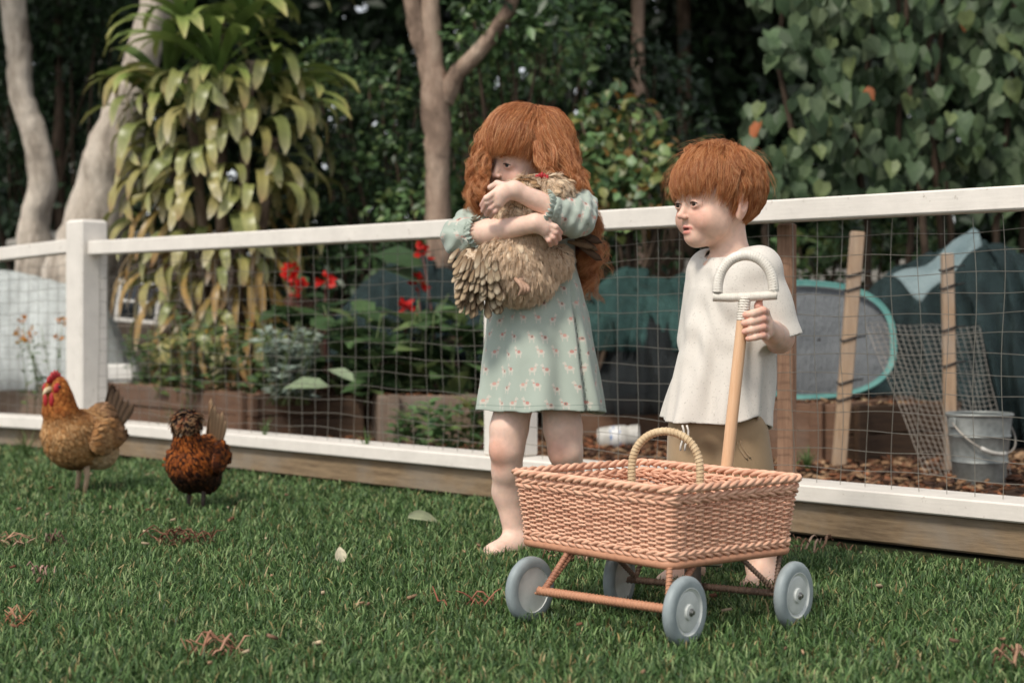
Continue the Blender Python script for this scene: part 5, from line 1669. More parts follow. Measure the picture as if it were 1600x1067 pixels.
# her left hand, bent down over the other arm
def G2(x, y, dd=-.215): return gq(x, y, dd)
gs.limb(glwr, G2(783, 303, -.212), .0200, .0170, .012)
gs.limb(G2(786, 297), G2(776, 306), .0150, .0150, .010); gs.limb(G2(786, 306), G2(779, 317), .0150, .0135, .010)
for i, (a, b, c, r_) in enumerate([((773, 301), (760, 310), (753, 321), .0074), ((774, 308), (761, 317), (755, 329), .0076), ((777, 315), (766, 325), (760, 335), .0074), ((781, 321), (772, 331), (767, 339), .0066)]):
    z = -.222 + .004 * i
    gs.chain([G2(*a, z), G2(*b, z - .006), G2(*c, z + .012)], [r_ * 1.08, r_, r_ * .84], .0018)
gs.chain([G2(792, 292, -.20), G2(777, 288, -.190), G2(766, 293, -.180)], [.0105, .0085, .0068], .005)
# right arm crosses in front of the hen, lower down
grel, grwr = gq(716, 372, -.10), gq(836, 349, -.205)
gs.chain([grsh, grel], [.034, .030], .02)
mid = grel * .6 + grwr * .4
gs.chain([grel, mid, grwr], [.0285, .0290, .0200], .012)
gs.limb(grwr, gq(850, 354, -.205), .0205, .0165, .012)
gs.limb(gq(846, 349, -.205), gq(852, 360, -.203), .0150, .0145, .010)
for i, (a, b, c, r_) in enumerate([((857, 350), (868, 355), (876, 364), .0074), ((858, 356), (868, 363), (874, 373), .0076), ((856, 362), (864, 371), (868, 380), .0074), ((852, 367), (858, 376), (861, 383), .0066)]):
    z = -.208 + .002 * i
    gs.chain([gq(*a, z), gq(*b, z - .004), gq(*c, z + .014)], [r_ * 1.08, r_, r_ * .84], .0018)
gs.chain([gq(843, 344, -.205), gq(856, 341, -.203), gq(866, 345, -.190)], [.0105, .0085, .0068], .005)
# legs
grh, glh = gq(818, 560, .01), gq(868, 560, .0)
grk, gra = gq(792, 703, -.035), gq(806, 846, .0)
gs.chain([grh, gq(795, 672, -.03), grk, gq(792, 735, -.022), gq(793, 768, .002), gra], [.056, .042, .0365, .0325, .0335, .0235], .022)
gs.ell(tuple(grk + GF * .022), (.021, .018, .024), .02)
glk, gla = gq(884, 706, -.035), gq(896, 846, .04)
gs.chain([glh, gq(880, 672, -.03), glk, gq(889, 738, -.012), gq(893, 772, .015), gla], [.056, .042, .0365, .0325, .0335, .0235], .022)
gs.ell(tuple(glk + GF * .022), (.021, .018, .024), .02)
foot(gs, gra, (-.72, -.62), .98, left=False)
foot(gs, gla, (-.45, -.9), .98)
gcol = lambda P: spots(P, '#e2c0ae', face_spots(GHM) + [
    (grk + GF * .045, .030, '#cf937c', .6), (glk + GF * .045, .030, '#cf937c', .6), (grk - UP * .035 + GF * .04, .022, '#d39a84', .5),
    (np.array([G2(756, 320), G2(768, 336)]), .016, '#d3978a', .5), (np.array([gq(874, 364, -.2), gq(862, 380, -.2)]), .016, '#c98a78', .55), (glel, .04, '#d9a594', .4), (gra - UP * .06, .03, '#d8a590', .3)])
gbody = sculpt_obj('body', gs, SKIN, None, gcol, 1); to_base(gbody, girl, girl_base)
GHL = Matrix.Translation(-girl_base) @ GHM
eyes(GHL, girl, '#3f4a48', look=(-.12, -.12))

# ---- hair
MAT_RED = hair_mat('red_hair', ['#8a4a2a', '#b06b3c', '#c98a56', '#dba473', '#9f5d38', '#c07b4c', '#e6b88a'], .33, .45)
GCUT = [(0, .036), (25, .036), (42, .028), (54, .004), (64, -.03), (78, -.06), (90, -.075), (120, -.09), (180, -.10)]
hb = Sculpt(tuple(gq(720, 420, -.16)), tuple(gq(950, 150, .22)), .003)
MI = np.linalg.inv(np.array(GHM))
hb.fn(cap_fn((.080, .096, .088), (0, .016, .040), GCUT, .008), (-9, -9, -9), (9, 9, 9))
hb.frame(GHM)
hb.chain([(.066, .034, .0), (.074, .050, -.06), (.078, .06, -.10)], [.024, .026, .014], .03)
hb.chain([(-.062, .034, .0), (-.068, .040, -.05)], [.022, .016], .03)
hb.chain([(.02, .085, 0), (.04, .115, -.09), (.05, .11, -.16)], [.045, .035, .02], .03)
hb.frame()
ghair = sculpt_obj('hair', hb, MAT_GINGER_BASE, None, None, 3); to_base(ghair, girl, girl_base)
def greg(p):
    x, y, z = p.T
    hl = np.interp(np.degrees(np.arctan2(np.abs(x), -(y - .01))), [0, 30, 50, 70, 95, 120, 180], [.080, .078, .060, .03, .0, -.03, -.05])
    return z > hl
WEDGE = lambda p: (np.degrees(np.arctan2(np.abs(p[:, 0] - .004), -(p[:, 1] - .046))) + np.random.default_rng(len(p)).normal(0, 9, len(p)) < 42)
gl_ = np.array(Matrix(GHL).to_3x3().inverted() @ Vector((0, 0, -1))); gl_ /= np.linalg.norm(gl_)
# fringe and the hair over the crown
P = comb(9500, GHL, (.006, .040, .128), lambda p: np.full(len(p), .175), 301, 18, .006, .10, clump=.6, region=lambda p: greg(p) & WEDGE(p), layer=(.006, .020), cl_n=170, wave=.003, wl=.06, cut=GCUT, cutvar=.007)
strands('fringe', P, .00034, MAT_RED, ghair)

def long_hair(n, M, crown, seed, L=(.28, .40), k=34, region=None, cl_n=110, caps=(), spread=.07, wave=.017, wl=.080, back=0.0):
    g = np.random.default_rng(seed)
    M = np.array(M); Rm = M[:3, :3]; O = M[:3, 3]
    cr, cc = np.array((.078, .094, .086)), np.array((0, .015, .038))
    q = unit(g.normal(size=(n * 4, 3))); p = q * cr + cc
    p = p[region(p)][:n]; n = len(p)
    ci = g.integers(0, n, cl_n); own = np.concatenate([((p[i:i + 2000, None] - p[ci][None]) ** 2).sum(2).argmin(1) for i in range(0, n, 2000)])
    ln = g.uniform(*L, cl_n)[own] * g.uniform(.82, 1.05, n)
    ln = np.where(p[:, 0] < -.02, ln * .76, ln)
    off = g.uniform(.006, .026, n)
    down = np.linalg.inv(Rm) @ np.array((0, 0, -1.0)); down /= np.linalg.norm(down)
    cn = g.normal(size=(cl_n, 3)) * .22
    sc_ = np.linalg.norm(Rm[:, 0])
    P = np.zeros((n, k, 3)); cur = p.copy(); P[:, 0] = cur; vel = None
    for j in range(1, k):
        nrm = unit((cur - cc) / cr ** 2)
        away = cur - np.array(crown); away = unit(away - (away * nrm).sum(1, keepdims=True) * nrm)
        hang = np.clip((.05 - cur[:, 2:3]) / .10, 0, 1)             # how far it has left the skull
        out = cur - cc; out = out - (out @ down)[:, None] * down; out = unit(out)
        dirv = away * (1 - hang) + (down + out * spread * (2.6 if j < 16 else -.6) + cn[own] * .5) * (.15 + hang) 
        if back: dirv = dirv + np.array((0, back, 0)) * hang
        vel = unit(dirv) if vel is None else unit(vel * .55 + unit(dirv) * .5)
        cur = cur + vel * (ln / (k - 1) / sc_)[:, None]
        s_ = np.sqrt((((cur - cc) / (cr + off[:, None] * min(1, j / 5))) ** 2).sum(1))
        cur = cc + (cur - cc) * np.where(s_ < 1, 1 / np.maximum(s_, 1e-3), 1)[:, None]
        # keep off the cheeks and the face
        lim = np.interp(cur[:, 2], [-.2, -.05, .03, .09], [.02, .004, -.012, -.04])
        cur[:, 1] = np.where((cur[:, 1] < lim) & (cur[:, 2] < .09), cur[:, 1] * .4 + lim * .6, cur[:, 1])
        W = cur @ Rm.T + O
        for a, b, r_ in caps:
            a, b = np.array(a), np.array(b); ba = b - a
            t_ = np.clip(((W - a) @ ba) / (ba @ ba), 0, 1); c_ = a + t_[:, None] * ba
            d_ = W - c_; dl = np.linalg.norm(d_, axis=1, keepdims=True)
            W = np.where(dl < r_ + off[:, None] * .5, c_ + d_ / np.maximum(dl, 1e-4) * (r_ + off[:, None] * .5), W)
        cur = (W - O) @ np.linalg.inv(Rm).T
        P[:, j] = cur
    cnt = np.maximum(np.bincount(own, minlength=cl_n), 1)
    tip = np.stack([np.stack([np.bincount(own, P[:, j, a], cl_n) / cnt for a in range(3)], 1) for j in range(k)], 1)
    w = (np.linspace(0, 1, k) ** .9 * .78)[None, :, None]
    P = P * (1 - w) + (tip[own] + (P - tip[own]) * .3) * w
    W = P @ Rm.T + O
    arc = np.linspace(0, 1, k)[None] * ln[:, None]
    wlc = (wl * g.uniform(.75, 1.3, cl_n))[own][:, None]; ph = g.uniform(0, 6.28, (cl_n, 3))[own] + g.normal(0, .28, (n, 3))
    A = wave * np.clip((np.linspace(0, 1, k)[None] - .14) / .5, 0, 1.0) * g.uniform(.5, 1.3, cl_n)[own][:, None]
    W[:, :, 0] += np.sin(arc / wlc * 6.28 + ph[:, :1]) * A; W[:, :, 1] += np.cos(arc / wlc * 6.28 + ph[:, 1:2]) * A; W[:, :, 2] += .4 * np.sin(arc / wlc * 6.28 * 1.3 + ph[:, 2:]) * A
    return W
B0 = np.array(girl_base)
caps = [(glsh - B0 - GL * .03, glel - B0, .052), (glsh - B0, grsh - B0, .058), (grsh - B0 + GL * .02, grel - B0, .050), (gnb - B0, gq(842, 520, .01) - B0, .085)]
lreg = lambda p: greg(p) & ~WEDGE(p)
P = long_hair(12500, GHL, (.006, .040, .128), 311, region=lreg, caps=caps, cl_n=150, back=.16)
strands('long_strands', P, .00036, MAT_RED, ghair)
P = long_hair(700, GHL, (.006, .040, .128), 313, region=greg, caps=caps, cl_n=500, spread=.10, wave=.016, L=(.15, .40))
P = P[np.abs((P[:, :, 1] * 0 + 1)).all(1)]
Pl = (P - np.array(GHL)[:3, 3]) @ np.linalg.inv(np.array(GHL)[:3, :3]).T
P = P[~((Pl[:, :, 1] < -.05) & (np.abs(Pl[:, :, 0]) < .055) & (Pl[:, :, 2] < .02)).any(1)]
strands('flyaway_hair', P, .00014, MAT_RED, ghair)

def lock(guide, n, r0, r1, seed, wave=.012, wl=.07, k=26, cl_n=14, taper=.8):
    """a lock of hair that follows a guide line, split into wavy wisps."""
    g = np.random.default_rng(seed); G = np.array([gq(*q) for q in guide]) - B0
    m_ = len(G); tt = np.linspace(0, m_ - 1, k); out = []
    for t_ in tt:
        i = min(int(t_), m_ - 2); f = t_ - i
        p0, p1, p2, p3 = G[max(i - 1, 0)], G[i], G[i + 1], G[min(i + 2, m_ - 1)]
        out.append(.5 * (2 * p1 + (p2 - p0) * f + (2 * p0 - 5 * p1 + 4 * p2 - p3) * f * f + (3 * p1 - p0 - 3 * p2 + p3) * f ** 3))
    Q = np.array(out); arc = np.r_[0, np.cumsum(np.linalg.norm(np.diff(Q, axis=0), axis=1))]
    own = g.integers(0, cl_n, n); cen = g.normal(0, 1, (cl_n, 3)); cen /= np.maximum(1, np.linalg.norm(cen, axis=1, keepdims=True))
    loc_ = g.normal(0, .30, (n, 3))
    s = np.linspace(0, 1, k)[None, :, None]
    rad = (r0 + (r1 - r0) * s)
    P = Q[None] + (cen[own][:, None] * (1 - .15 * s) + loc_[:, None] * (1 - .5 * s)) * rad
    ph = g.uniform(0, 6.28, (cl_n, 3))[own] + g.normal(0, .3, (n, 3)); w_ = (wl * g.uniform(.7, 1.4, cl_n))[own][:, None]
    A = wave * np.clip(np.linspace(0, 1, k)[None] * 2.2, 0, 1) * g.uniform(.4, 1.3, cl_n)[own][:, None]
    for a in range(3): P[:, :, a] += np.sin(arc[None] / w_ * 6.28 + ph[:, a:a + 1]) * A * (1, .8, .4)[a]
    cutl = g.uniform(taper, 1.0, n)[:, None]
    tq = np.linspace(0, 1, k)[None] * cutl * (k - 1); i0 = np.clip(tq.astype(int), 0, k - 2); f = (tq - i0)[..., None]
    ar = np.arange(n)[:, None]
    return P[ar, i0] * (1 - f) + P[ar, i0 + 1] * f
LOCKS = [([(776, 196, -.040), (757, 235, -.060), (745, 275, -.070), (745, 310, -.08), (742, 338, -.07)], 1000, .010, .016),
         ([(770, 212, -.045), (758, 255, -.075), (753, 292, -.100), (764, 320, -.110)], 600, .007, .012),
         ([(788, 182, -.025), (756, 215, -.02), (744, 260, -.02), (740, 300, -.03), (742, 332, -.03)], 600, .012, .015),
         ([(852, 188, -.070), (878, 232, -.09), (896, 280, -.10), (914, 325, -.075), (926, 372, -.05), (918, 418, -.045)], 1300, .015, .020),
         ([(846, 207, -.098), (864, 250, -.118), (888, 286, -.118), (912, 316, -.09), (926, 362, -.065)], 1000, .012, .017),
         ([(840, 224, -.110), (848, 258, -.132), (868, 286, -.142), (894, 302, -.132)], 700, .008, .012),
         ([(868, 198, -.02), (890, 245, -.01), (906, 300, .0), (920, 360, .0), (912, 415, .0)], 1200, .015, .020),
         ([(872, 200, .03), (890, 280, .04), (905, 350, .03), (902, 410, .02)], 900, .018, .020)]
strands('wavy_locks', np.concatenate([lock(gd, n_, a_, b_, 330 + i) for i, (gd, n_, a_, b_) in enumerate(LOCKS)]), .00034, MAT_RED, ghair)

# ---- dress
def llama_cloth(name, base):
    t = NT(name)
    a = t.N('ShaderNodeAttribute', attribute_name='pat'); sp = t.N('ShaderNodeSeparateXYZ'); t.L(a.outputs['Vector'], sp.inputs[0])
    u, v = t.math('DIVIDE', sp.outputs[0], .046), t.math('DIVIDE', sp.outputs[1], .039)
    row = t.math('FLOOR', v)
    u = t.math('ADD', u, t.math('MULTIPLY', row, .5))
    col = t.math('FLOOR', u)
    wn_ = t.N('ShaderNodeTexWhiteNoise', noise_dimensions='2D'); cb = t.N('ShaderNodeCombineXYZ'); t.L(col, cb.inputs[0]); t.L(row, cb.inputs[1]); t.L(cb.outputs[0], wn_.inputs['Vector'])
    rs = t.N('ShaderNodeSeparateColor'); t.L(wn_.outputs['Color'], rs.inputs[0])
    fx = t.math('SUBTRACT', t.math('FRACT', u), .5); fy = t.math('SUBTRACT', t.math('FRACT', v), .5)
    flip = t.math('SUBTRACT', t.math('MULTIPLY', t.math('GREATER_THAN', rs.outputs[0], .5), 2.0), 1.0)
    fx = t.math('MULTIPLY', t.math('ADD', fx, t.math('MULTIPLY', t.math('SUBTRACT', rs.outputs[1], .5), .38)), flip)
    fy = t.math('ADD', fy, t.math('MULTIPLY', t.math('SUBTRACT', rs.outputs[2], .5), .34))
    def el(cx, cy, rx, ry):
        q = t.math('ADD', t.math('POWER', t.math('ABSOLUTE', t.math('DIVIDE', t.math('SUBTRACT', fx, cx), rx)), 2.0), t.math('POWER', t.math('ABSOLUTE', t.math('DIVIDE', t.math('SUBTRACT', fy, cy), ry)), 2.0))
        return t.math('LESS_THAN', q, 1.0)
    m_ = el(0, -.04, .22, .13)
    for q in ((.17, .10, .06, .20), (.22, .27, .10, .065), (-.13, -.22, .035, .14), (.11, -.22, .035, .14), (.20, .34, .025, .07)): m_ = t.math('MAXIMUM', m_, el(*q))
    bl = el(-.02, .03, .10, .10); bl2 = el(-.02, .03, .05, .05); tie = el(.16, .12, .07, .035)
    n = t.noise(t.coord(), 900, 2); n2 = t.noise(t.coord(), 11, 4)
    bcol = t.mix(1.0, base, t.ramp(n2, [(.3, (.93,) * 3), (.7, (1.05,) * 3)]), 'MULTIPLY')
    c = t.mix(t.math('MULTIPLY', m_, .52), bcol, C('#d3c6bb'))
    red = t.mix(rs.outputs[1], C('#b3645c'), C('#c9988a'))
    c = t.mix(t.math('MULTIPLY', bl, .75), c, red)
    c = t.mix(t.math('MULTIPLY', bl2, t.math('GREATER_THAN', rs.outputs[2], .5)), c, C('#6b6f66'))
    c = t.mix(t.math('MULTIPLY', tie, .7), c, red)
    seam = t.math('LESS_THAN', t.math('ABSOLUTE', t.math('SUBTRACT', sp.outputs[2], .0135)), .0010)
    c = t.mix(t.math('MULTIPLY', seam, .55), c, C('#6f7f74'))
    t.set(color=c, rough=.85, spec=.15, sheen=.2)
    t.bump(n, .15, .001)
    return t.m
MAT_DRESS = llama_cloth('sage_dress_cotton', C('#a6b0a5'))
dx_ = ((310, 836, .080, .046), (330, 837, .094, .064), (365, 838, .096, .076), (410, 838, .103, .086), (490, 841, .126, .112), (560, 842, .143, .128), (690, 845, .174, .158))
DZ = np.array([px(0, y, GD)[2] for y, *_ in dx_])[::-1]; DC = np.array([(x - 800) / F * GD for _, x, a, b in dx_])[::-1]; DA = np.array([a for *_, a, b in dx_])[::-1]; DB_ = np.array([b for *_, b in dx_])[::-1]
def dress_fn(X, Y, Z):
    cx = np.interp(Z, DZ, DC); a = np.interp(Z, DZ, DA); b = np.interp(Z, DZ, DB_)
    ddx, ddy = X - cx, Y - GD - .01
    u = ddx * GL[0] + ddy * GL[1]; v = -(ddx * GF[0] + ddy * GF[1])
    th = np.arctan2(v / b, u / a)
    dr = np.clip((.72 - Z) / .34, 0, 1)
    fold = .0085 * np.sin(th * 6 + .4 + 2.5 * Z) * dr + .0055 * np.sin(th * 11 - Z * 5) * dr + .0025 * np.sin(th * 4 + Z * 40) * (1 - dr)
    # the deep side pleat
    ths = np.arctan2(np.sin(th + .10), np.cos(th + .10))
    fold = fold - .016 * np.exp(-(ths / .055) ** 2) * np.clip((.66 - Z) / .10, 0, 1) + .010 * np.exp(-((ths - .16) / .10) ** 2) * dr
    q = np.sqrt((u / (a + fold)) ** 2 + (v / (b + fold)) ** 2)
    return (q - 1) * np.minimum(a, b) * .95
ds = Sculpt((gq(690, 0)[0], GD - .25, .31), (gq(960, 0)[0], GD + .20, .90), .0025)
gcl, gcr = gq(858, 327, -.185), gq(740, 366, -.125)
ds.chain([glsh + UP * .004, gq(902, 326, -.09), glel + np.array((-.008, .01, .004)), gcl], [.040, .042, .040, .034], .03)
dv1 = unit(gcl - glel)
ds.fn(lambda X, Y, Z: np.where((X - gcl[0]) ** 2 + (Y - gcl[1]) ** 2 + (Z - gcl[2]) ** 2 < .009, (X - gcl[0]) * dv1[0] + (Y - gcl[1]) * dv1[1] + (Z - gcl[2]) * dv1[2], -.05), gcl - .1, gcl + .1, 0, 'int')
D1 = ds.D.copy(); ds.D[:] = .05
ds.chain([grsh + UP * .004, gq(738, 352, -.04), grel + np.array((.008, .01, .002)), gcr], [.036, .038, .041, .034], .03)
dv2 = unit(gcr - grel)
ds.fn(lambda X, Y, Z: np.where((X - gcr[0]) ** 2 + (Y - gcr[1]) ** 2 + (Z - gcr[2]) ** 2 < .009, (X - gcr[0]) * dv2[0] + (Y - gcr[1]) * dv2[1] + (Z - gcr[2]) * dv2[2], -.05), gcr - .1, gcr + .1, 0, 'int')
ds.D = np.minimum(ds.D, D1)
# gathers running along the sleeves
def crumple(X, Y, Z): return None
Xg, Yg, Zg = ds.xs[:, None, None], ds.ys[None, :, None], ds.zs[None, None, :]
ds.D = ds.D + (.0022 * np.sin(Xg * 95 + Zg * 60) * np.sin(Zg * 120 + Yg * 80) + .0018 * np.sin(Xg * 210 - Zg * 90 + Yg * 60)).astype(np.float32)
ds.fn(dress_fn, (-9, -9, -9), (9, 9, .862), .02)
ds.limb(gq(838, 322, .02) - GL * .07, gq(838, 322, .02) + GL * .07, .042, .042, .025)
ds.shell(.005)
ds.limb(gcl - dv1 * .004, gcl + dv1 * .02, .030, .030, .002, 'sub'); ds.limb(gcr - dv2 * .004, gcr + dv2 * .02, .030, .030, .002, 'sub')
ds.limb(gnb + UP * .06, gnb + UP * .005, .052, .052, .004, 'sub')
def ghem(X, Y, Z):
    v = (X - DC[0]) * GF[0] + (Y - GD) * GF[1]
    u = (X - DC[0]) * GL[0] + (Y - GD) * GL[1]
    return (.342 + .06 * v + .10 * np.clip(u - .05, 0, 1) - Z) + .002 * np.sin(u * 70)
ds.fn(ghem, (-9, -9, 0), (9, 9, .46), 0, 'int')
P, Fq = ds.mesh(); P = relax(P, Fq, 1)
dress = np_mesh('dress', P, Fq, MAT_DRESS, None, None, True)
cx = np.interp(P[:, 2], DZ, DC); th = np.arctan2((P[:, 0] - cx) * GF[0] + (P[:, 1] - GD) * GF[1], (P[:, 0] - cx) * GL[0] + (P[:, 1] - GD) * GL[1])
hv = (P[:, 0] - DC[0]) * GF[0] + (P[:, 1] - GD) * GF[1]; hu = (P[:, 0] - DC[0]) * GL[0] + (P[:, 1] - GD) * GL[1]
pat = np.stack([th * .135, P[:, 2], P[:, 2] - (.342 + .06 * hv + .10 * np.clip(hu - .05, 0, 1))], 1)
far = np.abs((P[:, 0] - cx) * GL[0] + (P[:, 1] - GD) * GL[1]) > .115
slv = (P[:, 2] > .70) & far
pat[slv, 0] = P[slv, 0] * 1.0 + P[slv, 1] * .4
at_ = dress.data.attributes.new('pat', 'FLOAT_VECTOR', 'POINT'); at_.data.foreach_set('vector', pat.astype(np.float32).ravel())
to_base(dress, girl, girl_base)
# frilled cuffs and the hem stitching
MAT_CUFF = mat('sage_cuff', C('#a6b0a5'), .85, .08, 40)
for c_, d_, r_ in ((gcl, dv1, .0345), (gcr, dv2, .0335)):
    A, B, D_ = frame(d_); G = []
    for i, (al, ra) in enumerate(((-.012, 1.02), (-.004, .93), (.002, .97), (.010, 1.10), (.016, 1.15))):
        G.append([c_ - np.array(girl_base) + D_ * (al + .0015 * math.sin(j * 2.1) * i) + (A * math.cos(j / 72 * 6.2832) + B * math.sin(j / 72 * 6.2832)) * (r_ * ra + (.0006 + .0010 * i) * math.sin(j * 1.75) ) for j in range(72)])
    mb = MB(); mb.grid(G, closed_u=True); o = mb.build('cuff', MAT_CUFF, dress, smooth=True)
    sol = o.modifiers.new('thickness', 'SOLIDIFY'); sol.thickness = .0016
# ------------------------------------------------------------------ hens
MAT_PLUME = attr_mat('plumage', .8, .2, sheen=.2, nscale=160, namt=.22, bump=.5, bscale=260, bdist=.004)
MAT_FEATHER = leaf_mat('feather', .15, .7, .2)
MAT_COMB = mat('red_comb', C('#a8252a'), .5, .2, 90, .4, 300)
MAT_SHANK = mat('scaly_shank', C('#b59a80'), .6, .25, 160, .5, 300)
MAT_SHANK_DARK = mat('dark_shank', C('#4a403a'), .6, .25, 160, .5, 300)
MAT_BEAK = mat('beak_horn', C('#c9b490'), .4, .1, 60)
FEA = (np.array([(0, 0, 0), (.12, .13, .03), (.45, .24, .02), (.8, .20, -.04), (1, 0, -.10), (.8, -.20, -.04), (.45, -.24, .02), (.12, -.13, .03), (.45, 0, .05), (.8, 0, .0)], float),
       np.array([(0, 8, 1), (1, 8, 2), (2, 8, 9), (2, 9, 3), (3, 9, 4), (0, 7, 8), (7, 6, 8), (6, 9, 8), (6, 5, 9), (5, 4, 9)]))
def tri_sample(P, Fq, n, g):
    A, B, C_, D = (P[Fq[:, i]] for i in range(4))
    nr = np.cross(C_ - A, D - B); ar = np.linalg.norm(nr, axis=1) / 2; nr = unit(nr)
    i = g.choice(len(Fq), n, p=ar / ar.sum()); u, v = g.random((n, 1)), g.random((n, 1))
    q = (A[i] * (1 - u) + B[i] * u) * (1 - v) + (D[i] * (1 - u) + C_[i] * u) * v
    return q, nr[i]
def feathering(name, P, Fq, n, size, colfn, flow, parent, seed, lift=.25, edge=.6, tipc=None, mask=None, kind='stuff', mat_=None, width=1.0, jit=1.0):
    g = np.random.default_rng(seed)
    q, nr = tri_sample(P, Fq, n, g)
    if mask is not None: k = mask(q); q, nr = q[k], nr[k]
    n = len(q)
    fl = flow(q); fl = fl - (fl * nr).sum(1, keepdims=True) * nr
    D = unit(unit(fl) + nr * lift * g.uniform(.4, 1.4, (n, 1)) + g.normal(0, .16 * jit, (n, 3)))
    c = colfn(q, g)
    V, Fs, _ = leaf_cloud_data(FEA, q + nr * .001, D, nr + g.normal(0, .12 * jit, (n, 3)), g.uniform(*size, n), c, width)
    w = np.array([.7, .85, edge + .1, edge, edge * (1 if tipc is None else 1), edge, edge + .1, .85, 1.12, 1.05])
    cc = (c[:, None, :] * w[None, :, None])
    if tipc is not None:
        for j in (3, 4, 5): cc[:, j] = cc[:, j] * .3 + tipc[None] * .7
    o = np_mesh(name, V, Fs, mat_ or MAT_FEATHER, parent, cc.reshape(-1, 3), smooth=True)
    return tag(o, kind=kind)
def fluff(name, P, Fq, n, length, flow, m_, parent, seed, curl=.5, rad=.00045, k=6, mask=None):
    g = np.random.default_rng(seed); q, nr = tri_sample(P, Fq, n, g)
    if mask is not None: kk = mask(q); q, nr = q[kk], nr[kk]
    n = len(q); fl = flow(q); fl = unit(fl - (fl * nr).sum(1, keepdims=True) * nr)
    # neighbours lean together in soft tufts
    cn = max(20, n // 13); ci = g.integers(0, n, cn)
    own = np.concatenate([((q[i:i + 2000, None] - q[ci][None]) ** 2).sum(2).argmin(1) for i in range(0, n, 2000)])
    lean = g.normal(0, .45, (cn, 3))[own]
    L = (g.uniform(*length, cn)[own] * g.uniform(.7, 1.1, n))
    S = np.zeros((n, k, 3)); S[:, 0] = q - nr * .002; d = unit(nr * .8 + fl * .35 + lean)
    for j in range(1, k):
        d = unit(d + fl * .32 + g.normal(0, .14 * curl, (n, 3)) + np.array((0, 0, -.10)))
        S[:, j] = S[:, j - 1] + d * (L / (k - 1))[:, None]
    tipm = S[ci].mean(1) * 0 + S[ci, -1]
    w = (np.linspace(0, 1, k) ** 1.6 * .45)[None, :, None]
    S = S * (1 - w) + (S[ci][own] + (S - S[ci][own]) * .5) * w
    return strands(name, S, rad, m_, parent, .3)

# ---- the hen in the girl's arms
hb0 = Vector(gq(810, 440, -.10)); held = empty('hen', hb0, 0, 'fluffy buff hen held upside the dress in the girl\'s crossed arms', 'hen')
held['label'] = "fluffy buff hen hugged against the girl's chest in her crossed arms"
H0 = np.array(hb0)
hs_ = Sculpt(tuple(gq(690, 510, -.24)), tuple(gq(910, 262, .02)), .0030)
hs_.ell(tuple(gq(798, 408, -.115)), (.088, .075, .078), .02)
hs_.ell(tuple(gq(812, 440, -.105)), (.082, .066, .052), .025)
hs_.ell(tuple(gq(862, 412, -.095)), (.048, .048, .042), .02, rot=(0, -30, 0))
hs_.ell(tuple(gq(742, 418, -.125)), (.046, .040, .050), .02)
hs_.ell(tuple(gq(730, 448, -.120)), (.030, .026, .048), .02, rot=(0, 12, 0))
hs_.ell(tuple(gq(826, 340, -.130)), (.080, .052, .062), .02)
hs_.ell(tuple(gq(862, 300, -.150)), (.046, .040, .038), .02)
hs_.chain([gq(846, 304, -.15), gq(824, 297, -.168), gq(808, 297, -.176)], [.033, .028, .022], .015)
HP, HF = hs_.mesh(); HP = relax(HP, HF, 1) - H0
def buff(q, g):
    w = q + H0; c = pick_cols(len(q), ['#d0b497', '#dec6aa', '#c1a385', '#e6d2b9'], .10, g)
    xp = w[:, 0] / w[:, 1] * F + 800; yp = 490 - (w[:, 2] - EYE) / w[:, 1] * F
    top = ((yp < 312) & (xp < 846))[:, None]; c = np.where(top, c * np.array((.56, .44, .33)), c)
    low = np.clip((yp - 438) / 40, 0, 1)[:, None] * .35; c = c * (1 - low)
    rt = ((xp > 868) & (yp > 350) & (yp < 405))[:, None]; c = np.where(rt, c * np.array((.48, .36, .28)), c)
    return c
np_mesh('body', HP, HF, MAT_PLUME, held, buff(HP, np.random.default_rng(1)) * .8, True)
def hflow(q):
    w = q + H0; d = np.stack([(w[:, 0] - gq(820, 0)[0]) * 2.4, np.zeros(len(q)) - .1, -np.ones(len(q)) * .9], 1)
    return d
MAT_FLUFF = hair_mat('buff_fluff', ['#d4b596', '#e4ccb0', '#f0ddc6', '#dabfa0', '#f5e6d4'], .75, .15)
pxy = lambda q: ((q + H0)[:, 0] / (q + H0)[:, 1] * F + 800, 490 - ((q + H0)[:, 2] - EYE) / (q + H0)[:, 1] * F)
fluff('down', HP, HF, 42000, (.013, .027), hflow, MAT_FLUFF, held, 402, mask=lambda q: (pxy(q)[0] > 758), rad=.00038)
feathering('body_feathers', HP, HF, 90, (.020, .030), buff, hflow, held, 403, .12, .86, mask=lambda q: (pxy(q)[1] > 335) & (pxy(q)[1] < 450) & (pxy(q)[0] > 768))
feathering('neck_feathers', HP, HF, 1500, (.016, .026), buff, lambda q: np.tile(np.array((.9, -.2, -.35)), (len(q), 1)), held, 404, .16, .45, mask=lambda q: pxy(q)[1] < 345)
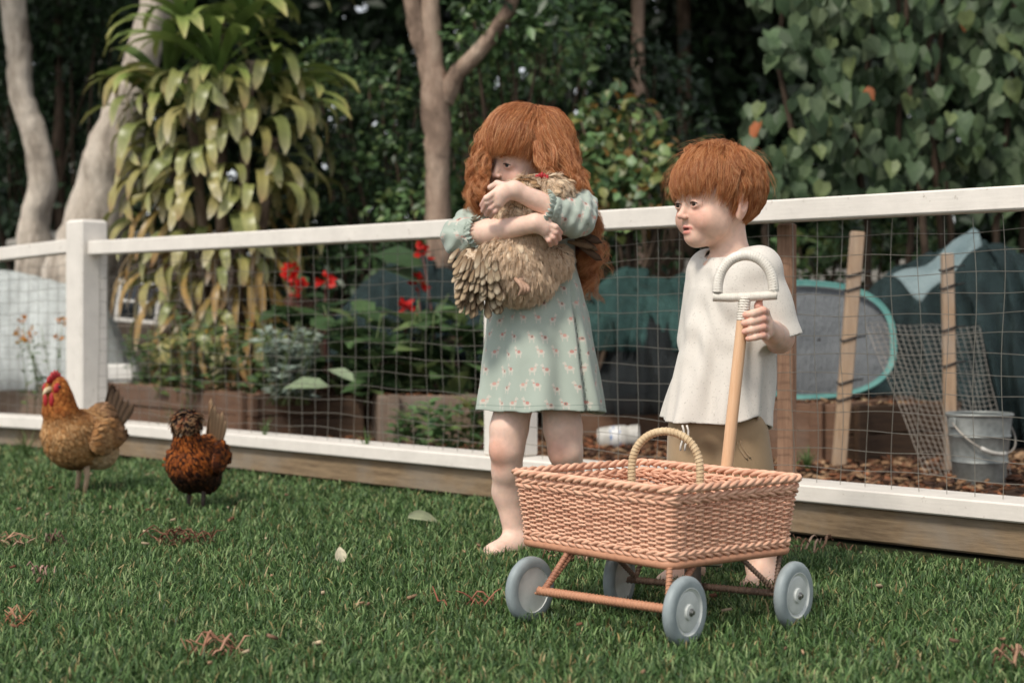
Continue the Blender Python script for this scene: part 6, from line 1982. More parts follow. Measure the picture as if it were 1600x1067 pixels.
def one_feather(L, W, c0, c1, cedge, curve, seed):
    g = np.random.default_rng(seed); n = 11; V, Cc, Fs = [], [], []
    for i in range(n):
        s = i / (n - 1); w = W * (.30 + .72 * s ** .7) * (1 if s < .62 else .12 + .88 * math.sqrt(max(0, 1 - ((s - .62) / .38) ** 2))); z = -curve * s * s
        for j, (f, dz) in enumerate(((-1, -.05), (-.6, .01), (0, .05), (.6, .01), (1, -.05))):
            V.append((L * s - (L * .04 if abs(f) == 1 else 0) + g.normal() * .0006, f * w / 2, z + dz * W + g.normal() * .0004))
            base = np.array(C(c0)[:3]) * (1 - s) + np.array(C(c1)[:3]) * s
            e = np.array(C(cedge)[:3]); t_ = .95 if abs(f) == 1 else (.85 if s > .9 else (.35 if f == 0 and s < .7 else (.30 if abs(f) > .5 else .0)))
            Cc.append(tuple(base * (1 - t_) + e * t_) + (1,))
    for i in range(n - 1):
        for j in range(4): a = i * 5 + j; Fs.append((a, a + 1, a + 6, a + 5))
    me = bpy.data.meshes.new('feather'); me.from_pydata(V, [], Fs); me.polygons.foreach_set('use_smooth', [True] * len(Fs))
    at = me.attributes.new('Col', 'FLOAT_COLOR', 'POINT'); at.data.foreach_set('color', np.array(Cc, np.float32).ravel()); me.materials.append(MAT_FEATHER)
    return me
TF = [one_feather(1, .62, '#8f7459', c, e, .14, i) for i, (c, e) in enumerate([('#d6c4aa', '#4a3628'), ('#cbb598', '#3f2d22'), ('#decfb8', '#58422f'), ('#c4ac8e', '#463325')])]
from mathutils.bvhtree import BVHTree
hbvh = BVHTree.FromPolygons([tuple(p) for p in HP], [tuple(map(int, f)) for f in HF])
g = np.random.default_rng(411)
k = 0
for r_ in range(14):
    for c_ in range(7):
        x = 770 - c_ * 8.6 + r_ * .7 + g.normal() * 3; y = 366 + r_ * 7.6 + c_ * 3.4 + g.normal() * 3
        if y > 474: continue
        eye_ = Vector((0, 0, EYE)) - hb0; dr_ = (Vector(gq(x, y, -.15)) - Vector((0, 0, EYE))).normalized()
        hit_ = hbvh.ray_cast(eye_, dr_)[0]
        P_ = np.array(hit_ - dr_ * (.003 + .003 * (r_ % 2))) if hit_ is not None else gq(x, y, -.135) - H0
        D = np.array((-.16 - .09 * c_ + .03 * r_, -.16, -1.0 + .05 * c_ )); U = np.array((-.35 - .12 * c_, -1, .25))
        o = bpy.data.objects.new('tail_feather', TF[int(g.integers(0, 4))])
        o.matrix_local = Matrix.Translation(P_) @ leaf_frame(D, U) @ Matrix.Scale(g.uniform(.030, .043), 4); link(o, held); k += 1
WF = [one_feather(1, .30, '#6d5440', '#4a382b', '#31241b', .15, 20), one_feather(1, .30, '#8a6f54', '#6a5440', '#3d2d22', .2, 21)]
for i in range(9):
    P_ = gq(862 + i * 5.0, 352 + (i % 3) * 9 + i * 1.5, -.140 + .004 * i) - H0
    D = np.array((.55 + .05 * i, -.1, .55 - .14 * i)); U = np.array((.1, -1, .2))
    o = bpy.data.objects.new('wing_feather', WF[i % 2]); o.matrix_local = Matrix.Translation(P_) @ leaf_frame(D, U) @ Matrix.Scale(g.uniform(.06, .085), 4); link(o, held)
mb = MB()
for i in range(5):
    c = gq(838 + 4 * i, 277 + .8 * i * i * .3, -.176) - H0; h_ = (2, 4, 6, 4, 2)[i]
    e = gq(839 + 4.2 * i, 275 - h_, -.178) - H0
    mb.tube([c, (c + e) / 2, e], [.0046, .0042, .0014], 8)
mb.build('comb', MAT_COMB, held, smooth=True)
mb = MB()
for i in range(3):
    a = [gq(805 + 7 * math.sin(t_ * 2.6) + i * 5 + 16 * t_ * (1 - t_), 436 + i * 3 + 27 * t_ - 4 * i * t_, -.185 - .016 * math.sin(t_ * 3.1)) - H0 for t_ in np.linspace(0, 1, 9)]
    mb.tube(a, [.0055, .0055, .0052, .0055, .005, .0052, .0046, .0036, .0015], 7)
mb.tube([gq(822, 430, -.15) - H0, gq(812, 440, -.188) - H0], [.009, .007], 8)
ft = mb.build('foot', mat('pale_foot', C('#b08e78'), .55, .25, 200, .5, 400), held, smooth=True)

# ---- hens on the grass
def hen(base, heading, s, zones, label, body, neck, seed, crest=False, fpart=True, tailcols=None, shank=None, tail_len=.11, tail_up=1.0):
    root = empty('hen', base, math.atan2(heading[1], heading[0]), label, 'hen', 'hens walking on the lawn'); root.scale = (s, s, s)
    sc = Sculpt((-.25, -.13, .03), (.24, .13, .44), .0042)
    for c, r_, k in body: sc.ell(c, r_, k)
    sc.chain(*neck, .03)
    P, Fq = sc.mesh(); P = relax(P, Fq, 2)
    np_mesh('body', P, Fq, MAT_PLUME, root, zones(P, np.random.default_rng(seed)) * .85, True)
    flow = lambda q: np.stack([-np.ones(len(q)), np.sign(q[:, 1]) * .12, -.35 - .9 * np.clip((q[:, 0] - .04) / .1, 0, 1)], 1)
    feathering('body_feathers', P, Fq, 5200, (.015, .026), zones, flow, root, seed + 1, .04, .84, jit=.45)
    feathering('neck_hackle', P, Fq, 3800, (.014, .026), zones, lambda q: np.stack([-.25 * np.ones(len(q)), 0 * q[:, 0], -np.ones(len(q))], 1), root, seed + 2, .05, .80, jit=.5, mask=lambda q: (q[:, 0] > .02) & (q[:, 2] > .20) & ~((q[:, 0] > .128) & (q[:, 2] > .335)), width=.55)
    g = np.random.default_rng(seed + 3)
    TFm = [one_feather(1, .34, a, b, e, .10, 30 + i) for i, (a, b, e) in enumerate(tailcols)]
    for i in range(11):
        sd = (i % 2) * 2 - 1; f = i / 10
        P_ = Vector((-.115 - .004 * i, sd * (.006 + .026 * f), .275 - .006 * i))
        D = np.array((-.35 - .40 * f, sd * .16 * f, tail_up * (1.0 - .25 * f))); U = np.array((.1, sd * 1.0, .1))
        o = bpy.data.objects.new('tail_feather', TFm[i % len(TFm)]); o.matrix_local = Matrix.Translation(P_) @ leaf_frame(D, U) @ Matrix.Scale(tail_len * g.uniform(.85, 1.1), 4); link(o, root)
    # wings folded on the flanks
    for sd in (-1, 1):
        ws = Sculpt((-.19, -.13, .11), (.10, .13, .30), .005)
        ws.ell((-.025, sd * .078, .205), (.095, .020, .052), .01, rot=(sd * 8, 18, sd * 6))
        ws.limb((-.08, sd * .070, .200), (-.155, sd * .045, .195), .026, .008, .02)
        Pw, Fw = ws.mesh(); Pw = relax(Pw, Fw, 1)
        zw = lambda q, g_: zones(q, g_) * np.array((.88, .86, .84))
        wg = np_mesh('wing', Pw, Fw, MAT_PLUME, root, zw(Pw, g) * .9, True)
        feathering('wing_feathers', Pw, Fw, 600, (.020, .036), zw, lambda q: np.tile(np.array((-1, 0, -.18)), (len(q), 1)), wg, seed + 5, .03, .74, jit=.4)
    for sd in (-1, 1):
        m_ = shank; mb = MB(); x0 = .015 + .022 * sd
        mb.tube([(x0 - .012, sd * .036, .12), (x0 - .022, sd * .036, .075), (x0 - .006, sd * .036, .012)], [.014, .0085, .0072], 8)
        for a in (-.55, 0, .55): mb.tube([(x0 - .006, sd * .036, .012), (x0 + .028 * math.cos(a), sd * .036 + .03 * math.sin(a), .010), (x0 + .055 * math.cos(a), sd * .036 + .055 * math.sin(a), .004)], [.0065, .0050, .0025], 6)
        mb.tube([(x0 - .006, sd * .036, .014), (x0 - .03, sd * .036, .006)], [.005, .0025], 6)
        mb.build('leg', m_, root, smooth=True)
    return root, P, Fq
def zc(q, g, rules, base, var=.14):
    c = pick_cols(len(q), base, var, g)
    for f, cols, in rules:
        w = np.clip(f(q), 0, 1)[:, None]; c = c * (1 - w) + pick_cols(len(q), cols, var, g) * w
    return c
def z1(q, g):
    return zc(q, g, [(lambda q: (q[:, 2] - .255) / .05 * (q[:, 0] > .02), ['#a8642f', '#b5713a', '#985527']),
                     (lambda q: (.175 - q[:, 2]) / .03 * (q[:, 0] < .03), ['#c2a583', '#b59673', '#cfb595']),
                     (lambda q: (-.03 - q[:, 0]) / .05 * (q[:, 2] > .19), ['#86654a', '#75583f', '#97745a']),
                     (lambda q: (.14 - q[:, 2]) / .03 * (q[:, 0] >= .03), ['#7d5a3c', '#6d4d34'])], ['#b3875c', '#a5774b', '#c0966a'])
body1 = [((.0, 0, .200), (.115, .084, .092), .02), ((.035, 0, .175), (.075, .070, .075), .03), ((.075, 0, .205), (.078, .074, .085), .03), ((-.10, 0, .255), (.055, .046, .055), .03), ((-.05, .036, .148), (.070, .046, .055), .03), ((-.05, -.036, .148), (.070, .046, .055), .03)]
h1, P1, F1 = hen(gp(128, 772) - Vector((0, 0, .012)), (-.44, -.9), .97, z1, 'buff hen with a red comb standing near the white corner post', body1, ([(.085, 0, .235), (.108, 0, .300), (.118, 0, .352), (.122, 0, .372)], [.064, .046, .034, .028]), 500, tailcols=[('#7d6652', '#5c4a3c', '#40332a'), ('#8f755c', '#6d5746', '#463830')], shank=MAT_SHANK)
mb = MB()
for i in range(6):
    x = .160 - .012 * i; h_ = (.018, .030, .036, .034, .026, .014)[i]
    mb.tube([(x, 0, .386), (x - .002, 0, .392 + h_ * .6), (x - .004, 0, .392 + h_)], [.0075, .0066, .0016], 6)
mb.build('comb', MAT_COMB, h1, smooth=True)
fc = Sculpt((.08, -.06, .28), (.21, .06, .43), .0028)
for sd in (-1, 1):
    fc.ell((.142, sd * .0235, .368), (.019, .010, .020), .008); fc.ell((.158, sd * .012, .332), (.010, .009, .025), .008)
Pf, Ff = fc.mesh(); np_mesh('wattle', Pf, Ff, MAT_COMB, h1, None, True)
mb = MB(); mb.tube([(.148, 0, .366), (.172, 0, .363), (.188, 0, .350)], [.0125, .0090, .0014], 8); mb.build('beak', MAT_BEAK, h1, smooth=True)
for sd in (-1, 1):
    mb = MB(); mb.lathe([(0, -.005), (.004, -.003), (.005, 0), (.004, .003), (0, .005)], 10, (.146, sd * .0325, .374)); o = mb.build('eye', MAT_BLACK, h1, smooth=True)
def z2(q, g):
    c = zc(q, g, [(lambda q: (.185 - q[:, 2]) / .04, ['#3c2519', '#2e1c14', '#54321f']), (lambda q: (-.07 - q[:, 0]) / .04, ['#9a7454', '#86623f'])], ['#96501f', '#a85e28', '#844318', '#6a3616'])
    sp = (g.random(len(q)) < .34)[:, None]
    return np.where(sp, c * np.array((.16, .14, .14)), c)
body2 = [((-.02, 0, .190), (.110, .084, .085), .02), ((.055, 0, .185), (.078, .080, .090), .03), ((-.11, 0, .235), (.050, .040, .045), .03), ((-.02, .034, .125), (.064, .046, .05), .03), ((-.02, -.034, .125), (.064, .046, .05), .03)]
h2, P2, F2 = hen(gp(306, 797) - Vector((0, 0, .012)), (-.20, -.98), .82, z2, 'small dark rust hen with a round feather crest walking towards the grass', body2, ([(.060, 0, .225), (.082, 0, .275), (.094, 0, .300)], [.058, .040, .030]), 520, tailcols=[('#a88a6d', '#c4a88a', '#8a6d54'), ('#9a7b5e', '#b89a7c', '#7a5e47')], shank=MAT_SHANK_DARK, tail_len=.135, tail_up=1.5)
cs = Sculpt((.0, -.08, .25), (.18, .08, .42), .004); cs.ell((.086, 0, .335), (.052, .050, .044), .01); Pc, Fc = cs.mesh()
def zcrest(q, g):
    c = pick_cols(len(q), ['#2a1a14', '#38221a', '#1d1310', '#6d4028'], .2, g); return c
cr_ = np_mesh('crest', Pc, Fc, MAT_PLUME, h2, zcrest(Pc, np.random.default_rng(3)), True)
feathering('crest_feathers', Pc, Fc, 420, (.020, .034), zcrest, lambda q: (q - np.array((.086, 0, .385))) * 3 + np.array((0, 0, -.02)), cr_, 530, .35, .8, tipc=np.array(C('#b08a66')[:3]))
mb = MB(); mb.tube([(.118, 0, .300), (.134, 0, .296), (.146, 0, .286)], [.0095, .0070, .0012], 8); mb.build('beak', mat('dark_beak', C('#6b5a48'), .4), h2, smooth=True)
# ------------------------------------------------------------------ wicker wagon
RIM_H = .276
cL, cN, cR = gp(801, 740, RIM_H), gp(1046, 762, RIM_H), gp(1254, 748, RIM_H)
# square the plan: keep the near corner, average the two sides to a right angle
uL = (cL - cN); uR = (cR - cN); lL, lR = uL.length, uR.length
aL, aR = math.atan2(uL.y, uL.x), math.atan2(uR.y, uR.x)
mid_ = (aL + aR) / 2
def side(n, d, x):      # length along d from n to where the photo's column x lies
    k_ = (x - 800) / F; return (k_ * n.y - n.x) / (d.x - k_ * d.y)
dL, dR = mid_ + math.pi / 4, mid_ - math.pi / 4
WX = Vector((math.cos(dR), math.sin(dR), 0)); WY = Vector((math.cos(dL), math.sin(dL), 0))
LX = side(cN, WX, 1253); LY = side(cN, WY, 800)
wbase = cN + WX * (LX / 2) + WY * (LY / 2); wbase.z = 0
print('WAGON', math.degrees(aL - aR), lL, lR, wbase)
wagon = empty('wicker_wagon', wbase, dR, 'pink rattan basket wagon on four white wheels standing on the lawn before the children', 'wagon')
def wicker(name, c1, c2, scale=60):
    t = NT(name); v = t.coord(); rnd = t.objrand()
    n = t.noise(t.mapping(v, (1, 1, 1)), scale, 4, .6); n2 = t.noise(v, 9, 3, .6)
    c = t.ramp(t.math('ADD', t.math('MULTIPLY', n, .6), t.math('ADD', t.math('MULTIPLY', n2, .3), t.math('MULTIPLY', rnd, .26))), [(.32, c1), (.66, c2)])
    t.set(color=c, rough=.55, spec=.35); t.bump(n, .25, .0015)
    return t.m
MAT_WICK = wicker('pink_rattan', C('#b37f66'), C('#e1b195'))
MAT_WICK2 = wicker('bound_rattan', C('#8f5f4c'), C('#b98669'), 90)
MAT_CANE = wicker('pale_cane', C('#bda27e'), C('#d9c3a0'), 70)
MAT_POLE = wood('pole_wood', C('#cfa27c'), C('#e0ba97'), axis=2, rough=.45, bump=.1)
ZB = .140
def outline(z, n, ins=0.0):
    """rounded rectangle at height z, wider to the rim; returns n points equally spaced by arc and their outward normals."""
    f = (z - ZB) / (RIM_H - ZB)
    hx, hy, r_ = LX / 2 - .015 * (1 - f) - ins, LY / 2 - .015 * (1 - f) - ins, .022
    pts = []
    for cx, cy, a0 in ((hx - r_, hy - r_, 0), (-hx + r_, hy - r_, 90), (-hx + r_, -hy + r_, 180), (hx - r_, -hy + r_, 270)):
        for k in range(9): a = R(a0 + k * 11.25); pts.append((cx + r_ * math.cos(a), cy + r_ * math.sin(a)))
    P = np.array(pts + pts[:1]); d = np.r_[0, np.cumsum(np.linalg.norm(np.diff(P, axis=0), axis=1))]
    s = np.linspace(0, d[-1], n, endpoint=False)
    Q = np.stack([np.interp(s, d, P[:, 0]), np.interp(s, d, P[:, 1])], 1)
    T = np.roll(Q, -1, 0) - np.roll(Q, 1, 0); T = T / np.linalg.norm(T, axis=1)[:, None]
    return Q, np.stack([T[:, 1], -T[:, 0]], 1)
per = 2 * (LX + LY) - .1
NS = int(per / .0205) // 2 * 2          # stakes
g = np.random.default_rng(601)
for i in range(NS):
    mb = MB(); pts = []
    for z in np.linspace(ZB - .004, RIM_H - .008, 5):
        Q, N_ = outline(z, NS); pts.append((Q[i][0], Q[i][1], z))
    mb.tube(pts, .0024, 5)
    mb.build('stake', MAT_WICK, wagon, smooth=True)
ROWS = 23; dz = (RIM_H - .020 - ZB - .012) / ROWS
K = 6
for r_ in range(ROWS):
    z = ZB + .012 + dz * (r_ + .5)
    n = NS * K; Q, N_ = outline(z, n)
    ph = (r_ % 2) * math.pi
    a = np.arange(n) / K * math.pi + ph
    w = np.sign(np.cos(a)) * np.abs(np.cos(a)) ** .45 * .0032
    zz = z + .0006 * np.sin(np.arange(n) * .05 + r_) + np.repeat(g.normal(0, .0005, NS), K)
    P = np.concatenate([Q + N_ * w[:, None], zz[:, None]], 1)
    mb = MB(); mb.tube(P, dz * .54, 6, closed=True)
    mb.build('weaver', MAT_WICK, wagon, smooth=True)
def rope(name, z, R_, r_, strands_n, pitch, m_, ins=0.0, lift=.0, n=900):
    root = bpy.data.objects.new(name, None)
    mbs = []
    for s in range(strands_n):
        Q, N_ = outline(z, n, ins); turns = round(per / pitch); a = np.arange(n) / n * turns * 2 * np.pi + s * 2 * np.pi / strands_n
        P = np.concatenate([Q + N_ * (R_ * np.cos(a))[:, None], (z + lift + R_ * np.sin(a) * .85)[:, None]], 1)
        mb = MB(); mb.tube(P, r_, 6, closed=True); mbs.append(mb)
    o = mbs[0].build(name, m_, wagon, smooth=True)
    for mb in mbs[1:]: mb.build('cord', m_, o, smooth=True)
    return o
rope('rim', RIM_H - .004, .0046, .0043, 3, .064, MAT_WICK, -.002)
rope('waling_band', RIM_H - .019, .0034, .0038, 2, .048, MAT_WICK, -.001)
rope('waling_band', RIM_H - .027, .0034, .0036, 2, -.048, MAT_WICK, -.001)
rope('waling_band', ZB + .016, .0034, .0036, 2, .044, MAT_WICK, -.001)
rope('waling_band', ZB + .008, .0034, .0036, 2, -.044, MAT_WICK, -.001)
# bound base hoop
Q, N_ = outline(ZB - .003, 260)
mb = MB(); mb.tube(np.concatenate([Q, np.full((260, 1), ZB - .003)], 1), .0085, 10, closed=True)
mb.build('base_hoop', MAT_WICK2, wagon, smooth=True)
mb = MB()
for i in range(30):
    y = (i / 29 - .5) * (LY - .06); mb.tube([(x, y, ZB + .004 + .0022 * math.cos(x * 190 + i * math.pi)) for x in np.linspace(-LX / 2 + .028, LX / 2 - .028, 60)], .0048, 5)
mb.build('base_weave', MAT_WICK, wagon, smooth=True)
def wrapped(mb, P, r_, pitch=.0052, wr=.0030, n=8, every=1.0):
    """a rod bound with cane: core plus a tight helix."""
    P = np.array(P, float); d = np.r_[0, np.cumsum(np.linalg.norm(np.diff(P, axis=0), axis=1))]
    L = d[-1]; k = max(24, int(L / pitch * 9)); s = np.linspace(0, L, k)
    Q = np.stack([np.interp(s, d, P[:, a]) for a in range(3)], 1)
    mb.tube(Q[::6], r_ * .92, n)
    T = unit(np.gradient(Q, axis=0)); A, B, _ = frame(T[0]); hx = []
    for i in range(k):
        A = A - T[i] * (A @ T[i]); A /= np.linalg.norm(A); B = np.cross(T[i], A)
        th = s[i] / pitch * 2 * np.pi; hx.append(Q[i] + r_ * .86 * (A * math.cos(th) + B * math.sin(th)))
    mb.tube(hx, wr, 5)
# arched carrying handle across the middle, planted in the two long walls
hl, hr = gp(987, 745, RIM_H - .01), gp(1094, 748, RIM_H - .01)
toW = Matrix.Rotation(-dR, 3, 'Z')
top = px(1040, 672, (hl.y + hr.y) / 2)
hl_l, hr_l = toW @ (hl - wbase), toW @ (hr - wbase)
print('HANDLE', hl_l, hr_l, LX, LY)
zt = top.z; ctr = (hl_l + hr_l) / 2; hv = (hr_l - hl_l) / 2
P = [ctr + hv * -math.cos(a) * (1.0 + .06 * math.sin(a)) + Vector((0, 0, (zt - RIM_H + .008) * math.sin(a) ** .8)) for a in np.linspace(0, math.pi, 41)]
P = [Vector((P[0].x, P[0].y, ZB + .02))] + P + [Vector((P[-1].x, P[-1].y, ZB + .02))]
mb = MB(); wrapped(mb, P, .0082, .0070, .0016); mb.build('carrying_handle', MAT_CANE, wagon, smooth=True)
# chassis
WR = .062; ax_z = WR
t = NT('grey_tyre'); t.set(color=t.ramp(t.noise(t.coord(), 25, 4), [(.3, C('#7e888a')), (.7, C('#99a2a4'))]), rough=.55, spec=.35); MAT_TYRE = t.m
t = NT('white_hub'); t.set(color=t.ramp(t.noise(t.coord(), 30, 5), [(.3, C('#b9bdb9')), (.7, C('#d3d6d2'))]), rough=.45, spec=.4); MAT_HUB = t.m
t = NT('steel'); t.set(color=C('#8b8b88'), metal=.9, rough=.35); MAT_STEEL = t.m
wheel_data = {}
def wheel(x, y, face, rz=0):
    M = np.array(Matrix.Rotation(R(-90) * face, 3, 'X'))      # hub face looks along face*y
    if 'tyre' not in wheel_data:
        mb = MB(); mb.lathe([(.041, -.0125), (.050, -.0135), (.0565, -.011), (.0595, -.006), (.060, 0), (.0595, .006), (.0565, .011), (.050, .0135), (.041, .0125)], 48, cap=False)
        ty = mb.build('tyre', MAT_TYRE, None, smooth=True)
        mb = MB(); mb.lathe([(.0, -.010), (.0405, -.010), (.0412, -.012), (.0412, .0125), (.0400, .0128), (.0375, .0090), (.0345, .0075), (.0330, .0095), (.0315, .0100), (.0140, .0100), (.0125, .0150), (.0085, .0160), (0.0, .0160)], 48)
        hb_ = mb.build('hub', MAT_HUB, None, smooth=True, sharp=40)
        mb = MB(); mb.lathe([(.0, .0150), (.0068, .0155), (.0068, .0185), (.0050, .0205), (.0040, .0205), (.0038, .0235), (0, .0240)], 16)
        bo = mb.build('axle_nut', MAT_STEEL, None, smooth=True, sharp=40)
        wheel_data.update(tyre=ty, hub=hb_, nut=bo); new = (ty, hb_, bo)
    else: new = tuple(wheel_data[k].copy() for k in ('tyre', 'hub', 'nut')); [COL.objects.link(o) for o in new]
    w = bpy.data.objects.new('wheel', None); link(w, wagon); w.location = (x, y, ax_z)
    w.rotation_euler = Euler((R(-90) * face, 0, rz), 'XYZ'); w.scale = (WR / .060,) * 2 + (.80,)
    for o in new: o.parent = w
    return w
def wpos(x, y): q = toW @ (gp(x, y, .06) - wbase); return (q.x, q.y)
AXLES = [(wpos(1070, 957), wpos(828, 922), MAT_WICK2), (wpos(1240, 931), wpos(968, 905), mat('brown_bound_rod', C('#6b5648'), .6, .2, 60))]
zb_ = ZB - .008
for i, ((xa, ya), (xb, yb), m_) in enumerate(AXLES):
    sk = math.atan2(xa - xb, yb - ya)
    o1 = wheel(xa, ya, -1, (R(3), R(-7))[i] + sk)
    if i == 0: o1['label'] = 'nearest wheel, its whole hub showing'
    wheel(xb, yb, 1, (R(-2), R(4))[i] + sk)
    d_ = np.array((xb - xa, yb - ya, 0)); L_ = np.linalg.norm(d_); d_ /= L_
    A0_ = np.array((xa, ya, ax_z))
    mb = MB(); wrapped(mb, [A0_ + d_ * .018, A0_ + d_ * (L_ - .018)], (.0084, .0066)[i], .008, .0020); mb.build('axle', m_, wagon, smooth=True)
    sx = 1 if i == 0 else -1
    for q in (.036, L_ - .036):
        e = A0_ + d_ * q
        for dx, dy in ((-.030 * sx, 0), (.075 * sx, 0)):
            xx = max(-LX / 2 + .02, min(LX / 2 - .02, e[0] + dx)); yy = max(-LY / 2 + .02, min(LY / 2 - .02, e[1]))
            mb = MB(); wrapped(mb, [(xx, yy, zb_), (e[0], e[1], ax_z + .004)], (.0060, .0048)[i], .007, .0016); mb.build('strut', m_, wagon, smooth=True)
# steering post under the far axle and the draw pole
pc = Vector(((AXLES[1][0][0] + AXLES[1][1][0]) / 2, (AXLES[1][0][1] + AXLES[1][1][1]) / 2, ax_z))
fe = wbase + WX * (LX / 2 + .018)
p0 = px(1119, 884, fe.y + .0)
mb = MB(); mb.lathe([(.013, .03), (.016, .034), (.016, ZB - .008), (.012, ZB - .004)], 20, (pc.x - .03, pc.y, 0)); mb.build('steering_post', mat('grey_brown_post', C('#5f5650'), .6, .15, 40), wagon, smooth=True, sharp=40)
bq = toW @ (p0 - wbase)
mb = MB(); mb.beam((pc.x - .03, pc.y, ZB - .03), (bq.x, bq.y, bq.z + .006), .026, .014, bevel=.003); mb.build('bracket', MAT_STEEL, wagon)
# pole: from the bracket up to the grip, as seen behind the basket
pT = px(1164, 466, PD); pM = pT + (p0 - pT) * .085
def wl_(v): return toW @ (Vector(v) - wbase)
a_, b_ = wl_(p0), wl_(pM); L_ = (b_ - a_).length
mb = MB(); mb.lathe([(.0118, 0), (.0122, .01), (.0118, L_)], 18); o = mb.build('draw_pole', MAT_POLE, wagon, smooth=True, sharp=50)
A_, B_, D_ = frame(np.array(b_ - a_)); o.matrix_local = Matrix.Translation(a_) @ Matrix(np.stack([A_, B_, D_], 1)).to_4x4()
MAT_WRAP = wicker('white_binding', C('#c9c2b6'), C('#e2dcd2'), 90)
def gh_(x, y, dd=0.0): return wl_(px(x, y, PD + dd))
mb = MB(); wrapped(mb, [wl_(pM), gh_(1164, 466)], .0128, .0052, .0021); gr = mb.build('grip_collar', MAT_WRAP, wagon, smooth=True)
mb = MB(); wrapped(mb, [gh_(1114, 464, .01), gh_(1140, 465, .004), gh_(1166, 464), gh_(1214, 461, -.012)], .0098, .0040, .0012); mb.build('cross_bar', MAT_WRAP, wagon, smooth=True)
P = [gh_(1165 + 46 * math.cos(a) * (1 + .04 * math.sin(a)), 459 - 64 * math.sin(a) ** .85, -.010 * math.cos(a) + .0) for a in np.linspace(-.02, math.pi + .02, 40)] if False else \
    [gh_(1165 - 44 * math.cos(a), 460 - 61 * math.sin(a) ** .8, -.010 * -math.cos(a) * -1 if False else .008 * math.cos(a)) for a in np.linspace(0.02, math.pi - .02, 40)]
mb = MB(); wrapped(mb, P, .0114, .0052, .0012); mb.build('grip_arch', MAT_WRAP, wagon, smooth=True)
# ------------------------------------------------------------------ things dropped on the lawn
MAT_DRY = attr_mat('dry_bark', .85, .15, nscale=90, namt=.25)
def curl(label, x, y, n, L, spread, seed, cols, name='bark_strip', cat='bark strips', ang=0.0):
    g = np.random.default_rng(seed); P0 = gp(x, y); mb = MB()
    for k in range(n):
        a = ang + g.normal() * .35; l_ = L * g.uniform(.5, 1.0); c = pick_cols(1, cols, .2, g)[0]
        o = np.array((g.normal() * spread, g.normal() * spread * .6, .022 + g.uniform(0, .014)))
        pts = [o + np.array((math.cos(a) * l_ * (s - .5), math.sin(a) * l_ * (s - .5), .016 * math.sin(s * 3.1 + k) + .006 * g.normal())) for s in np.linspace(0, 1, 6)]
        mb.tube(pts, [.0015, .003, .0036, .0032, .0026, .001], 5, col=tuple(c) + (1,), flat=.5)
    o = mb.build(name, MAT_DRY, None, smooth=True, colors=True); o.location = P0
    return tag(o, label, cat, 'dry bark and leaf scraps lying on the lawn')
BR = ['#8c6a55', '#a5836b', '#6f5040', '#b89a84']
curl('fan of pale dry palm strips on the grass in front of the buff hen', 18, 862, 11, .085, .014, 701, ['#a5836b', '#b89a84', '#8c6a55'], ang=.5)
curl('small curled dark strip lying next to the pale palm fan', 90, 860, 9, .045, .012, 702, ['#5a4a40', '#8f7d6c', '#6f5a4c'], ang=1.2)
curl('wide tangle of reddish brown twigs before the crested hen', 280, 856, 26, .075, .040, 703, ['#6d4a3a', '#5a3c30', '#83604c'], ang=.1)
curl('loose bundle of reddish strips at the front of the lawn', 345, 1036, 12, .075, .018, 704, ['#9a705a', '#b08670', '#7d5a48'], ang=.45)
curl('lone pinkish scrap between the palm fan and the front edge', 66, 912, 5, .040, .008, 705, ['#a88a7c', '#8f7268'], ang=1.1)
curl('short reddish scrap low on the near lawn', 18, 990, 6, .05, .012, 706, ['#9a6a50', '#b0846a'], ang=.2)
curl('scatter of brown scraps in the corner before the near wheel', 1585, 1056, 8, .05, .02, 707, BR, ang=.4)
curl('few brown scraps in the shade under the basket', 905, 888, 10, .04, .03, 708, BR, ang=.2)
curl('thin reddish straws beside the leaf near the girl', 745, 957, 5, .07, .03, 709, ['#8f5a48', '#a06c58'], ang=.05)
curl('dry brown scraps in the gap under the plank past the basket', 1270, 868, 14, .05, .05, 710, BR, ang=.6)
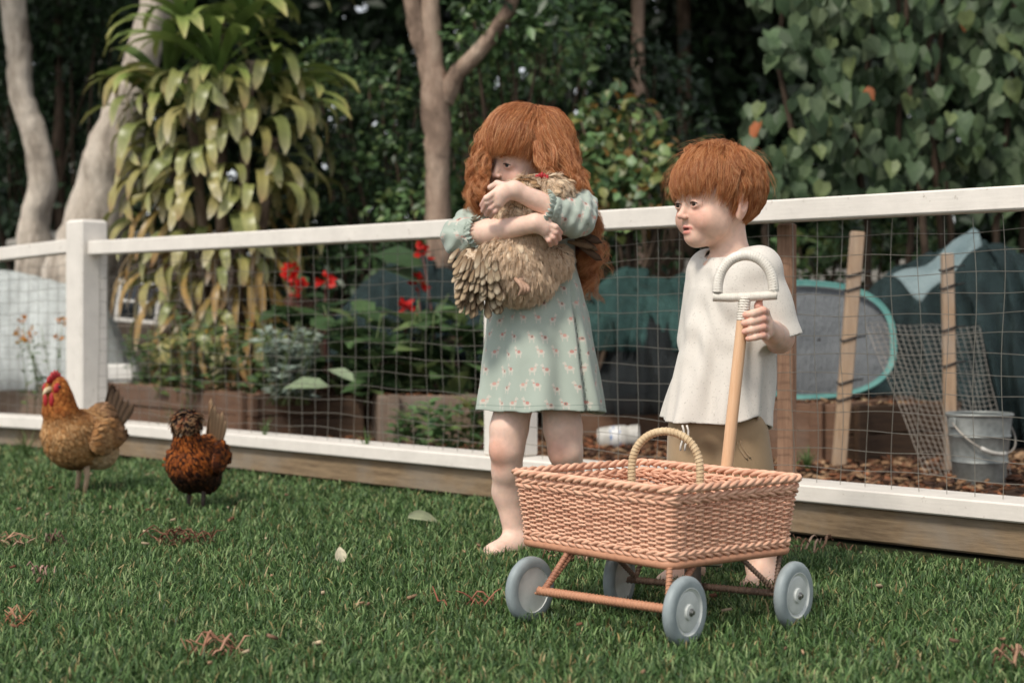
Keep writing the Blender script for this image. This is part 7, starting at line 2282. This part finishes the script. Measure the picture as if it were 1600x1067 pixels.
def flat_leaf(label, x, y, L, c, name, cat, D, U, seed, w=.5, curlv=.35, lift=.03):
    """one shed leaf: a smooth curled blade with a midrib."""
    g = np.random.default_rng(seed); na, nb = 14, 9; V = []; Cc = []
    for i in range(na):
        s_ = i / (na - 1); hw = w * L * .5 * (math.sin(math.pi * (.04 + .93 * s_)) ** .75) * (1 - .25 * s_)
        for k in range(nb):
            f = k / (nb - 1) * 2 - 1
            V.append((s_ * L, f * hw * math.cos(f * curlv), abs(f) ** 1.6 * hw * curlv + .10 * L * math.sin(s_ * 4 + f) * .4 - .25 * L * curlv * s_ * s_ + g.normal() * .0004))
            sh = .82 if abs(f) < .05 else 1 + .08 * math.sin(s_ * 22 + abs(f) * 6); Cc.append(tuple(np.array(C(c)[:3]) * sh) + (1,))
    mb = MB()
    for v_, c_ in zip(V, Cc): mb.v.append(v_); mb.col.append(c_)
    for i in range(na - 1):
        for k in range(nb - 1): mb.f.append((i * nb + k, i * nb + k + 1, (i + 1) * nb + k + 1, (i + 1) * nb + k)); mb.m.append(0)
    o = mb.build(name, MAT_LEAF_WAXY, None, smooth=True, colors=True)
    o.matrix_world = Matrix.Translation(gp(x, y) + Vector((0, 0, lift))) @ leaf_frame(np.array(D, float), np.array(U, float))
    return tag(o, label, cat)
flat_leaf("single curled pale green leaf lying on the grass beside the girl's foot", 638, 828, .088, '#9aa084', 'fallen_leaf', 'leaf', (1, .10, -.12), (.10, -.75, .9), 1, .55, .55, .036)
flat_leaf('small cream petal standing in the grass at the middle of the lawn', 534, 890, .036, '#d8cfb8', 'petal', 'petal', (-.15, .1, 1), (.1, -1, .2), 2, .95, .5, .016)
def lawn_sample(n):
    X, Y = visible_xy(n, 2.4, 6.5); k = fence_off(X, Y) < -.1; return X[k], Y[k]
ch = chips('lawn_crumbs', 170, lawn_sample, (.006, .022), ['#7d6250', '#94785f', '#6b4a3a', '#a8967c'], lambda X, Y: .018 + 0 * X)
ch['label'] = 'tiny dry crumbs strewn over the lawn'; ch['category'] = 'leaf crumbs'
